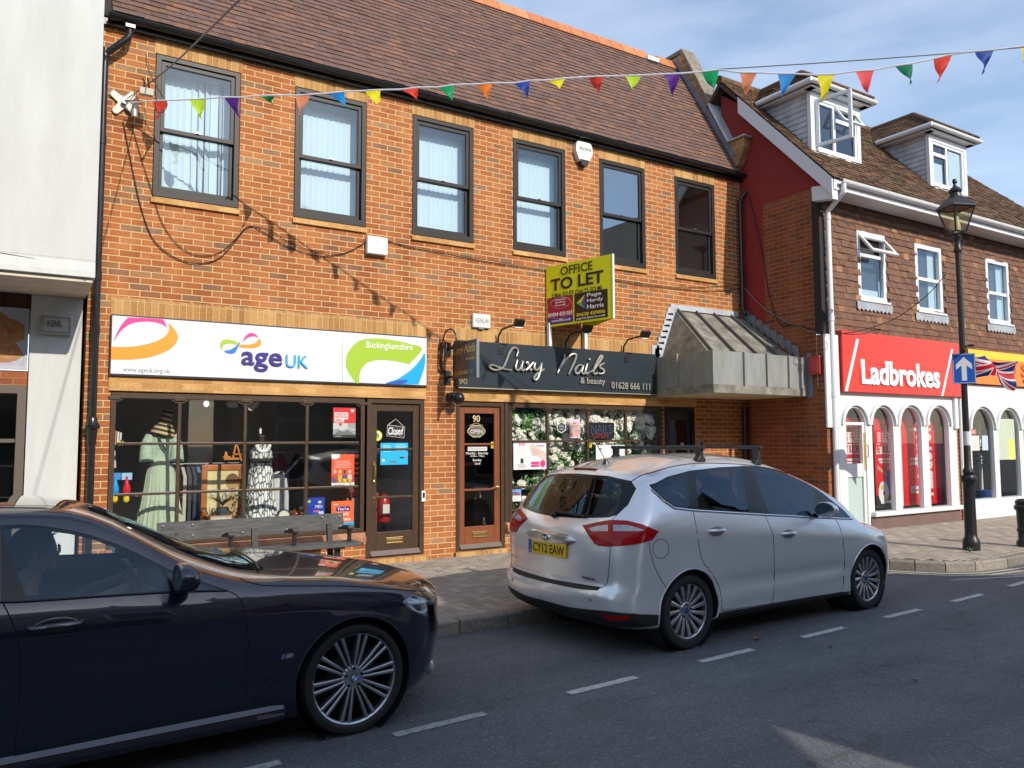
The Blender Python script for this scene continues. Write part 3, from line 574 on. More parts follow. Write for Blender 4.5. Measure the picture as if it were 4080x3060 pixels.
# dark side door beneath the canopy
dk = build(MB().frame(7.975, 8.675, .0, 2.165, .07, .0, .10, tb=.03), 'side_door', mat('black_door_paint', (.012, .012, .014), .35), bb)
build(MB().box(8.045, 8.605, .05, .09, .03, 2.09), 'door_panel', mat('dark_panel', (.03, .03, .032), .3), dk)
build(MB().quad((8.12, .045, 1.0), (8.53, .045, 1.0), (8.53, .045, 1.95), (8.12, .045, 1.95)), 'pane', glassmat('dark_glass', (.12, .13, .13), .08), dk)
# zinc canopy over the side entrance
ZINC = mat('canopy_zinc', (.26, .265, .25), .55, .15, .5, noise=.16, nscale=2.5, stretch=(3, 3, .7), bump=.1, bscale=6)
ZINCD = mat('stained_zinc', (.21, .20, .165), .7, .1, .4, noise=.5, nscale=5, stretch=(1, 1, 1))
cx0, cx1, cy, cz0, cz1 = 7.72, 9.94, -1.36, 2.34, 2.98
mb = MB(); mb.box(cx0, cx1, cy, cy+.03, cz0, cz1); mb.box(cx0, cx0+.03, cy+.03, .0, cz0, cz1); mb.box(cx0+.03, cx1, cy+.03, 0, cz0+.02, cz0+.05)
cn = build(mb, 'canopy', ZINC, bb)
mb = MB(); mb.box(cx0-.008, cx1, cy-.012, cy+.0, cz0-.01, cz0+.12); mb.box(cx0-.012, cx0, cy+.0, 0, cz0-.01, cz0+.12); build(mb, 'drip_edge', ZINCD, cn)
build(MB().box(cx0+.02, cx1, cy+.02, -.03, cz0-.012, cz0+.0), 'soffit', mat('cream_soffit', (.62, .50, .33), .7, noise=.1), cn)
for x in (8.38, 8.91, 9.44): build(MB().box(x, x+.025, cy-.035, cy, cz0+.12, cz1+.01), 'standing_seam', ZINC, cn)
build(MB().box(cx0-.035, cx0, -.62, -.595, cz0+.12, cz1+.01), 'standing_seam', ZINC, cn)
top = (8.20, 9.94, 3.83); e = .16
A, B, C_, D_ = V((cx0+e, cy+e, cz1-.08)), V((cx1, cy+e, cz1-.08)), V((cx1, -.0, top[2])), V((8.26, -.0, top[2])); E_ = V((cx0+e, 0, cz1-.08))
mb = MB(); mb.quad(A, B, C_, D_); mb.quad(A, D_, E_); build(mb, 'canopy_roof', ZINCD, cn)
mb = MB()
for k in range(4):
    t = k/3.6; p, q = A.lerp(B, .02+t*.93), D_.lerp(C_, .02+t*.93)
    n = (B-A).cross(D_-A).normalized()
    if n.z < 0: n = -n
    mb.obox(p, V((.03, 0, 0)), q-p, n*.05)
build(mb, 'roof_seam', mat('dark_zinc', (.09, .09, .085), .6), cn)
mb = MB(); mb.box(8.14, 9.80, -.03, -.004, 3.84, 3.93)
for k in range(9):
    t0, t1 = k/9, (k+1)/9; z0_ = 3.84-.92*t0; xa = 8.14-.40*t0; xb = 8.14-.40*t1; z1_ = 3.84-.92*t1
    mb.prism([(xa-.06, z0_+.02), (xa+.10, z0_+.04), (xb+.14, z1_), (xb-.03, z1_)], -.028, -.004)
mb.box(7.70, 7.86, -.028, -.004, 2.9, 3.2); mb.prism([(8.10, 3.88), (8.30, 3.84), (7.90, 2.92), (7.72, 2.92)], -.0225, -.0035)
build(mb, 'lead_flashing', mat('bright_lead', (.55, .58, .62), .4, .3, noise=.15), cn)
mb = MB()
for k in range(8):
    t0, t1 = k/8, (k+1)/8; y0_, y1_ = -.02-1.2*t0, -.02-1.2*t1; a = 3.84-.86*t0; b = 3.84-.86*t1
    mb.prism([(y0_, a+.02), (y0_, a+.14), (y1_+.02, a+.10), (y1_, b), (y1_, b-.05)], 9.925, 9.945, 0)
mb.box(9.93, 9.948, -1.46, -1.36, 2.3, 3.05)
build(mb, 'lead_flashing', mat('dull_lead', (.22, .23, .26), .5, .3, noise=.2), cn)
# ================================================================== white rendered building on the left
wb = thing('white_building', (-4, 0, 0), 'white rendered building with overhanging upper floor at the left edge', 'building')
REND = mat('white_render', (.545, .55, .53), .9, noise=.08, nscale=1.6, stretch=(2.2, 2.2, .5), bump=.35, bscale=45)
xr = Q(-1.05, 205, 600)[0]; zs = Q(-1.05, 100, 598)[1]
mb = MB(); mb.box(-14, xr, -1.05, 4, 3.42, 9.5)
P0 = [(-1.05, 3.42), (-1.05, 3.40), (-1.075, 3.30), (-1.08, 3.245), (-1.06, 3.24), (4, 3.24), (4, 3.42)]
mb.prism([(y, z-.002 if z > 3.4 else z) for y, z in P0], -14, xr, 0)
build(mb, 'upper_wall', REND, wb)
build(MB().box(-14, xr-.02, -1.04, -.03, 3.20, 3.238), 'soffit', mat('soffit_paint', (.62, .55, .44), .7, noise=.15), wb)
build(MB().tube([(-8, -1.052, 3.58)]+[(x, -1.053, 3.56-.03*k+random.uniform(-.012, .012)) for k, x in enumerate((-4, -3.2, -2.6, -2.2, -1.8, -1.5, -1.2, -.95))]+[(-.82, -1.053, 3.30), (-.70, -1.06, 3.22)], .004, 5), 'crack', flat((.12, .12, .11), .9), wb)
xw = Q(-.02, 180, 640)[0]; xp = Q(-.02, 62, 800)[0]
build(MB().box(xp, xw, -.02, 3, -.1, 3.2), 'pier', REND, wb)
b0 = Q(0, 30, 800)
mb = MB(); zt0, zt1 = Q(.03, 30, 798)[1], Q(.03, 30, 665)[1]
mb.box(-14, xp, .06, .3, zt1+.02, 3.2); build(mb, 'brick_band', brickmat('dark_soldier', [(0, (.10, .05, .035)), (1, (.16, .07, .045))], (.14, .09, .06), axis='x', off=0), wb)  # soldier course in dark brown brick
mb = MB(); z2 = Q(.03, 30, 832)[1]; mb.box(-14, xp, .05, .3, z2, zt0-.01); build(mb, 'brick_band', BRICKS, wb)
f = build(MB().frame(-9, xp-.01, -.1, z2-.005, .085, .0, .1), 'shop_window', mat('grey_brown_frame', (.11, .085, .065), .45), wb, bev=.004)
zb = Q(.04, 20, 952)[1]; build(MB().box(-8.9, xp-.1, .02, .07, zb-.02, zb+.02).box(-2.05, -1.97, .0, .08, 0, z2-.1), 'glazing_bar', mat('grey_brown_bar', (.10, .08, .06), .45), f)
build(MB().quad((-8.9, .05, 0), (xp-.09, .05, 0), (xp-.09, .05, z2-.09), (-8.9, .05, z2-.09)), 'pane', SHOPGL, f)
room('shop_interior', -9, xp, .12, 3, .0, z2, mat('dim_green_wall', (.05, .075, .07), .8), wb)
# picture panel of bread rolls above that window
pn = thing('bakery_sign', (-2, .05, 2.6), 'framed photo panel of golden bread rolls at far left', 'sign')
x1 = Q(.05, 61, 730)[0]
build(MB().frame(-4.5, x1, zt0, zt1, .03, .02, .06), 'frame', mat('panel_frame', (.42, .44, .47), .4), pn)
build(MB().box(-4.47, x1-.03, .035, .058, zt0+.03, zt1-.03), 'print', mat('print_backdrop', (.40, .40, .46), .5, noise=.15, nscale=4), pn)
random.seed(4)
for (dx, dy, r) in ((8, 708, 34), (-25, 690, 40), (28, 722, 26), (-4, 748, 36), (30, 705, 20), (-40, 745, 40), (12, 765, 26)):
    x, z = Q(.034, dx, dy); r = r*.0055; a = random.uniform(-.6, .3)
    pts = [(x+r*math.cos(t)*1.1*math.cos(a)-r*.62*math.sin(t)*math.sin(a), z+r*math.cos(t)*1.1*math.sin(a)+r*.62*math.sin(t)*math.cos(a)) for t in [math.pi*2*k/20 for k in range(20)]]
    pts = [(min(p, x1-.04), max(zt0+.04, min(zt1-.04, q))) for p, q in pts]
    y = .033-random.uniform(0, .004)
    build(MB().prism(pts, y, y+.001), 'printed_roll', mat('bread_print', (.50+random.uniform(-.06, .06), .24, .075), .5, noise=.5, nscale=14, col2=(.25, .09, .025)), pn)
# ================================================================== tile-hung building on the right
YL = -1.65
lb = thing('tile_hung_building', (12.5, YL, 0), 'tile hung building with mossy brown roof and two white dormers at the right', 'building')
XS = 9.95; XE = 30
RED = mat('red_wall_paint', (.26, .020, .015), .75, noise=.12, nscale=3)
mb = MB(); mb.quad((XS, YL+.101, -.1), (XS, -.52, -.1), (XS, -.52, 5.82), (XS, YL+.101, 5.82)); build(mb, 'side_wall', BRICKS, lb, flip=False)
mb = MB(); mb.quad((XS, -.52, 3.0), (XS, .4, 3.0), (XS, .4, 8.2), (XS, -.52, 7.5)); mb.quad((XS, YL-.36, 5.82), (XS, -.52, 5.82), (XS, -.52, 7.4), (XS, YL-.36, 5.9)); build(mb, 'painted_wall', RED, lb, flip=False)
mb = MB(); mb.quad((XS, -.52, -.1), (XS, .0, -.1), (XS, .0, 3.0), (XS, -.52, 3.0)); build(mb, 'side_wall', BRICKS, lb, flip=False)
YR_, ZR_ = .30, 8.42; YEV, ZEV = -2.08, 5.83
mb = MB(); mb.quad((XS, YL, 3.3), (XE, YL, 3.3), (XE, YL, 5.75), (XS, YL, 5.75)); mb.box(XS, XE, YL+.02, YL+.03, 3.3, 5.75)
# tile hanging, each tile its own slab
TH = islandmat('hung_tile', [(0, (.13, .068, .047)), (.25, (.165, .083, .053)), (.5, (.19, .096, .06)), (.72, (.155, .09, .066)), (.95, (.215, .112, .064)), (1, (.36, .18, .09))], .85, .6, 22)
WIN = []
def wrect(l, t, r, b):
    x0, x1, z0, z1 = bbox(YL, l, t, r, b); return (x0, x1, z0, z1)
W3 = [(10.98, 11.80, 4.02, 5.24), (12.72, 13.60, 3.97, 5.24), (15.20, 16.10, 3.95, 5.26)]
def clear(x, u):
    z = 3.32+u
    x += XS+.10
    return not any(a-.02 < x < b+.02 and c-.02 < z < d+.03 for a, b, c, d in W3)
mb = MB(); tiled(mb, (XS+.10, YL-.012, 3.30), (1, 0, 0), (0, .03, 2.45), (0, -1, .02), 9.5, 2.46, tw=.165, ga=.114, th=.014, jit=.007, seed=9, inside=clear)
build(mb, 'hung_tiles', TH, lb, flip=False)
mb = MB(); wall_holes(mb, XS, XE, 3.28, 5.76, W3, YL, .13); build(mb, 'front_wall', flat((.09, .05, .035), .9), lb, flip=False)
build(MB().box(XS-.015, XS+.10, YL-.03, YL+.11, 3.36, 5.74), 'corner_board', mat('tarred_board', (.022, .018, .016), .8), lb)
# roof
def ridge_end(y): return 16.9-(y-YR_)*-.55
MOSS = islandmat('mossy_tile', [(0, (.085, .05, .033)), (.35, (.115, .066, .04)), (.7, (.14, .08, .048)), (1, (.17, .095, .055))], .95, .7, 20, moss=(.085, .085, .028, .5), bump=.8)
us2 = V((0, YR_-YEV, ZR_-ZEV)); n2 = V((0, -us2.z, us2.y))
DORM = [(10.20, 11.56), (13.82, 15.14)]
hipx = lambda u: 19.3-2.9*u/us2.length
mb = MB(); tiled(mb, (9.78, YEV, ZEV), (1, 0, 0), us2, n2, 12, us2.length, tw=.165, ga=.1, th=.016, jit=.010, seed=12, inside=lambda x, u: 9.78+x < hipx(u))
build(mb, 'roof', MOSS, lb, flip=False)
mb = MB(); e = .02
mb.prism([(YEV+.02, ZEV-.02), (YR_, ZR_-.02), (YR_+2.3, ZEV), (YR_+2.3, ZEV-.06), (YR_, ZR_-.12), (YEV+.05, ZEV-.06)], 9.80, 16.4, 0)
mb.add([(16.4, YEV+.02, ZEV-.02), (19.25, YEV+.02, ZEV-.02), (16.4, YR_, ZR_-.02), (16.4, YR_+2.3, ZEV), (19.25, YR_+2.3, ZEV)], [(0, 1, 2), (1, 4, 2), (2, 4, 3)])
build(mb, 'roof_deck', flat((.08, .05, .035), .9), lb)
mb = MB(); x = 9.78
while x < 16.3: mb.tube([(x+.005, YR_, ZR_+.0), (x+.30, YR_, ZR_+.0)], .085, 12); x += .305
build(mb, 'ridge', MOSS, lb)
# white bargeboard, soffit, gutter
mb = MB(); t = us2.normalized(); nn2 = n2.normalized()
o = V((9.775, YEV+.02, ZEV+.005)); w_ = V((0, 0, -.30))
mb.add([o, o+t*(us2.length*.80), o+t*(us2.length*.80)+w_, o+w_*.95, o+V((.03, 0, 0)), o+t*(us2.length*.80)+V((.03, 0, 0)), o+t*(us2.length*.80)+w_+V((.03, 0, 0)), o+w_*.95+V((.03, 0, 0))],
       [(0, 1, 2, 3), (7, 6, 5, 4), (0, 4, 5, 1), (1, 5, 6, 2), (2, 6, 7, 3), (3, 7, 4, 0)])
build(mb, 'bargeboard', mat('bargeboard_upvc', (.70, .71, .73), .35), lb)
mb = MB(); mb.prism([(YEV+.04, 5.50), (YL-.0, 5.56), (YL-.0, 5.80), (YEV+.04, 5.74)], 9.81, XS, 0); mb.box(9.83, XE, YEV+.05, YL-.02, 5.66, 5.68); mb.box(9.83, XE, YEV+.02, YEV+.045, 5.66, 5.83); build(mb, 'soffit', WHITEP, lb)
mb = MB(); gutter(mb, 9.92, 26, YEV-.03, 5.81, .065)
for x in [9.92+1.25*k for k in range(12)]: gutter(mb, x, x+.05, YEV-.03, 5.81, .072)
build(mb, 'gutter', WHITEP, lb, smooth=True, ang=50)
xd = Q(YL-.09, 1795, 700)[0]
mb = MB(); xo = Q(YEV-.03, 1822, 395)[0]; mb.tube([(xo, YEV-.03, 5.76), (xo, YEV-.03, 5.62), (xd, YL-.10, 5.40), (xd, YL-.10, 5.30), (xd, YL-.10, 0)], .042, 12)
for z in (5.3, 2.35, 3.6): mb.tube([(xd, YL-.10, z-.04), (xd, YL-.10, z+.04)], .05, 12)
build(mb, 'downpipe', WHITEP, lb, smooth=True)
# three white casements with scalloped lead aprons
CURT = mat('net_curtain', (.62, .62, .60), .9)
for i, (a, b, c, d) in enumerate(W3):
    f = build(MB().frame(a, b, c, d, .085, YL-.012, YL+.06, tb=.08), 'window', WHITEP, lb, bev=.006)
    zt = d-.42 if i == 0 else c+.62
    build(MB().box(a+.085, b-.085, YL+.005, YL+.05, zt-.03, zt+.03), 'transom', WHITEP, f)
    if i == 0:      # top light propped open
        h = V((0, YL-.02, d-.06)); dz = .44; k = rad(38); vd = V((0, -math.sin(k), -math.cos(k)))*dz; nd = V((0, math.cos(k), -math.sin(k)))*.04
        mb = MB(); wd = b-a-.06; ts = .07
        for (u0, u1, v0, v1) in ((0, wd, 0, ts/dz), (0, wd, 1-ts/dz, 1), (0, ts, ts/dz, 1-ts/dz), (wd-ts, wd, ts/dz, 1-ts/dz)):
            mb.obox(h+V((a+.03+u0, 0, 0))+vd*v0, V((u1-u0, 0, 0)), vd*(v1-v0), nd)
        s_ = build(mb, 'top_light', WHITEP, f, bev=.005)
        q = lambda u, v: h+V((a+.03+u, 0, 0))+vd*v+nd*.5
        build(MB().quad(q(.05, .1), q(wd-.05, .1), q(wd-.05, .9), q(.05, .9)), 'pane', GLASS, f)
    build(MB().quad((a+.08, YL+.03, c+.07), (b-.08, YL+.03, c+.07), (b-.08, YL+.03, zt if i == 0 else d-.08), (a+.08, YL+.03, zt if i == 0 else d-.08)), 'pane', GLASSU, f)
    build(MB().box(a+.02, b-.02, YL+.13, YL+.135, c, d).box(a, b, YL+.5, YL+.51, c-.1, d+.1), 'room_back', flat((.05, .055, .06), .9), f)
    if i != 0: build(MB().box(b-.30, b-.09, YL+.10, YL+.12, c+.06, d-.06), 'curtain', CURT, f)
    else: build(MB().box(a+.1, b-.09, YL+.10, YL+.12, c+.06, c+.22), 'curtain', CURT, f)
    build(MB().box(a-.03, b+.03, YL-.07, YL, c-.035, c+.004), 'sill', WHITEP, f, bev=.006)
    pts = [(a-.10, c-.04), (a-.10, c-.16)]; n = 9; s_ = (b-a+.20)/n
    for k in range(n): pts += [(a-.10+s_*(k+.25), c-.19), (a-.10+s_*(k+.6), c-.19), (a-.10+s_*(k+1), c-.155)]
    pts += [(b+.10, c-.04)]
    build(MB().prism(pts, YL-.05, YL-.044), 'lead_apron', mat('apron_lead', (.38, .40, .42), .5, .2, noise=.2), f)
# dormers
BOARD = mat('white_weatherboard', (.60, .60, .61), .6, noise=.22, nscale=4, col2=(.36, .36, .37))
YD = -1.38
roofz = lambda y: ZEV+(y-YEV)*us2.z/us2.y
for i, (a, b) in enumerate(DORM):
    zb, zt = 6.60, 7.63; dm = build(MB().box(a+.02, b-.02, YD+.03, 1.2, 6.7, zt).box(a+.005, b-.005, YD+.05, -.2, 6.55, zt), 'dormer', flat((.3, .3, .3), .7), lb)
    for x, s in ((a, -1), (b, 1)):          # lapped boards on both cheeks
        mb = MB(); zz = 6.55
        while zz < zt:
            y1 = YEV+(zz+.12-ZEV)*us2.y/us2.z+.15
            mb.prism([(YD+.06, zz), (max(y1, YD+.1), zz), (max(y1, YD+.1), zz+.105), (YD+.06, zz+.105)], x-s*.012, x+s*.002, 0)
            mb.add([(x+s*.018, YD+.06, zz), (x+s*.018, max(y1, YD+.1), zz), (x+s*.004, max(y1, YD+.1), zz+.1), (x+s*.004, YD+.06, zz+.1), (x+s*.003, YD+.06, zz), (x+s*.003, max(y1, YD+.1), zz)], [(0, 1, 2, 3), (0, 1, 5, 4)])
            zz += .1
        build(mb, 'cheek_boards', BOARD, dm, flip=False)
    fr = build(MB().frame(a-.02, b+.02, zb-.05, zt, .10, YD-.03, YD+.05, tb=.08, tt=.12), 'dormer_window', WHITEP, lb, bev=.006)
    mid = a+(b-a)*.47; w0, w1 = a+.10, b-.10; c, d = zb+.05, zt-.13
    build(MB().frame(w0-.02, w1+.02, c-.02, d+.02, .06, YD-.015, YD+.04), 'casement_frame', WHITEP, fr, bev=.004)
    build(MB().box(mid-.035, mid+.035, YD-.012, YD+.035, c, d).box((mid if i == 0 else w0), (w1 if i == 0 else mid), YD-.01, YD+.03, c+.58, c+.65), 'mullion', WHITEP, fr)
    build(MB().quad((w0, YD+.02, c), (w1, YD+.02, c), (w1, YD+.02, d), (w0, YD+.02, d)), 'pane', GLASSU, fr)
    build(MB().box(w0, w1, YD+.03, YD+.032, c, d), 'room_back', flat((.07, .09, .13), .8) if i == 0 else flat((.22, .24, .25), .8), fr)
    if i == 1: build(MB().box(mid+.12, w1-.05, YD+.024, YD+.029, c+.03, d-.05).box(w0+.05, mid-.12, YD+.024, YD+.029, c+.03, c+.45), 'curtain', CURT, fr)
    if i == 0:      # side-hung casement standing wide open, top light tilted
        h = V((w0-.01, YD-.04, 0)); dirv = V((math.cos(rad(-78)), math.sin(rad(-78)), 0)); wd = .62; n = V((-dirv.y, dirv.x, 0))*.045
        mb = MB(); hh = d-c
        for (u0, u1, v0, v1) in ((0, wd, 0, .06), (0, wd, hh-.06, hh), (0, .06, .06, hh-.06), (wd-.06, wd, .06, hh-.06)): mb.obox(h+dirv*u0+V((0, 0, c+v0)), dirv*(u1-u0), n, V((0, 0, v1-v0)))
        sh = build(mb, 'open_casement', WHITEP, fr, bev=.005)
        q = lambda u, v: h+dirv*u+n*.5+V((0, 0, c+v))
        build(MB().quad(q(.05, .05), q(wd-.05, .05), q(wd-.05, hh-.05), q(.05, hh-.05)), 'pane', GLASS, fr)
        k = rad(32); hz = V((mid+.02, YD-.03, d)); vd = V((0, -math.sin(k), -math.cos(k)))*.34; nd = V((0, math.cos(k), -math.sin(k)))*.035; mb = MB(); wd2 = w1-mid-.02
        for (u0, u1, v0, v1) in ((0, wd2, 0, .16), (0, wd2, .84, 1), (0, .055, .16, .84), (wd2-.055, wd2, .16, .84)): mb.obox(hz+V((u0, 0, 0))+vd*v0, V((u1-u0, 0, 0)), vd*(v1-v0), nd)
        build(mb, 'open_top_light', WHITEP, fr)
    build(MB().box(a-.03, b+.03, YD-.07, YD-.02, zb-.09, zb-.05), 'sill', WHITEP, fr)
    # hipped tiled roof with white gutter all round
    g0, g1, yf, ze, zr = a-.20, b+.20, YD-.20, 7.74, 8.40; m_ = (a+b)/2; yp = -.72; yb = .25
    pts = [V((g0, yf, ze)), V((g1, yf, ze)), V((g1, yb, ze)), V((g0, yb, ze)), V((m_, yp, zr)), V((m_, yb, zr))]
    build(MB().add(pts, [(0, 1, 4), (1, 2, 5, 4), (0, 4, 5, 3), (0, 3, 2, 1), (3, 5, 2)]), 'roof_deck', flat((.04, .03, .025), .9), dm)
    mb = MB()
    hl = math.hypot(m_-g0, zr-ze); fl = math.hypot(yp-yf, zr-ze)
    tiled(mb, (g0, yb, ze), (0, -1, 0), (m_-g0, 0, zr-ze), (-(zr-ze), 0, m_-g0), yb-yf, hl, jit=.006, seed=30+i, inside=lambda x, u: x < (yb-yf)-(yp-yf)*u/hl)
    tiled(mb, (g1, yf, ze), (0, 1, 0), (m_-g1, 0, zr-ze), ((zr-ze), 0, g1-m_), yb-yf, hl, jit=.006, seed=33+i, inside=lambda x, u: x > (yp-yf)*u/hl)
    tiled(mb, (g0, yf, ze), (1, 0, 0), (0, yp-yf, zr-ze), (0, -(zr-ze), yp-yf), g1-g0, fl, jit=.006, seed=36+i, inside=lambda x, u: (m_-g0)*u/fl < x < (g1-g0)-(m_-g0)*u/fl)
    mb.tube([(m_, yp, zr+.01), (m_, yb, zr+.01)], .06, 8); mb.tube([(g0, yf, ze+.04), (m_, yp, zr+.02)], .05, 8); mb.tube([(g1, yf, ze+.04), (m_, yp, zr+.02)], .05, 8)
    build(mb, 'roof', MOSS, dm, flip=False)
    mb = MB(); mb.box(g0+.06, g1-.06, yf+.05, YD, ze-.10, ze-.06); mb.box(g0+.05, a-.0, yf+.06, -.35, ze-.10, ze-.06); mb.box(b, g1-.05, yf+.06, -.35, ze-.10, ze-.06)
    gutter(mb, g0-.03, g1+.03, yf-.01, ze-.01, .055)
    mb.tube([(g0-.01, yf-.02, ze-.02), (g0-.01, -.42, ze-.02)], .05, 10); mb.tube([(g1+.01, yf-.02, ze-.02), (g1+.01, -.42, ze-.02)], .05, 10)
    build(mb, 'gutter', WHITEP, dm)
# ground floor of that building: arcaded white shopfronts
def arcade(name, x0, x1, xs, zsp, zt, zbase, zfas, par, doorbay=None, zsill=.38):
    """white screen with round-headed openings; xs = list of (left, right)"""
    mb = MB(); zf = zbase
    def ap(a, b, n=12): return [(a, zsp)]+[((a+b)/2-(b-a)/2*math.cos(math.pi*k/n), zsp+(b-a)/2*.98*math.sin(math.pi*k/n)) for k in range(1, n)]+[(b, zsp)]
    edges = [x0]+[(xs[i][1]+xs[i+1][0])/2 for i in range(len(xs)-1)]+[x1]
    for (a, b), e0, e1 in zip(xs, edges, edges[1:]):
        arc = ap(a, b)
        out = [(e0, zsp)]+arc+[(e1, zsp), (e1, zfas), (e0, zfas)]
        pl = [V((p[0], p[1], 0)) for p in out]
        tri = tessellate_polygon([pl]); n = len(out)
        mb.add([(p[0], YL-.03, p[1]) for p in out]+[(p[0], YL+.06, p[1]) for p in out], [tuple(t) for t in tri]+[tuple(i+n for i in reversed(t)) for t in tri]+[(i, i+n, (i+1) % n+n, (i+1) % n) for i in range(n)])
        zb = .09 if (doorbay is not None and (a, b) == xs[doorbay]) else zsill
        mb.box(e0, a, YL-.03, YL+.06, zb, zsp-.002); mb.box(b, e1, YL-.03, YL+.06, zb, zsp-.002)
    o = build(mb, name, WHITEP, par)
    mb = MB()
    for a, b in xs:     # raised hood moulding over each arch
        arc = [((a+b)/2-((b-a)/2+.03)*math.cos(math.pi*k/14), zsp+((b-a)/2+.03)*math.sin(math.pi*k/14)) for k in range(15)]
        arc2 = [((a+b)/2-((b-a)/2+.09)*math.cos(math.pi*k/14), zsp+((b-a)/2+.09)*math.sin(math.pi*k/14)) for k in range(15)]
        for k in range(14): mb.prism([arc[k], arc[k+1], arc2[k+1], arc2[k]], YL-.075, YL-.028)
    build(mb, 'arch_moulding', WHITEP, o)
    return o
A1 = [(10.42, 11.00), (11.18, 11.80), (12.00, 12.66), (12.88, 13.56)]
ar = arcade('arcade_front', 10.22, 13.82, A1, 1.86, 2.3, .05, 2.40, lb, doorbay=0)
build(MB().box(11.08, 13.85, YL-.12, YL+.08, .30, .375), 'sill', WHITEP, ar, bev=.01)
build(MB().box(11.06, 13.80, YL-.05, YL+.1, -.1, .30), 'plinth', mat('brown_plinth', (.16, .10, .085), .7, noise=.15), ar)
build(MB().quad((11.1, YL+.03, .37), (13.8, YL+.03, .37), (13.8, YL+.03, 2.4), (11.1, YL+.03, 2.4)), 'pane', SHOPGL, ar)
dd = build(MB().ring([(10.40, .1), (11.03, .1), (11.03, 1.9), (10.40, 1.9)], [(10.50, .16), (10.93, .16), (10.93, 1.85), (10.50, 1.85)], YL-.01, YL+.05).box(10.50, 10.93, YL-.005, YL+.045, .98, 1.20), 'shop_door', WHITEP, ar)
build(MB().quad((10.49, YL+.02, .15), (10.94, YL+.02, .15), (10.94, YL+.02, .99), (10.49, YL+.02, .99)), 'frosted_panel', mat('frosted_glass', (.45, .55, .53), .35), dd)
build(MB().quad((10.45, YL+.025, 1.19), (11.0, YL+.025, 1.19), (11.0, YL+.025, 2.4), (10.45, YL+.025, 2.4)), 'pane', SHOPGL, dd)
build(MB().box(10.965, 10.995, YL-.03, YL-.01, 1.1, 1.72).tube([(10.98, YL-.03, 1.3), (10.98, YL-.08, 1.32), (10.98, YL-.08, 1.5), (10.98, YL-.03, 1.52)], .01, 6), 'handle', BRASS, dd)
build(MB().box(XS-.04, 10.26, YL-.09, YL-.05, 1.80, 3.34), 'pilaster', WHITEP, lb, bev=.01)
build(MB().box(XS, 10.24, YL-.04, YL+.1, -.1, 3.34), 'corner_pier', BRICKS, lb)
build(MB().box(13.84, 14.12, YL-.02, YL+.1, -.1, 2.4), 'brick_pier', BRICK, lb)
build(MB().box(13.72, 13.84, YL-.08, YL-.032, 1.80, 2.42), 'pilaster', WHITEP, lb, bev=.01)
build(MB().tube([(13.92, YL-.06, 2.4), (13.92, YL-.06, .1)], .03, 8), 'downpipe', WHITEP, lb)
room('betting_interior', 10.3, 13.82, YL+.12, YL+3, .08, 2.5, flat((.10, .10, .11), .8), lb)
A2 = [(14.34, 15.16), (15.34, 16.16), (16.34, 17.16), (17.34, 18.2)]
ar2 = arcade('arcade_front', 14.14, 18.4, A2, 1.80, 2.3, .05, 2.66, lb, zsill=.45)
build(MB().box(14.13, 18.4, YL-.10, YL+.08, .05, .45), 'stall_riser', WHITEP, ar2, bev=.01)
build(MB().quad((14.2, YL+.03, .42), (18.3, YL+.03, .42), (18.3, YL+.03, 2.6), (14.2, YL+.03, 2.6)), 'pane', SHOPGL, ar2)
room('takeaway_interior', 14.14, 18.4, YL+.12, YL+3, .08, 2.7, flat((.26, .25, .23), .8), lb)
mb = MB(); mb.quad((XS, YL+.02, 2.3), (XE, YL+.02, 2.3), (XE, YL+.02, 3.4), (XS, YL+.02, 3.4)); mb.quad((18.4, YL, 0), (XE, YL, 0), (XE, YL, 3.3), (18.4, YL, 3.3)); build(mb, 'front_wall', BRICK, lb, flip=False)
# ================================================================== shop signs
def zc(ox, oy, s): return lambda x, y: ((ox+s*x)/KP, (oy+s*y)/KP)
z6 = zc(400, 1150, .61483); z7 = zc(1600, 1100, .5425); z8 = zc(2880, 1200, .66298); z1 = zc(0, 0, .5425); z5 = zc(0, 900, .5425); z4 = zc(2400, 1000, .42194)
def shape(name, zf, pts, y, m, parent, th=.0015, sm=6): return build(MB().prism(spl2([Q(y, *zf(*p)) for p in pts], sm) if sm else [Q(y, *zf(*p)) for p in pts], y-th, y), name, m, parent)
def zt(s, name, zf, m, parent, l, t, r, b, y, **k): return text(s, name, m, parent, bbox(y, *zf(l, t), *zf(r, b)), y, **k)
SGW = mat('white_sign_panel', (.68, .70, .73), .35, noise=.02)
YS = -.062
sg = thing('shop_sign', (1.58, -.03, 2.7), 'long white shop sign with pink orange green and blue ribbon loops', 'sign')
build(MB().box(-.385, 3.535, -.055, -.002, 2.355, 3.045), 'backing', flat((.02, .02, .03), .4), sg)
build(MB().box(-.372, 2.315, -.062, -.050, 2.375, 3.028).box(2.319, 3.522, -.062, -.050, 2.375, 3.028), 'panel', SGW, sg)
PINK, ORAN, GREE, BLUE, NAVY, CYAN = [flat(srgb(c), .4) for c in ('d62f88', 'f6921e', '9aba2c', '0aa0dc', '2a1a80', '12a0e0')]
shape('pink_ribbon', z6, [(85, 345), (108, 285), (140, 230), (176, 190), (180, 186), (300, 191), (403, 199), (409, 203), (430, 249), (396, 231), (340, 217), (280, 215), (205, 226), (140, 268), (105, 315)], YS, PINK, sg)
shape('orange_ribbon', z6, [(441, 222), (470, 250), (497, 290), (503, 320), (488, 357), (440, 400), (340, 440), (240, 457), (150, 461), (72, 458), (70, 457), (71, 377), (74, 375), (150, 378), (250, 370), (350, 345), (410, 315), (438, 285), (446, 252)], YS, ORAN, sg)
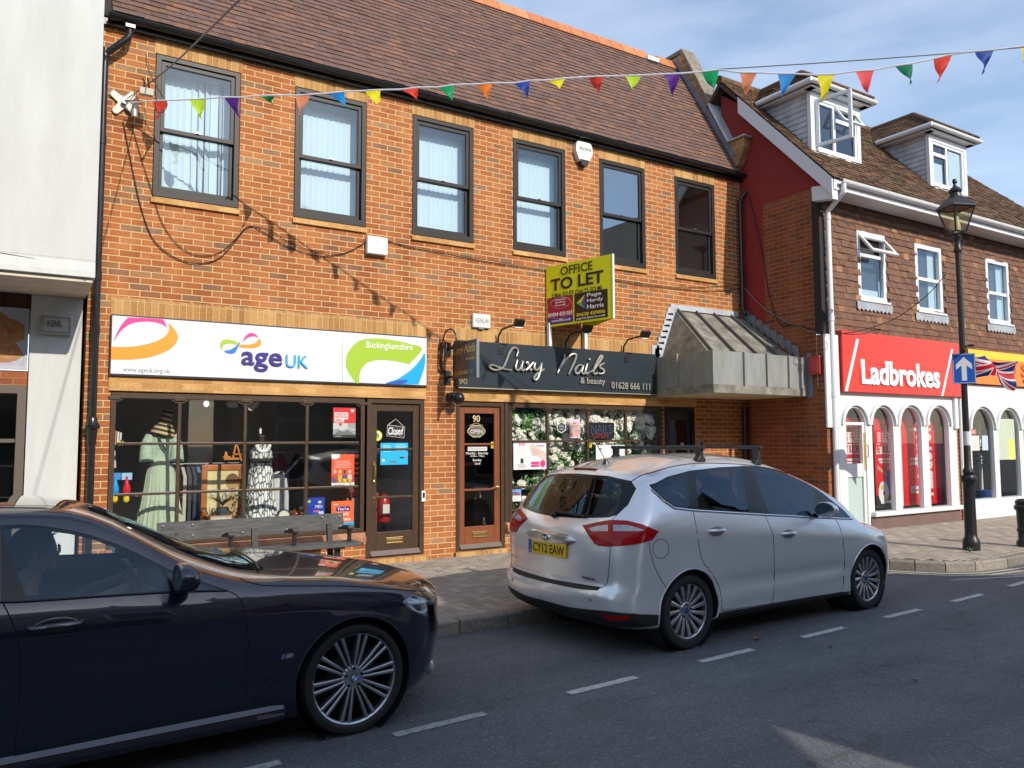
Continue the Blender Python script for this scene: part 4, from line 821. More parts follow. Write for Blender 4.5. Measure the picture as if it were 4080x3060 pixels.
shape('green_ribbon', z6, [(796, 408), (782, 390), (774, 365), (788, 338), (828, 328), (890, 348), (880, 364), (840, 356), (805, 363), (791, 383)], YS, GREE, sg)
shape('blue_ribbon', z6, [(803, 402), (840, 396), (877, 374), (907, 343), (890, 385), (870, 417), (845, 424), (815, 417)], YS, flat(srgb('1f6fc4'), .4), sg)
shape('pink_ribbon', z6, [(917, 353), (935, 316), (958, 292), (985, 287), (1010, 299), (1023, 319), (1000, 311), (965, 315), (938, 332)], YS, PINK, sg)
shape('orange_ribbon', z6, [(1026, 320), (1042, 345), (1035, 370), (1000, 385), (950, 387), (902, 381), (905, 363), (960, 363), (1003, 351), (1021, 336)], YS, ORAN, sg)
shape('green_ribbon', z6, [(2084, 391), (2000, 357), (1900, 334), (1780, 322), (1680, 337), (1612, 400), (1590, 470), (1600, 530), (1650, 606), (1655, 611), (1676, 611), (1678, 570), (1690, 525), (1730, 482), (1800, 463), (1900, 469), (1998, 488), (2004, 486)], YS, GREE, sg)
shape('blue_ribbon', z6, [(2101, 418), (2102, 500), (2062, 617), (2056, 621), (1850, 617), (1930, 583), (2020, 520), (2075, 457)], YS, BLUE, sg)
shape('blue_ribbon', z6, [(1990, 590), (1960, 619), (1852, 617.5), (1910, 597)], YS-.0012, flat(srgb('2b54b0'), .4), sg, th=.0012, sm=3)
zt('age', 'lettering', z6, NAVY, sg, 912, 413, 1176, 538, YS, bold=.014, depth=.02)
zt('UK', 'lettering', z6, CYAN, sg, 1200, 432, 1343, 514, YS, bold=.004, depth=.02)
GREYT = flat((.20, .21, .23), .5)
zt('www.ageuk.org.uk', 'lettering', z6, GREYT, sg, 146, 512, 452, 552, YS)
zt('Buckinghamshire', 'lettering', z6, flat((.8, .8, .8), .5), sg, 1722, 350, 2022, 406, YS, depth=.006)
# salon fascia with raised silver script
SLATE = mat('slate_sign_panel', (.018, .027, .034), .38, noise=.15, nscale=2)
SILV = mat('brushed_silver', (.50, .48, .42), .45, .7); GOLD = mat('gold_letter', (.60, .47, .22), .32, .9)
YF = -.12
ls = thing('salon_sign', (5.85, -.06, 2.7), 'long dark slate shop sign with raised silver script lettering', 'sign')
build(MB().box(3.985, 7.705, YF, -.004, 2.365, 3.03), 'panel', SLATE, ls, bev=.006)
build(MB().box(3.99, 7.69, YF-.004, YF+.004, 2.352, 2.364), 'edge_trim', SILV, ls)
ST = [[(845, 590), (856, 548), (840, 527), (815, 532), (790, 568), (770, 620), (745, 670), (700, 690), (662, 682), (645, 664), (668, 653), (710, 668), (760, 684), (808, 690)],
      [(852, 616), (838, 668), (850, 690), (872, 678), (892, 622)], [(892, 622), (880, 672), (890, 693), (910, 684)], [(915, 642), (926, 633), (936, 664), (946, 690), (960, 681)], [(970, 632), (942, 664), (914, 692)],
      [(982, 638), (974, 672), (988, 690), (1010, 678), (1032, 636)], [(1032, 636), (1018, 700), (1002, 745), (985, 762), (972, 750), (988, 724), (1022, 700), (1048, 682)],
      [(1146, 712), (1172, 655), (1198, 598), (1192, 575)], [(1178, 660), (1208, 612), (1248, 576), (1282, 578), (1272, 622), (1246, 680), (1228, 722)],
      [(1334, 658), (1302, 655), (1276, 688), (1284, 715), (1308, 704), (1336, 656)], [(1336, 656), (1324, 698), (1334, 718), (1352, 704)], [(1366, 645), (1350, 693), (1358, 718), (1380, 704)],
      [(1386, 706), (1420, 680), (1462, 618), (1476, 592), (1462, 587), (1436, 628), (1410, 688), (1416, 718), (1440, 710)], [(1490, 640), (1464, 653), (1458, 672), (1486, 690), (1478, 714), (1446, 716)]]
def script(name, strokes, zf, y, m, parent, r=.013, fx=None):
    mb = MB()
    for s in strokes:
        P = [Q(y, *zf(*p)) for p in s]; P = spline([(a, y, b) for a, b in P], 5)
        rr = [r*(.75+.5*min(1, 4*i/len(P))*min(1, 4*(len(P)-i)/len(P))) for i in range(len(P))]; mb.tube([(p.x, p.y, p.z) for p in P], rr, 6)
    return build(mb, name, m, parent, smooth=True)
script('script_lettering', ST, z7, YF-.035, SILV, ls, r=.0135)
p = Q(YF-.035, *z7(1382, 612)); build(MB().ball((p[0], YF-.035, p[1]), .02, .014, .02), 'script_dot', SILV, ls, smooth=True)
zt('& beauty', 'lettering', z7, SILV, ls, 1312, 748, 1492, 806, YF-.02, bold=.004, depth=.012)
zt('01628 666 111', 'lettering', z7, SILV, ls, 1540, 783, 1822, 832, YF-.02, bold=.006, depth=.012)
zt('90', 'lettering', z7, GOLD, ls, 420, 752, 482, 795, YF-.003, bold=.01, depth=.004)
# projecting double-sided sign
xp_ = 3.872
pj = thing('projecting_sign', (xp_, 0, 2.7), 'small dark double sided hanging sign jutting from the brick pier over the salon door', 'sign')
DKSIGN = mat('dark_metal_sign', (.05, .05, .055), .22, .4)
build(MB().box(xp_-.012, xp_+.012, -.87, -.19, 2.455, 2.955), 'board', DKSIGN, pj)
build(MB().box(xp_-.016, xp_+.016, -.89, -.871, 2.44, 2.97), 'edge_trim', STEEL, pj)
for z in (2.90, 2.50):
    build(MB().box(xp_-.05, xp_+.05, -.012, -.0, z-.10, z+.10).box(xp_-.01, xp_+.01, -.20, -.012, z-.015, z+.015).ball((xp_-.03, -.014, z+.06), .008).ball((xp_+.03, -.014, z-.06), .008), 'bracket', BLACKM, pj)
fx = (0, -1, 0)
text('Luxy Nails', 'lettering', GOLD, pj, (.21, .84, 2.76, 2.91), ux=fx, at=(xp_-.013, 0, 0), shear=.35, bold=-.005)
text('& beauty', 'lettering', GOLD, pj, (.58, .82, 2.68, 2.735), ux=fx, at=(xp_-.013, 0, 0))
text('01628 666 111', 'lettering', GOLD, pj, (.26, .78, 2.51, 2.565), ux=fx, at=(xp_-.013, 0, 0))
# letting board: two boards meeting at an outer edge
A_ = V((5.56, -.03, 0)); AP = V((5.87, -1.25, 0)); B_ = V((6.24, -.03, 0)); zb_, zt_ = 3.335, 4.265
lt = thing('letting_board', (5.9, -.03, 3.3), 'yellow folded letting board on white posts reading office to let', 'sign')
LIME = mat('yellow_board', srgb('dfe012'), .4); WPOST = mat('white_post', (.7, .7, .68), .5)
ux = (AP-A_).normalized(); Lb = (AP-A_).length
def slab(a, b, th, name, m):
    d = (b-a); n = V((-d.y, d.x, 0)).normalized()*th
    return build(MB().obox((a.x, a.y, zb_), d, n, V((0, 0, zt_-zb_))), name, m, lt)
slab(A_, AP, .012, 'board', LIME); slab(AP+V((.014, 0, 0)), B_+V((.014, 0, 0)), .012, 'board', LIME)
build(MB().obox((AP.x-.004, AP.y-.004, zb_), V((.03, 0, 0)), V((0, .02, 0)), V((0, 0, zt_-zb_))), 'edge_strip', flat((.75, .76, .7), .5), lt)
nb = ux.cross(V((0, 0, 1)))
def pb(dx, dy):
    d = ray(dx, dy); t = (A_-CAM).dot(nb)/d.dot(nb); p = CAM+d*t; return ((p-A_).dot(ux), p.z)
def bt(s, m, l, t, r, b, name='lettering', **k):
    a = pb(l, (t+b)/2); c = pb(r, (t+b)/2); e = pb((l+r)/2, b); f = pb((l+r)/2, t)
    return text(s, name, m, lt, (a[0], c[0], e[1], f[1]), ux=ux, at=A_+nb*.001, **k)
def bpoly(name, pts, m, lift=.001, d=True):
    P = [pb(*p) for p in pts] if d else pts; o = A_+nb*lift
    return build(MB().add([o+ux*u+V((0, 0, v)) for u, v in P], [tuple(range(len(P)))]), name, m, lt, flip=False)
DKT = flat((.03, .02, .015), .5); WT = flat((.8, .8, .8), .5); YT = flat(srgb('e6d21e'), .5)
bt('OFFICE', DKT, 1211, 570, 1280, 589, bold=.012); bt('TO LET', DKT, 1190, 593, 1304, 620, bold=.03); bt('2,866 SQ FT (266.25 SQ M)', DKT, 1192, 625, 1301, 639, bold=.008)
u0, v0 = pb(1182, 676); u1, _ = pb(1238, 672); u2, _ = pb(1241, 672); u3, _ = pb(1313, 660)
bpoly('red_panel', [(u0, 3.365), (u1, 3.365), (u1, 3.775), (u0, 3.775)], flat(srgb('a81830'), .45), d=False)
el = lambda cx, cz, rx, rz, n=28: [(cx+rx*math.cos(2*math.pi*k/n), cz+rz*math.sin(2*math.pi*k/n)) for k in range(n)]
bpoly('purple_panel', [(u0, 3.366), (u1, 3.366), (u1, 3.46), (u0, 3.46)], flat(srgb('4a2a80'), .45), .0018, d=False)
def ringp(name, cx, cz, rx, rz, t, m, lift):
    o = A_+nb*lift; P = el(cx, cz, rx, rz); I = el(cx, cz, rx-t, rz-t); n = len(P)
    return build(MB().add([o+ux*u+V((0, 0, v)) for u, v in P+I], [(i, (i+1) % n, (i+1) % n+n, i+n) for i in range(n)]), name, m, lt, flip=False)
uc = (u0+u1)/2
ringp('oval_outline', uc+.02, 3.68, (u1-u0)*.38, .088, .006, flat((.75, .35, .4), .5), .0025); ringp('oval_outline', uc, 3.60, (u1-u0)*.49, .165, .006, flat((.75, .35, .4), .5), .0025)
for k, s in enumerate(('Duncan', 'Bailey', 'Kennedy')): text(s, 'lettering', WT, lt, (uc-.09, uc+.11, 3.715-.045*k, 3.748-.045*k), ux=ux, at=A_+nb*.003)
text('01494 450 951', 'lettering', WT, lt, (u0+.02, u1-.02, 3.475, 3.54), ux=ux, at=A_+nb*.003, bold=.01); text('www.dbk.co.uk', 'lettering', WT, lt, (u0+.09, u1-.05, 3.395, 3.435), ux=ux, at=A_+nb*.003)
bpoly('black_panel', [(u2, 3.365), (u3, 3.365), (u3, 3.775), (u2, 3.775)], flat(srgb('2a2018'), .45), d=False)
for k, s in enumerate(('Page', 'Hardy', 'Harris')): text(s, 'lettering', WT, lt, (u2+.24, u2+.24+(.26, .29, .30)[k], 3.685-.082*k, 3.752-.082*k), ux=ux, at=A_+nb*.003, bold=.008)
text('01628 439006', 'lettering', YT, lt, (u2+.04, u3-.05, 3.43, 3.48), ux=ux, at=A_+nb*.003, bold=.012); text('pagehardyharris.co.uk', 'lettering', WT, lt, (u2+.04, u3-.05, 3.375, 3.415), ux=ux, at=A_+nb*.003)
bpoly('logo_triangle', [(u2+.04, 3.635), (u2+.20, 3.745), (u2+.13, 3.63)], flat(srgb('d8d428'), .5), .002, d=False); bpoly('logo_triangle', [(u2+.04, 3.633), (u2+.13, 3.628), (u2+.20, 3.535)], flat(srgb('4cb45a'), .5), .002, d=False); bpoly('logo_triangle', [(u2+.205, 3.75), (u2+.205, 3.53), (u2+.135, 3.63)], flat(srgb('6a4a9a'), .5), .002, d=False)
for a, n in ((A_, 'post'), (B_, 'post')): build(MB().box(a.x, a.x+.055, -.095, -.03, 3.04, 3.40), n, WPOST, lt, bev=.004)
# betting-shop fascia
bs = thing('betting_shop_sign', (12, YL, 2.9), 'red fascia sign with bold white lettering and slashes above white arches', 'sign')
YB = YL-.13
REDS = mat('red_fascia', srgb('d8392c'), .35, noise=.05, nscale=2)
fx0, fx1, fz0, fz1 = 10.30, 14.0, 2.40, 3.42
build(MB().box(fx0, fx1, YB, YL-.0, fz0, fz1), 'panel', REDS, bs, bev=.006)
zt('Ladbrokes', 'lettering', z8, flat((.85, .85, .85), .4), bs, 828, 368, 1296, 512, YB, bold=.03, depth=.025)
for pts in ([(802, 226), (818, 229), (750, 541), (733, 540)], [(1373, 288), (1384, 289), (1325, 570), (1313, 569)]): shape('slash', z8, pts, YB, flat((.85, .85, .85), .4), bs, sm=0)
# orange takeaway fascia
ts = thing('takeaway_sign', (16, YL, 3), 'orange and yellow takeaway fascia sign behind the union flag', 'sign')
build(MB().box(14.2, 18.4, YB+.02, YL, 2.68, 3.34), 'panel', mat('orange_fascia', srgb('ee7d12'), .35), ts)
build(MB().box(14.2, 18.4, YB+.012, YB+.02, 3.18, 3.335), 'yellow_band', flat(srgb('f2c21a'), .4), ts)
text('CH', 'lettering', flat(srgb('5a2410'), .5), ts, (16.25, 16.55, 2.74, 2.84), YB+.012, bold=.02)
text('OO S', 'lettering', flat(srgb('b8500e'), .5), ts, (14.85, 16.5, 2.86, 3.14), YB+.012, bold=.03)
# ------------------------------------------------------------------ boxes and fittings on the walls
def wbox(name, label, y, l, t, r, b, d, m, cat, bev=.012):
    x0, x1, z0, z1 = bbox(y-d, l, t, r, b); o = thing(name, ((x0+x1)/2, y, (z0+z1)/2), label, cat); build(MB().box(x0, x1, y-d, y-.001, z0, z1), 'case', m, o, bev=bev); return o, (x0, x1, z0, z1)
CREAM = mat('aged_white_plastic', (.68, .67, .62), .45, noise=.06)
o, r = wbox('alarm_box', 'white square alarm box on brick above the salon sign', 0, 1022, 678, 1060, 708, .06, CREAM, 'alarm')
text('KENLIN', 'lettering', flat((.25, .27, .27), .5), o, (r[0]+.05, r[1]-.04, r[2]+.07, r[2]+.135), -.061)
build(MB().prism([(r[0]+.045, r[2]+.05), ((r[0]+r[1])/2, r[2]+.035), (r[1]-.035, r[2]+.05), (r[1]-.035, r[2]+.055), ((r[0]+r[1])/2, r[2]+.04), (r[0]+.045, r[2]+.055)], -.0615, -.06), 'printed_line', flat((.35, .37, .37), .5), o)
build(MB().box((r[0]+r[1])/2-.04, (r[0]+r[1])/2+.04, -.05, -.01, r[2]-.02, r[2]), 'base_clip', flat((.2, .2, .2), .5), o)
o, r = wbox('alarm_box', 'dirty grey alarm box on the white pier in shadow', -.02, 88, 682, 156, 722, .07, mat('dirty_box', (.42, .42, .40), .5, noise=.25, nscale=12), 'alarm')
text('KENL', 'lettering', flat((.12, .12, .12), .6), o, (r[0]+.06, r[0]+.20, r[2]+.08, r[2]+.15), -.091, bold=.02)
build(MB().frame(r[0]+.015, r[1]-.015, r[2]+.015, r[3]-.015, .012, -.096, -.09), 'rim', mat('dirty_rim', (.25, .24, .2), .6), o)
o, r = wbox('junction_box', 'white square junction box on brick below the second window', 0, 794, 511, 838, 549, .09, mat('white_box', (.74, .74, .72), .4), 'box')
build(MB().lathe([(.012, -.094), (.012, -.09)], ((r[0]+r[1])/2, 0, (r[2]+r[3])/2+.05), 10, ax=1), 'screw_cap', flat((.4, .4, .4), .5), o)
hx0, hz0 = Q(-.08, 1262, 330)
o = thing('alarm_box', (hx0, 0, hz0), 'white pointed hexagonal alarm box with black base between upper windows', 'alarm')
hp = fillet([(-.15, .17), (.14, .17), (.175, .02), (.09, -.16), (-.09, -.16), (-.175, .02)], .05)
build(MB().prism([(hx0+a, hz0+b) for a, b in hp], -.09, -.002), 'case', mat('cream_alarm', (.72, .70, .62), .4), o, bev=.02)
build(MB().prism([(hx0-.095, hz0-.12), (hx0+.095, hz0-.12), (hx0+.05, hz0-.21), (hx0-.05, hz0-.21)], -.098, -.004), 'strobe_base', flat((.02, .02, .02), .3), o)
text('Active', 'lettering', flat((.10, .12, .2), .5), o, (hx0-.10, hx0+.13, hz0+.03, hz0+.10), -.091); build(MB().box(hx0, hx0+.08, -.0925, -.09, hz0-.01, hz0-.002), 'printed_line', flat((.3, .3, .35), .5), o)
# red call box on the side wall
yb_, zb2 = un(0, 9.95, 1762, 790).y, un(0, 9.95, 1762, 790).z
o = thing('call_box', (9.95, yb_, zb2), 'red fire alarm box on the side wall beside the canopy', 'alarm')
build(MB().box(9.88, 9.949, yb_-.13, yb_+.10, zb2-.16, zb2+.16), 'case', mat('red_plastic', (.45, .035, .03), .4), o, bev=.02); build(MB().box(9.872, 9.88, yb_-.09, yb_+.06, zb2-.11, zb2+.11), 'cover', mat('red_cover', (.52, .06, .05), .35), o, bev=.004)
# little doorbell on the charity-shop door frame
x, z = Q(-.02, 915, 1072); o = thing('doorbell', (x, 0, z), 'small white doorbell on brown door frame', 'doorbell'); build(MB().box(x-.03, x+.03, -.025, -.004, z-.075, z+.075), 'case', WHITEP, o, bev=.008); build(MB().box(x-.015, x+.015, -.028, -.025, z-.02, z+.05), 'button', BLACKP, o)
# floodlights on swan arms over the salon sign
fl_ = None
FLL = ['left hand black floodlight on a swan arm over the script sign', 'middle black floodlight behind the letting board posts', 'right hand black floodlight near the zinc canopy']
for i, (dx, dy) in enumerate(((1076, 738), (1222, 748), (1347, 758))):
    x = Q(-.05, dx, dy)[0]
    if fl_ is None:
        fl_ = thing('floodlight', (x, -.05, 3.03), FLL[0], 'light', 'floodlights over the salon sign')
        build(MB().tube([(0, .01, -.06), (0, -.005, .10), (.01, -.10, .20), (.06, -.34, .235)], .014, 8), 'arm', BLACKM, fl_, local=True)
        build(MB().obox((.03, -.40, .20), (.14, -.03, 0), (0, .05, .03), (0, -.06, .09)), 'lamp_head', BLACKM, fl_, bev=.008, local=True)
        build(MB().obox((.045, -.392, .205), (.11, -.024, 0), (0, .05, .03), (0, -.012, -.018)), 'lens', mat('lamp_glass', (.75, .78, .8), .1), fl_, local=True)
        build(MB().box(-.045, .045, -.078, -.072, -.17, -.07), 'base_plate', BLACKM, fl_, local=True)
    else:
        c = copy_tree(fl_); c.location = (x, -.05, 3.03); c['label'] = FLL[i]
# wrought iron hanging-basket bracket on the pier
x, z = Q(-.05, 955, 770); o = thing('basket_bracket', (x, 0, z), 'black wrought iron basket hook on the brick pier', 'bracket')
mb = MB(); mb.tube([(x, -.02, z-.22), (x, -.02, z+.20)], .012, 8)
P = spline([(x, -.03, z+.12), (x+.01, -.12, z+.32), (x+.02, -.28, z+.36), (x+.03, -.40, z+.26), (x+.03, -.40, z+.12)], 6); mb.tube(P, .011, 8)
P = spline([(x, -.03, z-.18), (x-.01, -.08, z+.05), (x-.01, -.14, z+.18), (x-.01, -.20, z+.14), (x-.01, -.20, z-.08)], 6); mb.tube(P, .009, 8)
mb.box(x-.04, x+.04, -.022, -.002, z-.22, z-.18); mb.box(x-.04, x+.04, -.022, -.002, z+.10, z+.14); build(mb, 'hook', BLACKM, o)
# black twin spot fitting at the corner of the salon sign
x, z = Q(-.22, 986, 858); o = thing('spotlight', (x, -.1, z), 'black outdoor spotlight with round heads over the salon door', 'light')
build(MB().ball((x+.04, -.20, z-.01), .085, .10, .085, 14, 9), 'lamp_head', BLACKP, o, smooth=True); build(MB().ball((x-.07, -.22, z+.02), .05, .06, .05), 'sensor', BLACKP, o, smooth=True)
build(MB().box(x-.06, x+.06, -.13, -.03, z-.04, z+.06).tube([(x-.06, -.22, z), (x-.14, -.30, z-.10)], .012, 8), 'mount', BLACKM, o)
# cross-shaped anchor plate, splitter box, cables
x, z = Q(-.03, 268, 222); o = thing('anchor_plate', (x, 0, z), 'white four armed anchor plate holding bunting on the brick wall', 'bracket'); mb = MB(); pts = []
for k in range(4):
    a = rad(45+90*k+8); 
    for t in (-.16, -.08, 0, .08, .16): pts.append((x+.17*math.cos(a+t*1.5)*(1.0 if abs(t) < .1 else .93), z+.17*math.sin(a+t*1.5)*(1.0 if abs(t) < .1 else .93)))
    b = a+rad(45); pts.append((x+.062*math.cos(b), z+.062*math.sin(b)))
build(MB().prism(pts, -.035, -.005), 'plate', mat('cream_metal', (.62, .58, .48), .5, noise=.2), o, bev=.006)
build(MB().lathe([(.03, -.10), (.03, -.03)], (x, 0, z), 10, ax=1).tube([(x, -.09, z), (x+.10, -.20, z-.02), (x+.06, -.16, z-.16)], .014, 8), 'eye_bolt', STEEL, o)
build(MB().lathe([(.028, -.17), (.036, -.08), (.02, .0)], (x+.10, -.16, z-.02), 10), 'cable_clamp', mat('clamp', (.5, .5, .48), .35, .6), o)
sx, sz = Q(-.35, 316, 195); o = thing('splice_box', (sx, -.35, sz), 'small pale cable box hanging from the overhead wire', 'box'); build(MB().obox((sx-.07, -.38, sz-.06), (.14, -.03, -.01), (0, .07, 0), (0, 0, .08)), 'case', mat('splice', (.5, .46, .38), .5), o, bev=.006)
build(MB().tube([(sx-.03, -.35, sz+.02), (sx-.02, -.36, sz+.08), (sx-.04, -.35, sz+.13)], .01, 6).tube([(sx+.03, -.35, sz+.02), (sx+.02, -.36, sz+.08), (sx+.01, -.35, sz+.14)], .01, 6), 'gland', BLACKP, o)
CAB = mat('black_cable', (.012, .011, .010), .5)
def cable(label, pts, r=.009, n=8, m=CAB, name='cable'):
    P = spline(pts, n); o = build(MB().tube(P, r, 6), name, m, None, smooth=True); return tag(o, label, 'cable')
def wl(y, *D): return [(*[Q(y, *d)[0]], y, Q(y, *d)[1]) for d in D]
a0 = (x+.02, -.12, z+.02); e1 = un(1, -6.0, 535, -18); e0 = un(1, -.35, 316, 185)
cable('thin dark overhead wire rising across the roof from the anchor plate', [a0, (e0.x, e0.y, e0.z), (.5*(e0.x+e1.x), .5*(e0.y+e1.y), .5*(e0.z+e1.z)-.03), tuple(e1)], .006)
p1 = un(1, -.42, 318, 130); cable('black cable loop hanging in front of the first window', [(p1.x-.01, -.42, p1.z+.07), (p1.x, -.43, p1.z-.08), tuple(un(1, -.43, 345, 198)), tuple(un(1, -.43, 361, 224)), tuple(un(1, -.43, 350, 243)), tuple(un(1, -.43, 338, 231)), tuple(un(1, -.42, 340, 170)), (p1.x, -.42, p1.z-.02)], .005)
cable('lower black cable drooping from the anchor plate to the junction box', wl(-.02, (266, 262), (285, 360), (305, 450), (330, 515), (370, 552), (420, 569), (470, 560), (505, 525), (538, 489), (570, 502), (610, 527), (660, 546), (700, 553), (750, 545), (796, 520)), .006)
cable('upper black cable drooping beside it from the anchor plate', wl(-.02, (285, 270), (305, 340), (330, 420), (350, 480), (385, 530), (430, 552), (475, 545), (510, 515), (535, 491), (580, 496), (620, 520), (660, 537), (700, 545)), .0045)
cable('black cable crossing the brick from junction box to the right downpipe', wl(-.02, (838, 520), (880, 533), (950, 547), (1050, 565), (1180, 585), (1320, 606), (1400, 618), (1500, 627), (1560, 628), (1604, 622)), .005)
cable('thin second cable crossing the brick just above the other', wl(-.022, (838, 522), (950, 543), (1100, 570), (1320, 602), (1420, 616), (1500, 621), (1604, 614)), .004)
s0, s1 = un(0, 9.93, 1608, 622), un(0, 9.93, 1680, 684); cable('dark cable sagging across the red side wall', [tuple(un(1, -.02, 1606, 370)), tuple(un(0, 9.93, 1622, 440)), tuple(un(0, 9.93, 1645, 540)), tuple(un(0, 9.93, 1662, 640)), tuple(un(0, 9.93, 1685, 700)), tuple(un(0, 9.93, 1712, 702)), tuple(un(0, 9.93, 1760, 712))], .008)
cable('grey cable slanting from downpipe across the side wall', [tuple(un(0, 9.92, 1607, 622)), tuple(un(0, 9.93, 1650, 665)), tuple(un(0, 9.93, 1700, 695)), tuple(un(0, 9.93, 1768, 722))], .007, m=mat('grey_cable', (.2, .2, .2), .5))
cable('black telephone cable sagging across the hung tiles', [tuple(un(1, YL-.06, 1790, 722)), tuple(un(1, YL-.2, 1850, 716)), tuple(un(1, YL-.4, 1930, 690)), tuple(un(1, YL-.8, 2000, 640)), tuple(un(1, YL-1.3, 2045, 590))], .008)
# ================================================================== things in the shop windows
def poster(name, label, y, zf, l, t, r, b, base, elems, cat='poster', group=None, th=.002):
    x0, x1, z0, z1 = bbox(y, *zf(l, t), *zf(r, b)); o = thing(name, ((x0+x1)/2, y, (z0+z1)/2), label, cat, group)
    build(MB().box(x0, x1, y, y+th, z0, z1), 'sheet', base, o); k = 0
    for e in elems:
        k += 1; yy = y-.0006*k
        if e[0] == 't': text(e[1], 'lettering', e[6], o, bbox(yy, *zf(e[2], e[3]), *zf(e[4], e[5])), yy, bold=(e[7] if len(e) > 7 else 0), depth=.0004)
        elif e[0] == 'r': x_ = bbox(yy, *zf(*e[1:3]), *zf(*e[3:5])); build(MB().box(x_[0], x_[1], yy-.0003, yy, x_[2], x_[3]), e[6], e[5], o)
        elif e[0] == 'p': build(MB().prism([Q(yy, *zf(*p)) for p in e[1]], yy-.0003, yy), e[3], e[2], o)
        elif e[0] == 'c':   # ellipse
            c, z = Q(yy, *zf(e[1], e[2])); c2 = Q(yy, *zf(e[1]+e[3], e[2]))[0]; rx = abs(c2-c); rz = rx*e[4]
            build(MB().prism([(c+rx*math.cos(2*math.pi*i/20), z+rz*math.sin(2*math.pi*i/20)) for i in range(20)], yy-.0003, yy), e[6], e[5], o)
        elif e[0] == 'l':   # rows of fine print, too small to read
            random.seed(k); x_ = bbox(yy, *zf(*e[1:3]), *zf(*e[3:5])); n = e[5]; h = (x_[3]-x_[2])/n; mb = MB()
            for i in range(n):
                a = x_[0]+(x_[1]-x_[0])*random.uniform(0, .12); c = x_[1]-(x_[1]-x_[0])*random.uniform(0, .2); mb.box(a, c, yy-.0003, yy, x_[3]-h*(i+.6), x_[3]-h*(i+.28))
            build(mb, 'fine_print', e[6], o)
    return o
W_ = flat((.72, .72, .71), .5); RD = flat(srgb('d8242c'), .5); BK = flat((.02, .02, .022), .5); DG = flat((.16, .16, .17), .6); MG = flat((.34, .34, .35), .6); LG = flat((.55, .56, .57), .6); ORG = flat(srgb('e8582e'), .5); NV = flat(srgb('2a1a78'), .5); CY = flat(srgb('10a8dc'), .5)
YP = .066
poster('poster', 'red and white appeal poster reading Venezuela earthquake appeal high in the shop window', YP, z6, 1508, 772, 1653, 966, W_, [
    ('r', 1508, 772, 1653, 872, RD, 'red_band'), ('p', [(1518, 800), (1606, 803), (1606, 846), (1578, 848), (1578, 866), (1518, 866)], W_, 'title_box'),
    ('t', 'VENEZUELA', 1524, 806, 1600, 822, RD, .02), ('t', 'EARTHQUAKE', 1524, 825, 1602, 841, RD, .02), ('t', 'APPEAL', 1524, 845, 1571, 862, RD, .02), ('r', 1624, 782, 1643, 800, W_, 'logo_box'),
    ('r', 1508, 872, 1653, 966, LG, 'photo'), ('p', [(1508, 912), (1540, 905), (1560, 920), (1600, 908), (1652, 918), (1652, 950), (1508, 950)], MG, 'rubble'), ('p', [(1600, 872), (1652, 872), (1652, 910), (1606, 905)], MG, 'building'), ('p', [(1520, 940), (1545, 918), (1575, 930), (1600, 915), (1640, 940), (1652, 950), (1508, 950)], DG, 'rubble'), ('r', 1508, 948, 1653, 966, BK, 'foot_band'), ('c', 1556, 880, 9, 1, RD, 'badge'), ('l', 1518, 953, 1570, 960, 1, W_)])
poster('poster', 'orange poster with four people in yellow seats in the middle of the shop window', YP, z6, 1498, 1074, 1645, 1287, ORG, [
    ('r', 1498, 1255, 1645, 1287, W_, 'foot_band'), ('p', [(1498, 1074), (1555, 1074), (1548, 1098), (1520, 1106), (1498, 1100)], W_, 'speech_shape'), ('l', 1515, 1112, 1632, 1165, 5, flat((.75, .5, .45), .5)), ('r', 1498, 1212, 1645, 1256, flat(srgb('b83a20'), .5), 'sofa')]
    + [('c', 1520+32*i, 1186, 10, 1.3, flat(c, .6), 'head') for i, c in enumerate(((.55, .4, .3), (.6, .45, .2), (.12, .06, .04), (.5, .42, .4)))] + [('p', [(1508+32*i, 1205), (1532+32*i, 1205), (1536+32*i, 1235), (1504+32*i, 1235)], flat(c, .6), 'jacket') for i, c in enumerate(((.5, .05, .05), (.6, .35, .04), (.08, .08, .2), (.6, .5, .45)))] + [('p', [(1506+32*i, 1232), (1534+32*i, 1232), (1530+32*i, 1258), (1512+32*i, 1258)], flat(c, .6), 'trousers') for i, c in enumerate(((.05, .08, .3), (.6, .36, .03), (.7, .45, .05), (.6, .36, .03)))] + [('l', 1505, 1268, 1600, 1276, 1, MG), ('r', 1618, 1262, 1634, 1282, LG, 'logo_box')])
poster('poster', 'orange poster reading you are simply best behind the bench', YP, z6, 1496, 1376, 1641, 1588, flat(srgb('f0642a'), .5), [
    ('p', [(1528, 1414), (1617, 1410), (1617, 1440), (1528, 1444)], NV, 'name_strip'), ('t', "You're", 1534, 1416, 1610, 1437, W_, .02), ('t', 'simply', 1530, 1447, 1612, 1474, W_, .02), ('t', 'the best', 1528, 1482, 1622, 1504, W_, .02), ('p', [(1496, 1530), (1641, 1508), (1641, 1588), (1496, 1588)], CY, 'blue_band'), ('r', 1512, 1396, 1540, 1402, W_, 'logo_box')])
poster('notice', 'bright cyan notice on the glass of the brown charity shop door', .048, z6, 1815, 1000, 1993, 1141, CY, [('l', 1828, 1012, 1888, 1060, 6, flat((.4, .75, .9), .5)), ('l', 1905, 1008, 1988, 1055, 5, flat((.4, .75, .9), .5)), ('r', 1940, 1090, 1968, 1100, BK, 'card_mark'), ('r', 1972, 1086, 1985, 1096, RD, 'card_mark'), ('r', 1875, 1116, 1918, 1126, DG, 'card_mark'), ('r', 1826, 1106, 1842, 1120, W_, 'logo')], cat='notice')
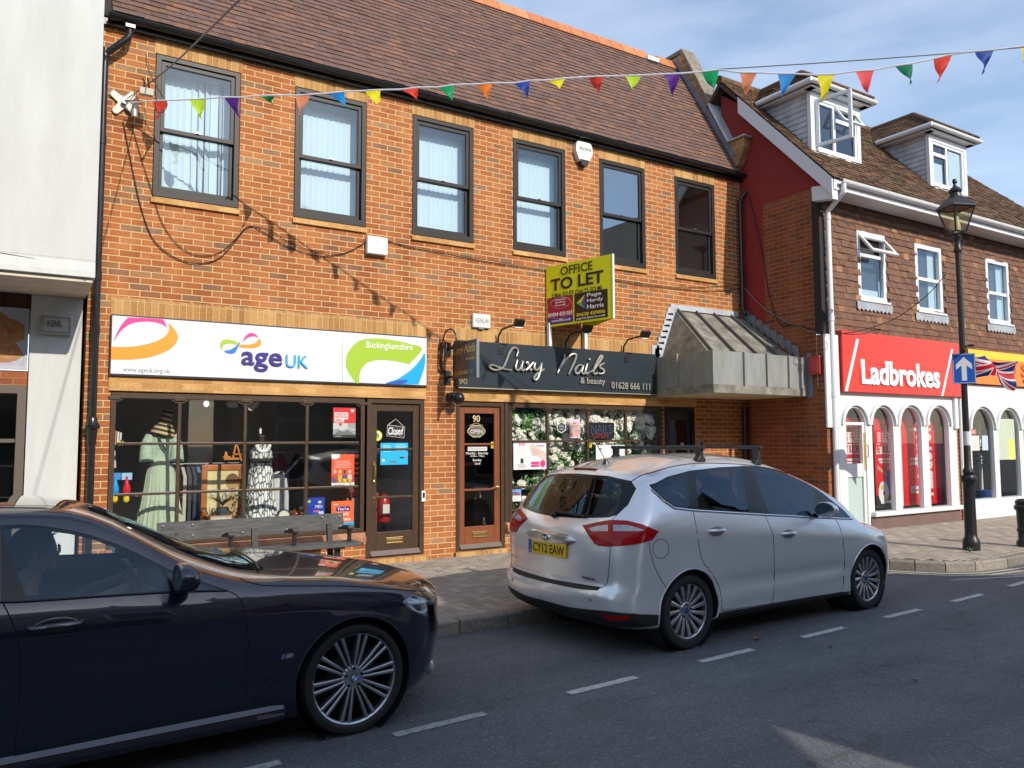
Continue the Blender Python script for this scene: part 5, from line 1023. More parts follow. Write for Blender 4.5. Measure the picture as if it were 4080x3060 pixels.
o = poster('closed_sign', 'black hand lettered closed sign hung by cord on the brown glazed door', .046, z6, 1854, 884, 1974, 970, BK, [], cat='sign')
for c in list(kids(o)): bpy.data.objects.remove(c)
F4 = [z6(1860, 880), z6(1976, 894), z6(1970, 972), z6(1852, 958)]; y = .045
build(MB().prism([Q(y, *p) for p in F4], y, y+.004), 'board', BK, o)
def line2(o, name, y, zf, pts, m, r=.004, sm=5): P = [(*[Q(y, *zf(*p))[0]], y, Q(y, *zf(*p))[1]) for p in pts]; return build(MB().tube(spline(P, sm) if sm else P, r, 5), name, m, o)
line2(o, 'border', y-.001, z6, [(1862, 884), (1972, 898), (1966, 968), (1856, 954), (1862, 884)], W_, .003, 0); line2(o, 'cord', y, z6, [(1866, 882), (1914, 845), (1966, 894)], W_, .003, 0)
text('Closed', 'lettering', W_, o, bbox(y, *z6(1864, 898), *z6(1962, 946)), y-.001, shear=.25, bold=.015); line2(o, 'flourish', y-.002, z6, [(1880, 946), (1895, 938), (1912, 950), (1930, 940), (1945, 956)], W_, .003)
poster('sticker', 'round lime green house sticker low on the brown door glass', .048, z6, 1788, 948, 1800, 960, W_, [('c', 1794, 953, 32, 1, flat(srgb('c8d62a'), .5), 'disc'), ('c', 1794, 953, 22, 1, W_, 'ring'), ('p', [(1780, 950), (1794, 934), (1808, 950), (1808, 970), (1780, 970)], flat(srgb('4a7a30'), .5), 'house'), ('r', 1788, 954, 1802, 966, flat(srgb('d8a020'), .5), 'window_mark')], cat='sticker')
# dressed window dummies
def gown(prof, cx, cy, pleats=0, amp=.0, n=64, sq=.72, seed=0):
    random.seed(seed); vs = []; R = len(prof); ph = [random.uniform(-.4, .4) for _ in range(n)]
    for r, z, a in prof:
        for k in range(n):
            t = 2*math.pi*k/n; q = r*(1+a*math.sin(pleats*t+ph[k]*1.5)+a*.5*math.sin(3*t+z*2)); vs.append((cx+q*math.cos(t), cy+q*math.sin(t)*sq, z))
    return vs, [(i*n+k, i*n+(k+1) % n, (i+1)*n+(k+1) % n, (i+1)*n+k) for i in range(R-1) for k in range(n)]
SAGE = mat('sage_cloth', (.36, .46, .35), .9, noise=.22, nscale=28); SAGES = mat('sage_print_skirt', (.33, .43, .30), .85, noise=.25, nscale=40, col2=(.46, .50, .38))
def zy(y, zf, yy, xx=700): return Q(y, *zf(xx, yy))[1]
my = .50; cx = Q(my, *z6(392, 1100))[0]; Zm = lambda v: zy(my, z6, v, 392)
mq = thing('mannequin', (cx, my, .1), 'mannequin wearing a sage green blouse and long pleated skirt', 'mannequin')
wS = lambda px, v: (Q(my, *z6(392+px, v))[0]-cx)
pr_ = [(wS(62, 1090), Zm(1090), .0), (wS(75, 1130), Zm(1130), .015), (wS(92, 1200), Zm(1200), .03), (wS(102, 1300), Zm(1300), .045), (wS(116, 1400), Zm(1400), .06), (wS(135, 1500), Zm(1500), .07), (wS(150, 1580), Zm(1580), .08)]
build(MB().add(*gown(pr_, cx, my, 26, 0, seed=2)), 'skirt', SAGES, mq, smooth=True, flip=False)
pr_ = [(wS(30, 935), Zm(930), 0), (wS(78, 950), Zm(945), 0), (wS(88, 970), Zm(985), .02), (wS(80, 1040), Zm(1040), .03), (wS(66, 1080), Zm(1088), .03), (wS(72, 1100), Zm(1105), .05)]
build(MB().add(*gown(pr_, cx, my, 12, 0, sq=.6)), 'blouse', SAGE, mq, smooth=True, flip=False)
for s in (-1, 1):
    P = [(cx+s*wS(78, 950), my, Zm(955)), (cx+s*wS(98, 1000), my-.03, Zm(1010)), (cx+s*wS(100, 1060), my-.05, Zm(1070)), (cx+s*wS(96, 1110), my-.06, Zm(1120))]; build(MB().tube(spline(P, 4), [.055+.03*i/12 for i in range(13)], 12), 'sleeve', SAGE, mq, smooth=True)
build(MB().tube([(cx, my, Zm(960)), (cx, my, Zm(900))], .045, 10).tube([(cx, my, Zm(1500)), (cx, my, .08)], .02, 8).lathe([(.16, .075), (.16, .09), (.03, .11)], (cx, my, 0), 20), 'stand', flat((.05, .05, .05), .5), mq)
mb = MB(); mb.tube(spline([(cx-.05, my-.09, Zm(945)), (cx-.02, my-.13, Zm(1000)), (cx+.04, my-.12, Zm(1050))], 5), .012, 6); build(mb, 'neck_tie', flat((.03, .035, .03), .7), mq)
m, t, b, N, K = nodes('striped_straw'); g = N('ShaderNodeNewGeometry'); s = N('ShaderNodeSeparateXYZ'); K.new(g.outputs['Position'], s.inputs[0]); wv = N('ShaderNodeMath'); wv.operation = 'MULTIPLY'; wv.inputs[1].default_value = 17.0
ad = N('ShaderNodeMath'); ad.operation = 'MULTIPLY_ADD'; ad.inputs[1].default_value = .25; K.new(s.outputs[0], ad.inputs[0]); K.new(s.outputs[2], ad.inputs[2]); K.new(ad.outputs[0], wv.inputs[0]); fr_ = N('ShaderNodeMath'); fr_.operation = 'FRACT'; K.new(wv.outputs[0], fr_.inputs[0]); gt = N('ShaderNodeMath'); gt.operation = 'GREATER_THAN'; gt.inputs[1].default_value = .5; K.new(fr_.outputs[0], gt.inputs[0])
x_ = N('ShaderNodeMixRGB'); x_.inputs[1].default_value = (.55, .40, .20, 1); x_.inputs[2].default_value = (.03, .03, .035, 1); K.new(gt.outputs[0], x_.inputs[0]); K.new(x_.outputs[0], b.inputs['Base Color']); b.inputs['Roughness'].default_value = .9; STRAW = m
hz = Zm(945); hc = (cx+.01, my-.02); hat = thing('sun_hat', (hc[0], hc[1], hz), 'wide floppy straw hat with black stripes on the mannequin', 'hat')
mb = MB(); mb.lathe([(wS(88, 940), hz+.0), (wS(86, 930), hz+.03), (wS(66, 900), hz+.10), (wS(48, 880), hz+.155), (wS(46, 870), hz+.18), (wS(45, 850), hz+.24), (wS(38, 830), hz+.285), (.03, hz+.30), (.001, hz+.30)], (hc[0], hc[1], 0), 28, sy=.9)
ht = build(mb, 'crown_and_brim', STRAW, hat, smooth=True); hat.rotation_euler = (rad(6), rad(9), 0)
LEAFD = mat('leaf_print_dress', (.72, .73, .72), .9); m, t, b, N, K = nodes('leaf_print')
g = N('ShaderNodeNewGeometry'); mp = N('ShaderNodeMapping'); mp.inputs['Scale'].default_value = (1.6, 1.0, .55); K.new(g.outputs['Position'], mp.inputs[0]); v = N('ShaderNodeTexVoronoi'); v.feature = 'DISTANCE_TO_EDGE'; v.inputs['Scale'].default_value = 17; K.new(mp.outputs[0], v.inputs['Vector'])
r = N('ShaderNodeValToRGB'); e = r.color_ramp.elements; e[0].position = .02; e[0].color = (.04, .045, .045, 1); e[1].position = .16; e[1].color = (.72, .73, .71, 1); e.new(.09).color = (.30, .31, .31, 1); K.new(v.outputs['Distance'], r.inputs[0]); K.new(r.outputs[0], b.inputs['Base Color']); b.inputs['Roughness'].default_value = .9; LEAFP = m
my = .55; cx = Q(my, *z6(1040, 1150))[0]; Zm = lambda v: zy(my, z6, v, 1040); wS = lambda px, v: (Q(my, *z6(1040+px, v))[0]-cx)
mq = thing('mannequin', (cx, my, .1), 'mannequin wearing a long white dress with black leaf print', 'mannequin')
build(MB().add(*gown([(wS(72, 1060), Zm(1062), 0), (wS(75, 1090), Zm(1090), 0), (wS(66, 1125), Zm(1130), 0), (wS(76, 1180), Zm(1180), .015), (wS(82, 1300), Zm(1300), .03), (wS(90, 1400), Zm(1400), .05), (wS(104, 1500), Zm(1500), .06), (wS(112, 1560), Zm(1560), .06)], cx, my, 14, 0)), 'dress', LEAFP, mq, smooth=True, flip=False)
build(MB().add(*gown([(wS(26, 1000), Zm(1000), 0), (wS(46, 1015), Zm(1018), 0), (wS(64, 1045), Zm(1045), 0), (wS(73, 1062), Zm(1064), 0)], cx, my, 8, 0)), 'bodice', LEAFP, mq, smooth=True, flip=False)
build(MB().add(*gown([(wS(74, 1095), Zm(1098), 0), (wS(70, 1120), Zm(1128), 0)], cx, my-.006, 3, 0)), 'waistband', flat((.03, .03, .032), .8), mq, flip=False)
random.seed(5); mb = MB()
for k in range(11): a = math.pi*(k/10); mb.ball((cx-wS(44, 1010)*math.cos(a), my-.10, Zm(1005)-.10*math.sin(a)), .026, .02, .026)
build(mb, 'bead_necklace', W_, mq, smooth=True)
build(MB().tube([(cx, my, Zm(1010)), (cx, my, Zm(960))], .04, 10).lathe([(.055, Zm(962)), (.05, Zm(950)), (.0001, Zm(945))], (cx, my, 0), 12).tube([(cx, my, Zm(1500)), (cx, my, .08)], .02, 8), 'stand', flat((.03, .03, .032), .4), mq)
build(MB().box(cx-.03, cx-.005, my-.02, my, Zm(940), Zm(900)), 'tag', W_, mq)
# framed picture, easel toys, rack of clothes, plants, small goods
py = .85
x0, x1, z0, z1 = bbox(py, *z6(650, 1140), *z6(930, 1500)); pf_ = thing('picture', (x0, py, z0), 'large framed portrait print in orange wood leaning behind the plants', 'picture')
build(MB().frame(x0, x1, z0, z1, .075, py-.03, py), 'frame', mat('orange_wood', (.36, .12, .03), .35, noise=.3, nscale=5), pf_, bev=.008)
build(MB().box(x0+.07, x1-.07, py-.012, py-.006, z0+.07, z1-.07), 'print', mat('cream_print', (.60, .50, .26), .6, noise=.12, nscale=5), pf_)
cxp, czp = Q(py-.02, *z6(855, 1262)); build(MB().prism([(cxp+.075*math.cos(t*.314), czp+.10*math.sin(t*.314)) for t in range(20)], py-.0145, py-.0125), 'painted_face', mat('painted_face', (.42, .24, .10), .7, noise=.3, nscale=30), pf_)
build(MB().prism([(cxp+.085*math.cos(t*.196), czp+.03+.10*math.sin(t*.196)) for t in range(17)], py-.0165, py-.0150), 'painted_hair', flat((.16, .08, .03), .8), pf_)
build(MB().prism([(cxp-.22, z0+.08), (cxp+.20, z0+.08), (cxp+.12, czp-.10), (cxp-.10, czp-.10)], py-.0145, py-.0125), 'painted_shoulders', flat((.45, .30, .13), .7), pf_)
ty = .80; x0, x1, z0, z1 = bbox(ty, *z6(785, 1008), *z6(935, 1118)); tc_ = thing('wooden_stand', (x0, ty, z0), 'small orange wooden easel and chairs on top of the picture', 'ornament'); mb = MB(); OW = mat('toy_wood', (.50, .19, .035), .4)
for a, b in (((.45, 0), (.62, 1)), ((.85, 0), (.66, 1)), ((.1, 0), (.2, .55)), ((.3, 0), (.2, .55)), ((.9, .2), (1.0, .6)), ((.5, .4), (.8, .4)), ((.05, .25), (.4, .25)), ((.85, .4), (1.05, .45))): mb.tube([(x0+(x1-x0)*a[0], ty-.02, z0+(z1-z0)*a[1]), (x0+(x1-x0)*b[0], ty+.02, z0+(z1-z0)*b[1])], .012, 6)
mb.box(x0+.02, x1-.08, ty-.06, ty+.06, z0+.02, z0+.045); build(mb, 'frame', OW, tc_)
ry = 1.15; x0, x1, z0, z1 = bbox(ry, *z6(526, 1165), *z6(660, 1480)); rk = thing('clothes_rack', (x0, ry, .1), 'chrome rail of dark and pale jackets behind the green skirt', 'clothes rack'); build(MB().tube([(x0-.4, ry, z1+.06), (x1+.5, ry, z1+.06)], .014, 8).tube([(x0-.4, ry, z1+.06), (x0-.4, ry, .07)], .014, 8).tube([(x1+.5, ry, z1+.06), (x1+.5, ry, .07)], .014, 8), 'rail', CHROME, rk)
random.seed(11)
for k in range(9):
    c = [(.5, .46, .38), (.05, .05, .07), (.03, .04, .08), (.10, .16, .30), (.25, .04, .05), (.42, .44, .48), (.02, .02, .03), (.12, .13, .16), (.3, .3, .33)][k]; xx = x0-.02+k*.062
    g_ = tag(build(MB().prism([(ry-.22, z1-.10), (ry-.03, z1+.02), (ry+.03, z1+.02), (ry+.22, z1-.10), (ry+.20, z0+random.uniform(-.2, .1)), (ry-.20, z0+random.uniform(-.2, .1))], xx, xx+.045, 0), 'jacket', mat('jacket_cloth', c, .9, noise=.15), None, bev=.012), ['oatmeal', 'black', 'navy black', 'denim blue', 'dark red', 'silver grey', 'jet black', 'charcoal', 'mid grey'][k]+' jacket on the rail behind the shop window', 'jacket', 'jackets on the clothes rail')
sy_ = .80; x0, x1, z0, z1 = bbox(sy_, *z6(1112, 1185), *z6(1200, 1490)); o = thing('shirt', (x0, sy_, z0), 'pale grey long sleeved top hanging beside the leaf print dress', 'shirt')
build(MB().prism([(x0, z1-.03), (x0+.07, z1+.01), (x0+.15, z1-.02), (x1-.03, z1-.08), (x1, z0-.02), (x0+.20, z0-.05), (x0+.01, z0-.05)], sy_-.06, sy_+.03), 'body', mat('grey_jersey', (.50, .51, .52), .9, noise=.1), o, bev=.02)
build(MB().tube([(x1-.05, sy_-.06, z1-.09), (x1-.02, sy_-.08, (z0+z1)/2), (x1-.01, sy_-.08, z0)], [.045, .04, .03], 10), 'sleeve', flat((.46, .47, .48), .9), o, smooth=True)
# ceiling spotlights
SPL = ['leftmost white track spotlight inside the shop', 'middle white track spotlight facing away inside the shop', 'right white track spotlight angled down inside the shop']; s0_ = None
for i, (a, b, rz) in enumerate(((705, 738, .9), (850, 740, -2.2), (985, 748, -.5))):
    x, z = Q(.7, *z6(a, b))
    if s0_ is None:
        s0_ = thing('track_spotlight', (x, .7, z), SPL[0], 'light', 'spotlights inside the shop', rz=rz)
        build(MB().lathe([(.038, -.07), (.042, .06), (.036, .07)], (0, 0, -.02), 14, ax=0), 'lamp_body', WHITEP, s0_, smooth=True, local=True); build(MB().box(-.02, .05, .03, .075, -.06, .12), 'gearbox', WHITEP, s0_, bev=.006, local=True); build(MB().lathe([(.034, -.072), (.034, -.071)], (0, 0, -.02), 14, ax=0), 'lamp_face', mat('lamp_face', (1, .93, .8), .3, emit=3), s0_, local=True)
    else: c = copy_tree(s0_); c.location = (x, .7, z); c.rotation_euler = (0, 0 if i < 2 else -.9, rz); c['label'] = SPL[i]
# hanging toy bottles in clear packs, books, other stock at the left of the window
BOTL = ['blue bubble bottle with yellow cap hanging at left of the window', 'red and blue bubble bottle with yellow cap hanging at left of the window']
for i, (a, c1) in enumerate(((98, (.02, .30, .75)), (172, (.65, .02, .04)))):
    y = .32; x, zt_2 = Q(y, *z6(a, 1205)); zb_2 = Q(y, *z6(a, 1385))[1]; h = zt_2-zb_2; o = thing('toy_bottle', (x, y, zb_2), BOTL[i], 'bottle', 'toy bottles hanging in the window')
    build(MB().lathe([(.012, zt_2-.02), (.02, zt_2-.08), (.045, zt_2-.16), (.042, zb_2+.12), (.03, zb_2+.07)], (x, y, 0), 12), 'body', flat(c1, .25), o, smooth=True); build(MB().lathe([(.032, zb_2+.07), (.034, zb_2+.02), (.02, zb_2)], (x, y, 0), 12), 'cap', flat((.75, .55, .02), .3), o); build(MB().box(x-.055, x+.055, y-.004, y, zt_2-.06, zt_2+.02), 'header_card', flat((.05, .25, .6) if i == 0 else (.3, .5, .75), .5), o)
y = .35; x0, x1, z0, z1 = bbox(y, *z6(70, 900), *z6(165, 1005)); o = thing('shelf', (x0, y, z0), 'small glass wall shelf at the left of the shop window', 'shelf'); build(MB().box(x0-.05, x1+.05, y-.05, y+.15, z0-.012, z0), 'shelf_board', flat((.3, .3, .3), .3), o); build(MB().box(x0-.05, x1+.03, y-.03, y+.12, z0-.92, z0-.90), 'shelf_board', flat((.5, .5, .5), .3), o)
for k, c in enumerate(((.6, .6, .58), (.5, .18, .05), (.62, .6, .55), (.55, .56, .6))): tag(build(MB().obox((x0+.005+k*.026, y-.02, z0), (.02, .0, 0), (0, .11, 0), (.006, 0, .16-.01*k)), 'book', flat(c, .6)), ['white book at the left end of the small shelf', 'orange brown book second along the small shelf', 'cream book third along the small shelf', 'pale blue grey book at the right end of the small shelf'][k], 'book', 'books on the small shelf')
build_b = thing('toy_bee', (x1-.04, y, z0), 'yellow and black striped toy on the small shelf', 'toy'); build(MB().ball((x1-.05, y-.03, z0+.0), .045, .035, .035), 'body', flat((.70, .52, .02), .6), build_b, smooth=True); build(MB().lathe([(.046, -.008), (.046, .008)], (x1-.05, y-.03, z0), 10, ax=0).lathe([(.04, -.006), (.04, .006)], (x1-.025, y-.03, z0), 10, ax=0), 'stripe', BK, build_b)
for k in range(2):
    xx, zz = Q(.3, *z6(78+18*k, 1110)); tag(build(MB().obox((xx-.018, .29, zz-.09), (.03, 0, 0), (0, .012, 0), (-.015, 0, .2)), 'brush_pack', flat((.5, .48, .45), .5)), ['outer pale blister pack hanging below the small shelf', 'inner pale blister pack hanging below the small shelf'][k], 'pack', 'blister packs below the small shelf')
# plants in the window
def blades(mb, c, n, L_, w, seed, up=.9, droop=.6):
    random.seed(seed)
    for i in range(n):
        a = random.uniform(0, 6.283); l = L_*random.uniform(.5, 1.1); P = []
        for k in range(6):
            t = k/5; P.append(V((c[0]+math.cos(a)*l*.65*t, c[1]+math.sin(a)*l*.5*t, c[2]+l*(up*t-droop*t*t*random.uniform(.8, 1.1)))))
        s = V((-math.sin(a), math.cos(a), .2))
        vs = []
        for k, p in enumerate(P): q = w*(1-(k/5)**2)*.5+.001; vs += [p-s*q, p+s*q]
        mb.add(vs, [(2*k, 2*k+1, 2*k+3, 2*k+2) for k in range(5)])
    return mb
GRASSM = islandmat('blade_leaf', [(0, (.03, .06, .018)), (.5, (.07, .11, .03)), (1, (.16, .16, .05))], .6, .3)
x, z = Q(.42, *z6(790, 1480)); o = thing('grass_plant', (x, .42, z), 'potted grassy plant with arching blades in front of the framed picture', 'plant'); zz = Q(.42, *z6(800, 1400))[1]
build(blades(MB(), (x, .42, zz-.02), 110, .34, .008, 8), 'leaf_blades', GRASSM, o, flip=False); build(MB().lathe([(.05, z-.08), (.075, zz-.03), (.07, zz-.03), (.06, zz-.05)], (x, .42, 0), 16), 'pot', flat((.05, .07, .08), .5), o, smooth=True)
mb = MB()
for k in range(5): a = k*1.3; mb.tube(spline([(x, .42, zz), (x+.05*math.cos(a), .42, zz+.14), (x+.11*math.cos(a), .40, zz+.20), (x+.16*math.cos(a), .39, zz+.15)], 4), .006, 5); mb.ball((x+.16*math.cos(a), .39, zz+.14), .02, .015, .026)
build(mb, 'white_flower', flat((.5, .5, .42), .7), o)
def sprays(c, n, R, seed, s, zs=1):
    random.seed(seed); mb = MB()
    for i in range(n):
        d = V((random.gauss(0, 1), random.gauss(0, 1), random.gauss(0, 1)*zs)).normalized()*R*random.random()**.5; p = V(c)+d; u = V((random.gauss(0, 1), random.gauss(0, 1), random.gauss(0, 1))).normalized(); w_ = u.orthogonal().normalized(); q = s*random.uniform(.6, 1.2)
        mb.add([p-u*q, p-w_*q*.6+u*q*.1, p+u*q, p+w_*q*.6+u*q*.1], [(0, 1, 2, 3)])
    return mb
EUC = islandmat('dark_leaf', [(0, (.018, .04, .03)), (.5, (.035, .065, .05)), (1, (.07, .10, .07))], .55, .3)
x, z = Q(.40, *z6(905, 1420)); o = thing('leafy_plant', (x, .40, z-.1), 'dark round leaved plant low in front of the leaf print dress', 'plant'); build(sprays((x, .40, z+.02), 90, .17, 4, .028), 'leaves', EUC, o, flip=False); build(MB().lathe([(.05, z-.2), (.06, z-.1), (.05, z-.1)], (x, .40, 0), 14), 'pot', flat((.04, .05, .05), .5), o)
# low shelf of bric-a-brac hidden partly by the bench
tag(build(MB().box(-.3, 2.6, .12, .78, .28, .44), 'window_bed', mat('display_bed', (.12, .12, .12), .8)), 'dark raised display bed along the foot of the charity shop window', 'display')
zb3 = .44
x = Q(.3, *z6(610, 1480))[0]; o = thing('basket', (x, .3, zb3), 'small wicker basket with a hoop handle in the window', 'basket'); WICK = mat('wicker', (.30, .16, .06), .8, noise=.3, nscale=60, bump=.6, bscale=120)
build(MB().lathe([(.06, zb3), (.09, zb3+.08), (.08, zb3+.08), (.05, zb3+.02)], (x, .3, 0), 18), 'bowl', WICK, o); build(MB().tube([(x-.085*math.cos(math.pi*k/10), .3, zb3+.07+.14*math.sin(math.pi*k/10)) for k in range(11)], .008, 6), 'handle', WICK, o)
x = Q(.34, *z6(655, 1450))[0]; o = thing('shoe', (x, .34, zb3+.08), 'tan moccasin shoe on a white box beside the basket', 'shoe'); build(MB().ball((x, .34, zb3+.11), .13, .05, .04, 14, 8), 'upper', flat((.36, .15, .05), .6), o, smooth=True); build(MB().box(x-.12, x+.12, .30, .38, zb3, zb3+.08), 'box', flat((.55, .55, .52), .6), o, bev=.005)
x = Q(.25, *z6(530, 1515))[0]; tag(build(MB().lathe([(.05, zb3), (.09, zb3+.05), (.095, zb3+.07), (.085, zb3+.07), (.05, zb3+.02)], (x, .25, 0), 20), 'bowl', flat((.6, .62, .65), .3), None, smooth=True), 'white china bowl by the window mullion behind the bench', 'bowl')
x0, x1, z0, z1 = bbox(.24, *z6(710, 1470), *z6(855, 1522)); o = thing('greeting_card', (x0, .24, z0), 'small framed cream card standing behind the bench', 'card'); build(MB().frame(x0, x1, zb3, z1, .012, .235, .25), 'frame', flat((.4, .2, .18), .5), o); build(MB().box(x0+.01, x1-.01, .24, .246, zb3+.01, z1-.01), 'print', mat('card_print', (.5, .47, .36), .6, noise=.25, nscale=30), o)
x = Q(.25, *z6(1185, 1470))[0]; zc_ = zy(.25, z6, 1472, 1185); o = thing('mantel_clock', (x, .25, zb3), 'round dark clock with pale face showing over the bench back', 'clock'); build(MB().lathe([(.085, -.03), (.085, .03), (.07, .03)], (x, .25, zc_), 20, ax=1), 'case', BK, o); build(MB().lathe([(.068, -.034), (.068, -.03)], (x, .25, zc_), 20, ax=1), 'face', flat((.6, .58, .5), .5), o); build(MB().box(x-.05, x+.05, .22, .28, zb3, zc_-.07), 'foot', BK, o)
x = Q(.28, *z6(1265, 1455))[0]; zc_ = zy(.28, z6, 1462, 1265); o = thing('teapot', (x, .28, zb3), 'glossy brown teapot beside the dark clock', 'teapot'); build(MB().ball((x, .28, zc_), .075, .07, .06, 16, 10), 'body', mat('brown_glaze', (.16, .045, .015), .12), o, smooth=True); build(MB().tube([(x+.06, .28, zc_), (x+.12, .28, zc_+.02), (x+.14, .28, zc_+.06)], .014, 8).tube([(x-.06, .28, zc_+.03), (x-.12, .28, zc_+.02), (x-.07, .28, zc_-.03)], .01, 8).ball((x, .28, zc_+.065), .02), 'spout', mat('brown_glaze', (.16, .045, .015), .12), o, smooth=True)
poster('pack_of_pads', 'royal blue pack with lettering MEN standing in the shop window', .16, z6, 1345, 1355, 1452, 1530, mat('blue_pack', srgb('1c3fa8'), .3), [('t', 'MEN', 1392, 1402, 1438, 1422, W_, .01), ('p', [(1380, 1440), (1420, 1436), (1422, 1446), (1380, 1450)], ORG, 'orange_flash'), ('p', [(1410, 1446), (1445, 1440), (1448, 1466), (1420, 1466)], flat((.4, .6, .8), .5), 'pale_flash'), ('r', 1412, 1376, 1432, 1390, W_, 'brand_mark'), ('r', 1345, 1372, 1362, 1388, flat((.4, .6, .1), .5), 'green_tab')], cat='pack', th=.10)
x, z = Q(.75, *z6(1640, 1270)); o = thing('carved_chair', (x, .75, .1), 'red carved wooden chair behind the orange poster', 'chair'); REDW = mat('red_lacquer', (.20, .035, .025), .35, noise=.2); mb = MB()
mb.frame(x-.2, x+.2, z-.1, z+.42, .05, .75, .79); 
for k in range(6): mb.tube(spline([(x-.13, .77, z-.05+.07*k), (x-.05, .77, z+.0+.07*k), (x+.05, .77, z-.06+.07*k), (x+.13, .77, z+.0+.07*k)], 4), .014, 6)
build(mb, 'backrest', REDW, o); build(MB().box(x-.22, x+.22, .36, .79, z-.16, z-.10), 'seat', REDW, o, bev=.01)
for a in (-.2, .16):
    for c in (.37, .74): build(MB().box(x+a, x+a+.04, c, c+.04, .07, z-.16), 'leg', REDW, o)
x0, x1, z0, z1 = bbox(.6, *z6(1785, 1330), *z6(1885, 1510)); xm = (x0+x1)/2; o = thing('fire_extinguisher', (xm, .6, z0), 'red fire extinguisher seen through the lower pane of the brown door', 'fire extinguisher'); build(MB().lathe([(.085, z0), (.09, z0+.03), (.09, z1-.10), (.06, z1-.03), (.025, z1)], (xm, .6, 0), 18), 'cylinder', mat('extinguisher_red', (.33, .018, .018), .3), o, smooth=True); build(MB().box(xm-.03, xm+.05, .58, .62, z1, z1+.05).tube([(xm, .58, z1+.02), (xm-.10, .56, z1-.03), (xm-.11, .56, z1-.25)], .012, 6), 'valve_and_hose', BLACKP, o); build(MB().box(xm-.05, xm+.05, .505, .51, z1-.28, z1-.14), 'instruction_label', flat((.6, .6, .58), .5), o)
tag(build(MB().box(3.0, 3.6, 1.6, 2.0, .06, .95), 'counter', flat((.30, .30, .30), .5)), 'pale shop counter seen through the brown glazed door', 'counter')
random.seed(8)
for k in range(7):
    xx = .9+k*.26; tag(build(MB().prism([(xx-.12, 1.25), (xx-.02, 1.42), (xx+.02, 1.42), (xx+.12, 1.25), (xx+.10, .55), (xx-.10, .55)], 2.3, 2.36), 'dress', mat('dim_cloth', [(.20, .24, .15), (.4, .07, .07), (.10, .12, .20), (.32, .28, .20), (.08, .20, .15), (.35, .12, .2), (.06, .06, .07)][k], .9), None, bev=.015), ['olive', 'dull red', 'slate blue', 'beige', 'bottle green', 'plum', 'black'][k]+' dress on the rail at the back of the charity shop', 'dress', 'dresses on the far wall of the shop')
tag(build(MB().tube([(.7, 2.33, 1.45), (2.6, 2.33, 1.45)], .012, 6), 'hanging_rail', STEEL), 'steel rail on the back wall carrying the dim dresses', 'rail')
# ------------------------------------------------------------------ salon window
BLOS = islandmat('white_blossom', [(0, (.66, .64, .50)), (.4, (.80, .78, .70)), (.9, (.88, .86, .80)), (1, (.80, .56, .55))], .8, .2, bump=0)
LEAF = islandmat('ivy_leaf', [(0, (.03, .08, .03)), (.4, (.08, .20, .06)), (.75, (.16, .34, .10)), (1, (.34, .46, .30))], .5, .3, bump=0)
fw = thing('flower_wall', (6.4, .3, 1.0), 'wall of white artificial roses and trailing ivy filling the salon window', 'flower wall'); random.seed(21); mb = MB(); ml = MB()
def rose(c, s):
    o = V(c); f = V((random.uniform(-.5, .5), -1, random.uniform(-.3, .5))).normalized(); u = f.orthogonal().normalized(); w_ = f.cross(u)
    for ring, (r, h, n, q) in enumerate(((1.0, .0, 6, .62), (.68, .28, 5, .5), (.34, .5, 4, .36))):
        for k in range(n):
            a = 6.283*k/n+ring*.5+random.uniform(-.2, .2); d = u*math.cos(a)+w_*math.sin(a); t = -u*math.sin(a)+w_*math.cos(a); p = o+d*s*r*.6+f*s*h
            mb.add([p-t*s*q, p+d*s*.45-t*s*q*.5+f*s*.12, p+d*s*.45+t*s*q*.5+f*s*.12, p+t*s*q, p-d*s*.3+f*s*.25], [(0, 1, 2, 3, 4)])
def leafy(c, s):
    p = V(c); u = V((random.gauss(0, 1), random.gauss(0, .5), random.gauss(-.4, 1))).normalized(); w_ = u.orthogonal().normalized(); ml.add([p-u*s, p-w_*s*.55, p+u*s, p+w_*s*.55+V((0, .01, 0))], [(0, 1, 2, 3)])
for i in range(1150):    # roses and leaves clustered in hanging swags
    x = random.uniform(4.95, 7.88); z = random.uniform(.6, 2.12); y = random.uniform(.16, .40)
    top_ = z > 1.78-.1*math.sin(x*5) and x > 5.5; swag = x > 5.6 and z > .62 or (4.95 < x < 5.55 and z > 1.62)
    if not swag and random.random() < .85: continue
    if top_ and random.random() < .85 or random.random() < .34: rose((x, y, z), random.uniform(.05, .085))
    else:
        for _ in range(10): leafy((x+random.gauss(0, .06), y+random.gauss(-.02, .03), z+random.gauss(0, .06)), random.uniform(.02, .04))
for i in range(800):
    x = random.gauss(5.25, .18); z = random.gauss(1.98, .10)
    if 4.95 < x < 5.58 and z < 2.12: leafy((x, random.uniform(.12, .3), z), random.uniform(.025, .05))
for x in (5.05, 5.15, 5.28, 5.42, 5.50):   # wisteria trails
    for k in range(26): rose((x+random.gauss(0, .02), random.uniform(.15, .25), 1.92-.02*k+random.gauss(0, .01)), .026)
for i in range(420): x = random.uniform(5.1, 5.6); z = random.uniform(.45, .95); leafy((x, random.uniform(.12, .3), z+(x-5.1)*.3), random.uniform(.02, .04)) if random.random() < (x-5.0)*1.6 else None
build(MB().box(5.62, 7.90, .44, .46, .45, 2.13), 'backing_panel', mat('foam_backing', (.26, .34, .22), .9, noise=.5, nscale=25, col2=(.10, .20, .07)), fw); tag(build(mb, 'blossoms', BLOS, fw, flip=False), kind='stuff'); tag(build(ml, 'leaves', LEAF, fw, flip=False), kind='stuff')
GD = flat((.62, .50, .26), .4); YG = .030
tag(text('90', 'house_number', GD, None, bbox(.045, *z7(522, 1022), *z7(575, 1072)), .045, bold=.012), 'gold house number 90 on the glass of the red brown door', 'number')
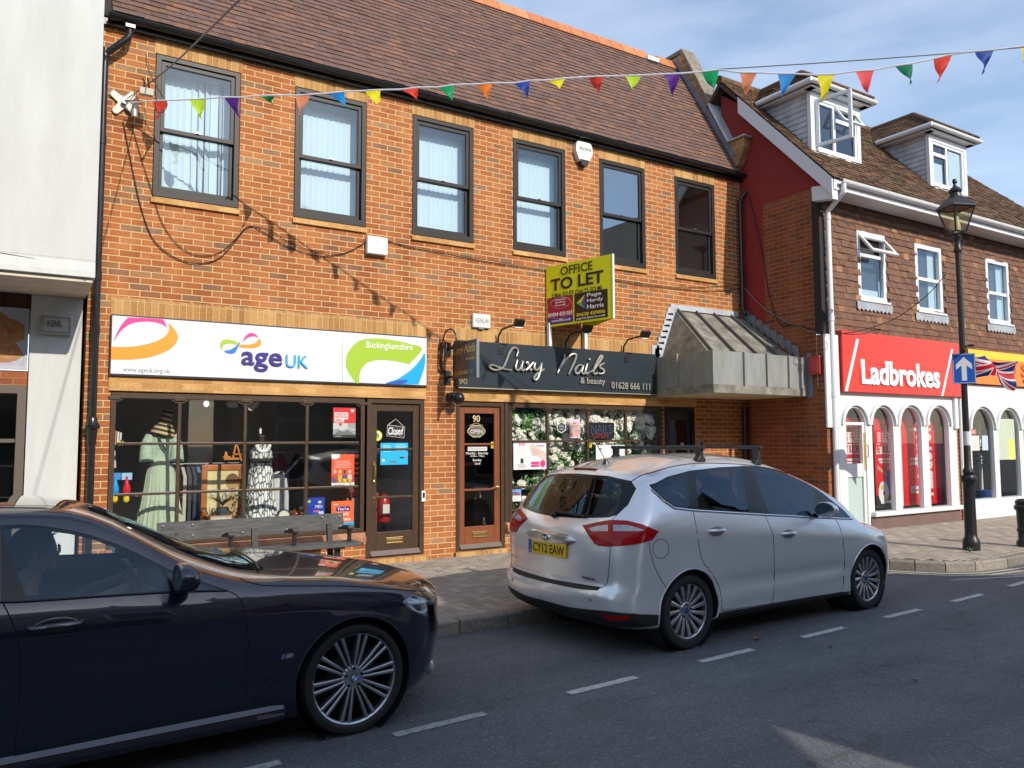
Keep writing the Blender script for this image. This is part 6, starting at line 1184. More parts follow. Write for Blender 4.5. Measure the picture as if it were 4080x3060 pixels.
x0, x1, z0, z1 = bbox(.044, *z7(482, 1090), *z7(616, 1188)); xm, zm = (x0+x1)/2, (z0+z1)/2; o = thing('open_sign', (xm, .044, zm), 'dark shaped plaque reading open hung on the red brown salon door', 'sign')
pts = [(xm+(x1-x0)/2*math.cos(t)*(1-.10*abs(math.sin(2*t))), zm+(z1-z0)/2*math.sin(t)*(1-.12*math.cos(4*t)**2)) for t in [6.283*k/40 for k in range(40)]]
build(MB().prism(pts, .044, .048), 'plaque', mat('grey_plaque', (.10, .095, .09), .5), o); build(MB().ring(pts, [(xm+(a-xm)*.93, zm+(b-zm)*.9) for a, b in pts], .0435, .044), 'border', GD, o); text('OPEN', 'lettering', flat((.62, .58, .5), .5), o, (xm-.10, xm+.10, zm-.035, zm+.025), .0435, bold=.01)
line2(o, 'cord', .046, z7, [(497, 1100), (548, 1078), (600, 1100)], GD, .003, 0); line2(o, 'flourish', .043, z7, [(520, 1112), (548, 1104), (578, 1112)], flat((.4, .37, .3), .5), .003); line2(o, 'flourish', .043, z7, [(524, 1168), (548, 1176), (574, 1168)], flat((.4, .37, .3), .5), .003)
o = poster('opening_hours', 'white opening hours lettering on the middle glass of the red brown door', .046, z7, 486, 1254, 628, 1284, flat((.6, .6, .58), .5), [('t', 'Opening Hours', 492, 1259, 622, 1280, flat((.25, .25, .25), .5)), ('t', 'Monday - Saturday', 474, 1292, 636, 1314, W_, .012), ('t', '10:00am - 7:00pm', 505, 1316, 608, 1330, W_, .01), ('t', 'Sunday', 523, 1342, 588, 1364, W_, .012), ('t', 'Closed', 537, 1369, 576, 1384, W_, .01)], cat='notice')
for i, (a, b, c, d, l) in enumerate(((657, 1218, 690, 1265, 'yellow warning sticker on the salon door glass'), (768, 1215, 795, 1262, 'yellow warning sticker in the corner of the first salon pane'), (1374, 1214, 1397, 1258, 'yellow warning sticker on the middle of the salon window'))):
    poster('warning_sticker', l, .030 if i else .046, z7, a, b, c, d, flat(srgb('e0c818'), .5), [('p', [((a+c)/2, b+4), (c-4, (b+d)/2+2), (a+4, (b+d)/2+2)], BK, 'triangle'), ('l', a+3, (b+d)/2+5, c-3, d-2, 3, BK)], cat='sticker', group='yellow warning stickers')
PK = flat(srgb('d8307a'), .5)
poster('nail_poster', 'white poster of manicured hands with pink headings in the salon window', YG, z7, 822, 1218, 1064, 1420, flat((.70, .69, .71), .5), [('t', 'BIAB', 862, 1226, 906, 1246, PK, .02), ('l', 842, 1255, 925, 1300, 4, LG), ('p', [(945, 1240), (965, 1232), (1000, 1262), (1040, 1282), (1063, 1300), (1063, 1345), (1030, 1345), (1000, 1318), (965, 1322), (948, 1280)], flat((.62, .47, .40), .6), 'printed_hand')]
       + [('p', [(950+16*i, 1262+6*i), (958+16*i, 1258+6*i), (976+14*i, 1320-5*i), (966+14*i, 1324-5*i)], flat((.56, .40, .34), .6), 'printed_finger') for i in range(4)] + [('r', 875, 1340, 895, 1374, BK, 'bottle'), ('r', 880, 1312, 888, 1340, W_, 'bottle_neck'), ('p', [(952, 1365), (1012, 1360), (1012, 1378), (952, 1382)], PK, 'pink_strip'), ('p', [(952, 1386), (1012, 1382), (1012, 1398), (952, 1402)], PK, 'pink_strip'), ('c', 1038, 1376, 19, 1.15, PK, 'pink_badge'), ('l', 850, 1378, 925, 1410, 4, LG), ('l', 992, 1240, 1055, 1254, 1, PK)])
poster('beauty_poster', 'pink poster of eyelash close ups in front of the flowers', YG, z7, 1234, 1052, 1310, 1190, flat((.62, .50, .60), .5), [('r', 1240, 1075, 1304, 1120, flat((.60, .38, .33), .5), 'face_photo'), ('r', 1240, 1130, 1304, 1178, flat((.58, .35, .30), .5), 'face_photo'), ('p', [(1258, 1072), (1270, 1078), (1282, 1072), (1276, 1086), (1264, 1086)], flat((.25, .08, .06), .5), 'hair_mark'), ('l', 1244, 1096, 1300, 1104, 1, flat((.2, .08, .08), .5)), ('p', [(1240, 1158), (1262, 1150), (1258, 1178), (1240, 1178)], flat((.7, .3, .28), .5), 'lips'), ('p', [(1278, 1150), (1304, 1158), (1304, 1178), (1284, 1178)], flat((.7, .3, .28), .5), 'lips'), ('l', 1242, 1120, 1302, 1130, 1, W_)])
poster('hexagon_sticker', 'black hexagon sticker with white lettering on the salon glass', YG, z7, 1160, 1095, 1190, 1125, BK, [('p', [(1175, 1070), (1206, 1090), (1206, 1132), (1175, 1154), (1144, 1134), (1144, 1092)], W_, 'border'), ('p', [(1175, 1075), (1202, 1093), (1202, 1129), (1175, 1148), (1148, 1131), (1148, 1095)], BK, 'field'), ('l', 1154, 1092, 1196, 1112, 3, LG), ('l', 1158, 1118, 1192, 1132, 2, LG)], cat='sticker')
x0, x1, z0, z1 = bbox(.10, *z7(1376, 1075), *z7(1562, 1194)); o = thing('led_sign', ((x0+x1)/2, .10, z0), 'black light up board reading nails open in the salon window', 'sign'); build(MB().box(x0, x1, .10, .12, z0, z1), 'board', mat('led_board', (.02, .022, .026), .3), o)
text('NAILS', 'lettering', flat((.06, .07, .15), .4), o, bbox(.098, *z7(1392, 1092), *z7(1545, 1158)), .099); text('OPEN', 'lettering', flat((.24, .04, .035), .4), o, bbox(.098, *z7(1400, 1152), *z7(1518, 1192)), .099)
poster('handwritten_note', 'white paper note low in the salon window above the silver car', YG, z7, 1428, 1240, 1640, 1372, flat((.62, .66, .68), .6), [('r', 1452, 1262, 1468, 1280, DG, 'mark')], cat='notice')
o = bpy.data.objects[-1] if False else None
poster('leaflet', 'small blue topped poster low in the salon window', YG, z7, 790, 1550, 878, 1655, flat((.68, .69, .72), .5), [('r', 790, 1550, 878, 1612, flat((.10, .35, .70), .5), 'blue_sky'), ('p', [(800, 1612), (810, 1590), (838, 1584), (868, 1592), (872, 1612)], flat((.10, .09, .13), .5), 'dark_shape'), ('p', [(818, 1560), (842, 1560), (832, 1580), (834, 1600), (826, 1600), (828, 1580)], flat((.35, .10, .16), .5), 'glass_shape'), ('c', 858, 1600, 9, 1, flat((.5, .04, .08), .5), 'rose_shape'), ('l', 800, 1616, 868, 1650, 5, LG)])
poster('no_smoking_sign', 'small no smoking sign on the dark side door under the canopy', .046, z7, 2042, 1218, 2080, 1262, flat((.5, .48, .46), .5), [('c', 2061, 1240, 15, 1.15, flat((.5, .05, .06), .5), 'red_ring'), ('c', 2061, 1240, 11, 1.15, flat((.5, .48, .46), .5), 'disc'), ('p', [(2050, 1232), (2054, 1229), (2072, 1248), (2068, 1251)], flat((.5, .05, .06), .5), 'red_bar')], cat='sign')
tag(build(MB().box(5.2, 6.6, 1.6, 2.2, .06, .85), 'nail_table', flat((.22, .2, .18), .5)), 'low manicure table behind the salon flower wall', 'table')
x, z = Q(.8, *z7(480, 1380)); tag(build(MB().box(x-.2, x+.25, .8, 1.0, z-.02, z+.02), 'polish_rack', flat((.35, .05, .05), .5)), 'red shelf of polish seen through the salon door', 'shelf')
# entry phone by the side door
x0, x1, z0, z1 = bbox(-.02, *z4(915, 1500), *z4(945, 1600)); o = thing('entry_phone', (8.78, -.02, 1.45), 'grey entry phone panel on the brick beside the side door', 'intercom'); build(MB().box(8.74, 8.84, -.035, -.001, 1.30, 1.60), 'panel', mat('entry_metal', (.35, .36, .37), .35, .6), o, bev=.006); build(MB().box(8.76, 8.82, -.04, -.035, 1.52, 1.57).box(8.77, 8.81, -.04, -.035, 1.40, 1.43).box(8.77, 8.81, -.04, -.035, 1.34, 1.37), 'buttons', BK, o)
# spiky plant standing in the last upstairs window
x, z = Q(.5, 1510, 545); o = thing('dracaena', (x, .55, 4.2), 'spiky leaved plant standing inside the rightmost upper sash window', 'plant'); build(blades(MB(), (x+.05, .45, z-.05), 40, .42, .035, 3, 1.0, .75), 'leaves', flat((.035, .06, .03), .5), o, flip=False); build(MB().tube([(x+.05, .45, z), (x+.05, .45, 3.7)], .02, 8).lathe([(.10, 3.6), (.14, 3.85), (.12, 3.85)], (x+.05, .45, 0), 14), 'stem_and_pot', flat((.12, .08, .05), .7), o)
# ------------------------------------------------------------------ betting shop and takeaway windows
YW = YL+.18; REDP = mat('red_display', srgb('d01a20'), .4); WB = flat((.8, .8, .8), .5)
def banner(label, x0, x1, z0, z1, y, cut):
    o = thing('betting_poster', ((x0+x1)/2, y, z0), label, 'poster', 'red betting posters'); build(MB().box(x0, x1, y, y+.006, z0, z1), 'sheet', REDP, o); h = z1-z0; w_ = x1-x0
    text('GET A', 'lettering', BK, o, (x0+.3*w_, x0+.7*w_, z1-.13*h, z1-.07*h), y-.001, bold=.02)
    for k, s in enumerate(('£5 FREE', 'BET BUILDER')):
        a = (x0+.06*w_, x1-.06*w_, z1-(.27+.13*k)*h, z1-(.16+.13*k)*h); build(MB().prism([(a[0]+.01, a[2]), (a[1]-.02, a[2]), (a[1], a[3]), (a[0]+.03, a[3])], y-.0015, y-.0003), 'white_flash', WB, o); text(s, 'lettering', REDP, o, (a[0]+.03, a[1]-.03, a[2]+.015, a[3]-.015), y-.002, bold=.025)
    build(MB().box(x0+.15*w_, x1-.15*w_, y-.001, y, z1-.47*h, z1-.45*h).box(x0+.2*w_, x1-.2*w_, y-.001, y, z1-.50*h, z1-.485*h), 'fine_print', WB, o)
    # a printed player: generic arm, shirt and ball
    build(MB().prism([(x0+.1*w_, z1-.52*h), (x0+.5*w_, z1-.62*h), (x0+.52*w_, z1-.66*h), (x0+.08*w_, z1-.56*h)], y-.0012, y-.0003), 'printed_arm', flat((.45, .26, .17), .6), o)
    build(MB().prism([(x0+.5*w_, z1-.60*h), (x0+.75*w_, z1-.58*h), (x0+.85*w_, z1-.85*h), (x0+.45*w_, z1-.85*h)], y-.0024, y-.0014), 'printed_shirt', flat((.05, .10, .42), .6), o)
    build(MB().prism([(x0+.62*w_+.055*math.cos(t*.35), z1-.54*h+.07*math.sin(t*.35)) for t in range(18)], y-.0024, y-.0014), 'printed_head', flat((.48, .28, .18), .6), o)
    bx, bz = x0+.33*w_, z1-.83*h; build(MB().prism([(bx+.15*math.cos(t*.314), bz+.20*math.sin(t*.314)) for t in range(20)], y-.0036, y-.0028), 'printed_ball', flat((.72, .70, .68), .5), o)
    for k, c in enumerate(((.6, .4, .03), (.5, .05, .3), (.6, .42, .05))): build(MB().prism([(bx-.04+.05*k+.035*math.cos(t*.52), bz+.09-.10*k+.045*math.sin(t*.52)) for t in range(12)], y-.0046, y-.0038), 'ball_patch', flat(c, .5), o)
    build(MB().box(x0, x1, y-.0016, y-.0004, z0, z0+.14*h), 'black_foot', BK, o); build(MB().box(x0+.2*w_, x0+.7*w_, y-.003, y-.0018, z0+.05*h, z0+.08*h), 'foot_print', WB, o)
banner('red betting poster behind the glass of the white shop door', 10.62, 11.18, .42, 1.98, YW, 0); banner('red betting poster with a white ball in the widest lit arch window', 11.55, 12.22, .40, 1.98, YW, 0)
o = thing('vertical_banner', (12.8, YW, .5), 'tall red window banner with big white sideways lettering', 'banner'); build(MB().box(12.42, 13.72, YW+.05, YW+.06, .40, 2.34), 'sheet', REDP, o)
text('/Ladbrokes', 'lettering', flat((.62, .58, .58), .5), o, (.55, 2.25, -13.42, -12.68), ux=(0, 0, 1), uz=(-1, 0, 0), at=(0, YW+.049, 0), bold=.03)
build(MB().box(12.22, 12.40, YW+.02, YW+.2, .40, 2.2), 'white_side_panel', flat((.6, .6, .58), .5), o)
tag(build(MB().box(11.22, 11.30, YW-.02, YW+.1, .3, 2.3).box(11.36, 11.44, YW, YW+.1, .3, 2.3), 'display_frame', mat('silver_frame', (.5, .5, .52), .35, .5)), 'silver display uprights just inside the second arch', 'display')
poster('age_notice', 'small red and white notice on the glass of the second arch', YL+.02, z8, 917, 775, 955, 872, REDP, [('l', 925, 785, 950, 850, 8, WB), ('l', 920, 856, 950, 864, 1, WB)], cat='notice')
poster('paper_notice', 'white framed sheet in the first takeaway arch', YL+.02, z8, 1476, 808, 1542, 898, flat((.66, .64, .60), .6), [('l', 1486, 826, 1534, 880, 6, LG)], cat='notice')
poster('red_notice', 'tiny red and white notice at the top of the first takeaway arch', YL+.02, z8, 1488, 770, 1523, 802, flat((.5, .12, .1), .6), [('l', 1492, 776, 1520, 796, 3, WB)], cat='notice')
poster('pale_notice', 'pale blue sheet beside the white upright of the takeaway', YL+.02, z8, 1558, 808, 1594, 896, flat((.48, .60, .66), .6), [('l', 1562, 815, 1590, 880, 6, LG)], cat='notice')
poster('pale_notice', 'pale blue sheet beneath the green tag in the second takeaway arch', YL+.02, z8, 1616, 816, 1655, 880, flat((.48, .60, .66), .6), [('l', 1620, 825, 1650, 870, 5, LG)], cat='notice')
poster('green_tag', 'small bright green square sign high in the second takeaway arch', YL+.02, z8, 1615, 762, 1644, 796, flat((.02, .5, .05), .5), [('l', 1620, 770, 1640, 790, 2, flat((.2, .7, .2), .5))], cat='sign')
poster('menu', 'tall pale green and yellow menu sheet in the second takeaway arch', YL+.02, z8, 1654, 708, 1755, 952, flat((.52, .60, .42), .6), [('r', 1720, 830, 1755, 952, flat((.68, .66, .15), .6), 'yellow_part'), ('l', 1660, 716, 1700, 830, 16, LG), ('l', 1704, 716, 1750, 826, 16, LG), ('l', 1660, 840, 1715, 945, 14, LG)], cat='menu')
x, z = Q(YL+.5, *z8(1556, 1170)); o = thing('rubber_plant', (x, YL+.5, .2), 'tall leafy plant in a blue pot inside the takeaway window', 'plant'); build(MB().tube(spline([(x, YL+.5, .45), (x+.02, YL+.5, 1.0), (x-.02, YL+.5, 1.5), (x, YL+.5, 1.75)], 5), .014, 6).tube([(x, YL+.5, .9), (x+.12, YL+.48, 1.2), (x+.15, YL+.48, 1.4)], .008, 5), 'stem', flat((.35, .30, .22), .8), o); build(sprays((x+.02, YL+.48, 1.32), 110, .36, 6, .05, 1.3), 'leaves', EUC, o, flip=False); build(MB().lathe([(.16, .40), (.2, .56), (.18, .56)], (x, YL+.5, 0), 16), 'pot', flat((.02, .06, .25), .4), o)
tag(build(MB().box(15.95, 16.0, YL+.9, YL+.95, .2, 2.0).box(15.95, 16.5, YL+.9, YL+.95, .45, .5).box(16.45, 16.5, YL+.9, YL+.95, .2, 2.0), 'inner_frame', WHITEP), 'white inner door frame inside the takeaway', 'door frame')
# ================================================================== bunting across the street
B0 = V((-.42, -.10, 0)); BD = V((1, -.785, 0)).normalized(); BN = V((BD.y, -BD.x, 0))
def bun(dx, dy):
    d = ray(dx, dy); t = (B0-CAM).dot(BN)/d.dot(BN); return CAM+d*t
def clothmat(name, c):
    m, t, b, N, K = nodes(name); b.inputs['Base Color'].default_value = (*c, 1); b.inputs['Roughness'].default_value = .55; b.inputs['Specular IOR Level'].default_value = .3
    tr = N('ShaderNodeBsdfTranslucent'); tr.inputs[0].default_value = (*[min(1, x*1.3) for x in c], 1); x = N('ShaderNodeMixShader'); x.inputs[0].default_value = .35
    K.new(b.outputs[0], x.inputs[1]); K.new(tr.outputs[0], x.inputs[2]); K.new(x.outputs[0], t.nodes['Material Output'].inputs[0]); return m
FC = {k: clothmat(k+'_nylon', srgb(v)) for k, v in dict(red='d8402e', lime='b4d632', purple='5c2a8c', green='14a060', peach='dc8c64', blue='1480c8', yellow='dcd214', orange='f08228', navy='24449c', coral='f05a58', deepgreen='0c7850').items()}
FL = [(329, 218, 361, 217, 350, 265, 'red'), (410, 215, 443, 213, 435, 257, 'lime'), (484, 210, 516, 210, 510, 248, 'purple'), (560, 207, 591, 206, 585, 219, 'green'), (637, 206, 670, 204, 652, 253, 'peach'), (711, 201, 744, 198, 749, 235, 'blue'),
      (787, 196, 822, 194, 817, 229, 'yellow'), (867, 193, 903, 189, 901, 214, 'red'), (948, 188, 982, 183, 976, 216, 'green'), (1030, 182, 1064, 179, 1051, 210, 'orange'), (1111, 179, 1145, 174, 1139, 209, 'navy'), (1186, 173, 1221, 169, 1208, 195, 'yellow'),
      (1271, 166, 1305.5, 164.5, 1291, 192, 'red'), (1350, 163.6, 1385.5, 162.4, 1368, 197, 'lime'), (1433.5, 160, 1471, 158.6, 1454.7, 202, 'purple'), (1515, 154.8, 1552.6, 151.3, 1542, 192.4, 'green'), (1597, 156.5, 1635, 157, 1612, 205.7, 'peach'),
      (1680, 159, 1719, 159.5, 1688.5, 211, 'blue'), (1765, 161.5, 1803.5, 160, 1777.6, 217.5, 'yellow'), (1848, 154, 1888, 151, 1871.7, 203.6, 'coral'), (1933.5, 142.4, 1970.8, 137.4, 1970.8, 177.7, 'deepgreen'), (2016.7, 127, 2056.4, 117.4, 2030.5, 172.7, 'red'), (2105.5, 111.5, 2146, 108, 2129, 154, 'navy'), (2204, 101, 2242, 98, 2215, 140, 'yellow')]
bt_ = thing('bunting', tuple(bun(285, 222)), 'string of small coloured triangular pennants strung from the brick wall across the street', 'bunting')
cp = [tuple(bun(280, 222))]
for f in FL: cp += [tuple(bun(f[0], f[1])), tuple(bun(f[2], f[3]))]
cp += [tuple(bun(2330, 88))]
build(MB().tube(spline(cp, 3), .0095, 5), 'cord', clothmat('white_tape', (.72, .72, .74)), bt_)
random.seed(17)
for k, (ax, ay, bx, by, tx, ty, c) in enumerate(FL):
    a, b, t = bun(ax, ay), bun(bx, by), bun(tx, ty); a.z -= .004; b.z -= .004; n = 8; mb = MB(); vs = []; ph = random.uniform(0, 6); am = random.uniform(.03, .07)
    cur = random.uniform(-.09, .09)
    for i in range(n+1):
        u = i/n; w_ = 1-u; mid = a.lerp(b, .5).lerp(t, u)
        for j in range(5):
            s = j/4-.5; p = mid+(b-a)*s*w_**(1.0 if k % 3 else .8)+BN*(am*math.sin(ph+u*4.5+s*3)*u+cur*u*u); vs.append(p)
    mb.add(vs, [(i*5+j, i*5+j+1, i*5+j+6, i*5+j+5) for i in range(n) for j in range(4)])
    tag(build(mb, 'pennant', FC[c], bt_, smooth=True, flip=False), {'coral': 'coral red', 'navy': 'royal blue', 'deepgreen': 'dark green'}.get(c, c)+' pennant')
cable('straight thin support wire above the right half of the bunting', [tuple(bun(1548, 150)), tuple(bun(1800, 134)), tuple(bun(2058, 115)), tuple(bun(2330, 92))], .006, m=flat((.12, .12, .13), .5), name='support_wire')
# ================================================================== street furniture
ZBN = -.0
bn = thing('bench', (1.15, -.85, 0), 'weathered grey wooden bench with black iron arms on the pavement', 'bench')
OLDW = mat('weathered_oak', (.085, .085, .083), .85, noise=.45, nscale=5, stretch=(1.2, 14, 14), bump=.5, bscale=30)
bx0, bx1 = .02, 2.24
mb = MB(); mb.prism([(-.60, .545), (-.575, .54), (-.535, .735), (-.56, .74)], .08, 2.17, 0); build(mb, 'backrest', OLDW, bn, bev=.006)
for i, (a, b) in enumerate(((-1.02, -.86), (-.85, -.70))): build(MB().box(bx0, bx1, a, b, .385, .43), 'seat_plank', OLDW, bn, bev=.008)
IRON = BLACKM
for x in (.20, .78, 1.48, 2.13):
    build(MB().prism([(-.59, .575), (-.60, .545), (-.93, .575), (-.95, .60), (-.93, .625), (-.80, .62)], x-.035, x+.035, 0), 'arm_rest', OLDW if False else mat('dark_oak', (.07, .062, .055), .8), bn, bev=.01)
    build(MB().box(x-.018, x+.018, -.90, -.86, .43, .585), 'arm_post', IRON, bn)
for x in (.30, 1.10, 1.98):
    build(MB().box(x-.03, x+.03, -.92, -.87, 0, .385).box(x-.06, x+.06, -.99, -.72, .365, .384), 'leg', IRON, bn); build(MB().obox((x-.03, -.72, .0), (.06, 0, 0), (0, .05, 0), (0, .10, .62)), 'leg', IRON, bn)
for x in (.14, .44, .97, 1.47, 1.90, 2.12):
    for z in (.585, .70):
        if (int(x*50)+int(z*10)) % 5: build(MB().ball((x, -.565-(.735-z)*.19-.012, z), .013, .008, .013, 8, 5), 'bolt', mat('bolt_steel', (.35, .37, .4), .4, .7), bn)
# lamp post
zl = zc(3300, 1700, .42184); lx, ly = 10.13, -3.82
def lz(dx, dy): return un(1, ly, dx, dy).z
g0 = gz(lx); zA = lz(*zl(1340, 1045)); zC = lz(*zl(1325, 520)); zD = lz(*zl(1315, 425)); zTop = lz(2062, 500); zF = lz(2046, 383); zg = lz(2052, 432)
lp = thing('lamp_post', (lx, ly, g0), 'tall black Victorian style lamp post with four sided lantern', 'street lamp')
build(MB().lathe([(.112, g0-.02), (.112, zA-.08), (.105, zA-.03), (.085, zA), (.078, zA+.05), (.074, zC-.08), (.076, zC-.02), (.098, zC+.02), (.104, zC+.05), (.09, zC+.09), (.06, zD-.05), (.07, zD-.02), (.07, zD+.01), (.048, zD+.06), (.042, zD+.6), (.038, zTop-.25)], (lx, ly, 0), 20), 'column', BLACKM, lp, smooth=True, ang=35)
mb = MB(); mb.lathe([(.05, zTop-.30), (.06, zTop-.27), (.045, zTop-.22), (.035, zTop-.12), (.055, zTop-.07), (.03, zTop-.02)], (lx, ly, 0), 14)
for s in (-1, 1): mb.tube(spline([(lx+s*.03, ly, zTop-.2), (lx+s*.14, ly, zTop-.19), (lx+s*.15, ly, zTop-.10), (lx+s*.08, ly, zTop-.08)], 5), .008, 6)
build(mb, 'neck', BLACKM, lp, smooth=True)
rot = rad(22)
def sq(r, z): return [(lx+r*math.cos(rot+math.pi/2*k), ly+r*math.sin(rot+math.pi/2*k), z) for k in range(4)]
zh = zg-.10; rb, rt_ = .115, .235
mb = MB(); Bq, Tq = sq(rb, zTop), sq(rt_, zh)
for k in range(4): mb.tube([Bq[k], Tq[k]], .012, 6); mb.tube([Bq[k], Bq[(k+1) % 4]], .012, 6); mb.tube([Tq[k], Tq[(k+1) % 4]], .016, 6)
build(mb, 'lantern_frame', BLACKM, lp)
mb = MB(); Bq, Tq = sq(rb-.004, zTop+.01), sq(rt_-.004, zh)
for k in range(4): mb.quad(Bq[k], Bq[(k+1) % 4], Tq[(k+1) % 4], Tq[k])
build(mb, 'lantern_glass', glassmat('lantern_glass', (.80, .77, .62), .10, rough=.15), lp)
build(MB().lathe([(.05, zTop+.02), (.05, zTop+.10), (.035, zTop+.15), (.03, zh-.04)], (lx, ly, 0), 10), 'bulb', mat('milky_bulb', (.62, .60, .48), .4), lp, smooth=True)
mb = MB(); mb.add(sq(rt_+.04, zh)+sq(rt_+.02, zh+.03)+sq(.10, zh+.17), [(0, 1, 2, 3), (0, 4, 5, 1), (1, 5, 6, 2), (2, 6, 7, 3), (3, 7, 4, 0), (4, 8, 9, 5), (5, 9, 10, 6), (6, 10, 11, 7), (7, 11, 8, 4), (8, 11, 10, 9)])
mb.lathe([(.085, zh+.165), (.07, zh+.22), (.085, zh+.235), (.09, zh+.26), (.06, zh+.30), (.03, zh+.32), (.022, zh+.36), (.034, zh+.39), (.028, zh+.43), (.001, zF)], (lx, ly, 0), 14)
build(mb, 'lantern_cap', BLACKM, lp)
build(MB().lathe([(.045, lz(2090, 962)), (.045, lz(2089, 932))], (lx, ly, 0), 16), 'number_band', flat((.6, .6, .6), .5), lp)
zsg = lz(2070, 796)
build(MB().obox((lx-.05, ly-.05, zsg+.28), (-.20, -.16, .0), (.05, -.06, 0), (0, 0, .035)), 'sign_lamp', BLACKP, lp, bev=.006)
# one-way sign strapped to it
sn = V((-.80, -.60, 0)); sr = V((.60, -.80, 0)); sp = V((lx, ly, zsg))+sn*.06; hw, hh = .145, .215
ow = thing('one_way_sign', tuple(sp), 'small blue rectangular traffic sign with white up arrow on the lamp post', 'road sign')
build(MB().obox(sp-sr*hw-V((0, 0, hh)), sr*2*hw, -sn*.012, V((0, 0, 2*hh))), 'plate', mat('sign_blue', srgb('1d55a8'), .35), ow, bev=.003)
build(MB().obox(sp-sr*.04-V((0, 0, .03))-sn*.025, sr*.08, -sn*.03, V((0, 0, .06))), 'clip', STEEL, ow)
ar_ = [(-.032, -.17), (.032, -.17), (.032, .045), (.10, -.015), (.10, .06), (0, .165), (-.10, .06), (-.10, -.015), (-.032, .045)]
build(MB().add([sp+sn*.0012+sr*a+V((0, 0, b)) for a, b in ar_], [(0, 1, 2, 8), (2, 3, 4, 5), (5, 6, 7, 8), (2, 5, 8)]), 'arrow', mat('sign_white', (.62, .64, .66), .35), ow, flip=False)
bd = [(-hw+.008, -hh+.008), (hw-.008, -hh+.008), (hw-.008, hh-.008), (-hw+.008, hh-.008)]; bi = [(a*.955, b*.97) for a, b in bd]
build(MB().add([sp+sn*.001+sr*a+V((0, 0, b)) for a, b in bd+bi], [(i, (i+1) % 4, (i+1) % 4+4, i+4) for i in range(4)]), 'border', flat((.6, .62, .64), .4), ow, flip=False)
# union flag flying from the post
fg = thing('union_flag', (lx, ly, zsg), 'union flag flapping from the lamp post in front of the takeaway sign', 'flag')
cols = [clothmat('flag_blue', srgb('20307a')), clothmat('flag_white', (.68, .68, .70)), clothmat('flag_red', srgb('c01c30'))]
NX, NY = 90, 45
def jack(u, v):       # u 0..2, v 0..1 measured on the cloth
    x, y = u-1, v-.5
    if abs(x) < .10 or abs(y) < .10: return 2
    if abs(x) < .166 or abs(y) < .166: return 1
    d1_, d2_ = (x-2*y)/math.sqrt(5), (x+2*y)/math.sqrt(5)
    for d, s in ((d1_, 1), (d2_, -1)):
        if abs(d) < .10:
            q = d*s*(1 if x > 0 else -1)
            if s*(1 if x > 0 else -1)*d > .034 and False: return 1
            return 2 if 0 < (d if x > 0 else -d) < .066 else 1
    return 0
fo = V((lx+.06, ly-.02, 0)); zt0_, zb0_ = lz(2092, 772), lz(2092, 806)
vs = []; fs = []; mi = []
for i in range(NX+1):
    for j in range(NY+1):
        u, v = i/NX, j/NY; x = fo.x+.95*u; top = zt0_+.03*math.sin(u*5)-.02*u; hgt = (.40-.16*math.sin(u*3.0)**2)
        y = fo.y-.15*u+.07*math.sin(u*9+v*2.5)+.05*math.sin(v*6+u*4)*u; z = top-hgt*(1-v)+.02*math.sin(u*11+v*3); vs.append((x, y, z))
for i in range(NX):
    for j in range(NY): fs.append((i*(NY+1)+j, (i+1)*(NY+1)+j, (i+1)*(NY+1)+j+1, i*(NY+1)+j+1)); mi.append(jack(2*(i+.5)/NX, (j+.5)/NY))
o = build(MB().add(vs, fs), 'cloth', cols, fg, smooth=True, flip=False, ang=180); o.data.polygons.foreach_set('material_index', mi)
build(MB().tube([(lx+.04, ly-.03, zb0_-.12), (lx+.05, ly-.03, zt0_+.05)], .01, 6), 'hoist_cord', flat((.6, .6, .6), .6), fg)
# bollard at the right edge, weed and litter of leaves
bx_, by_ = 10.96, -4.12; g1_ = gz(bx_); zt2 = un(1, by_, 2212, 1078).z
bo = thing('bollard', (bx_, by_, g1_), 'black cast iron bollard with raised bands at the right edge', 'bollard')
build(MB().lathe([(.10, g1_-.02), (.10, g1_+.06), (.075, g1_+.10), (.075, g1_+.2), (.085, g1_+.21), (.085, g1_+.25), (.075, g1_+.26), (.085, zt2-.16), (.11, zt2-.14), (.11, zt2-.10), (.09, zt2-.08), (.095, zt2-.03), (.06, zt2), (.001, zt2+.01)], (bx_, by_, 0), 20), 'shaft', BLACKM, bo, smooth=True, ang=35)
wd = un(2, g0, *zl(1338, 1185)); tag(build(blades(MB(), (wd.x, wd.y, g0), 14, .10, .012, 2, 1.0, .5), 'weed', flat((.10, .22, .04), .6), None, flip=False), 'small green weed growing at the foot of the lamp post', 'weed')
LEAVC = [(.34, .15, .03), (.30, .18, .06), (.22, .12, .05), (.40, .25, .06), (.28, .22, .14)]
LB = {'near': 'curled orange brown fallen leaf in the gutter by the kerb', 'road': 'pale dry fallen leaf on the open tarmac', 'corner': 'dry yellow fallen leaf in the gutter of the rounded kerb corner'}
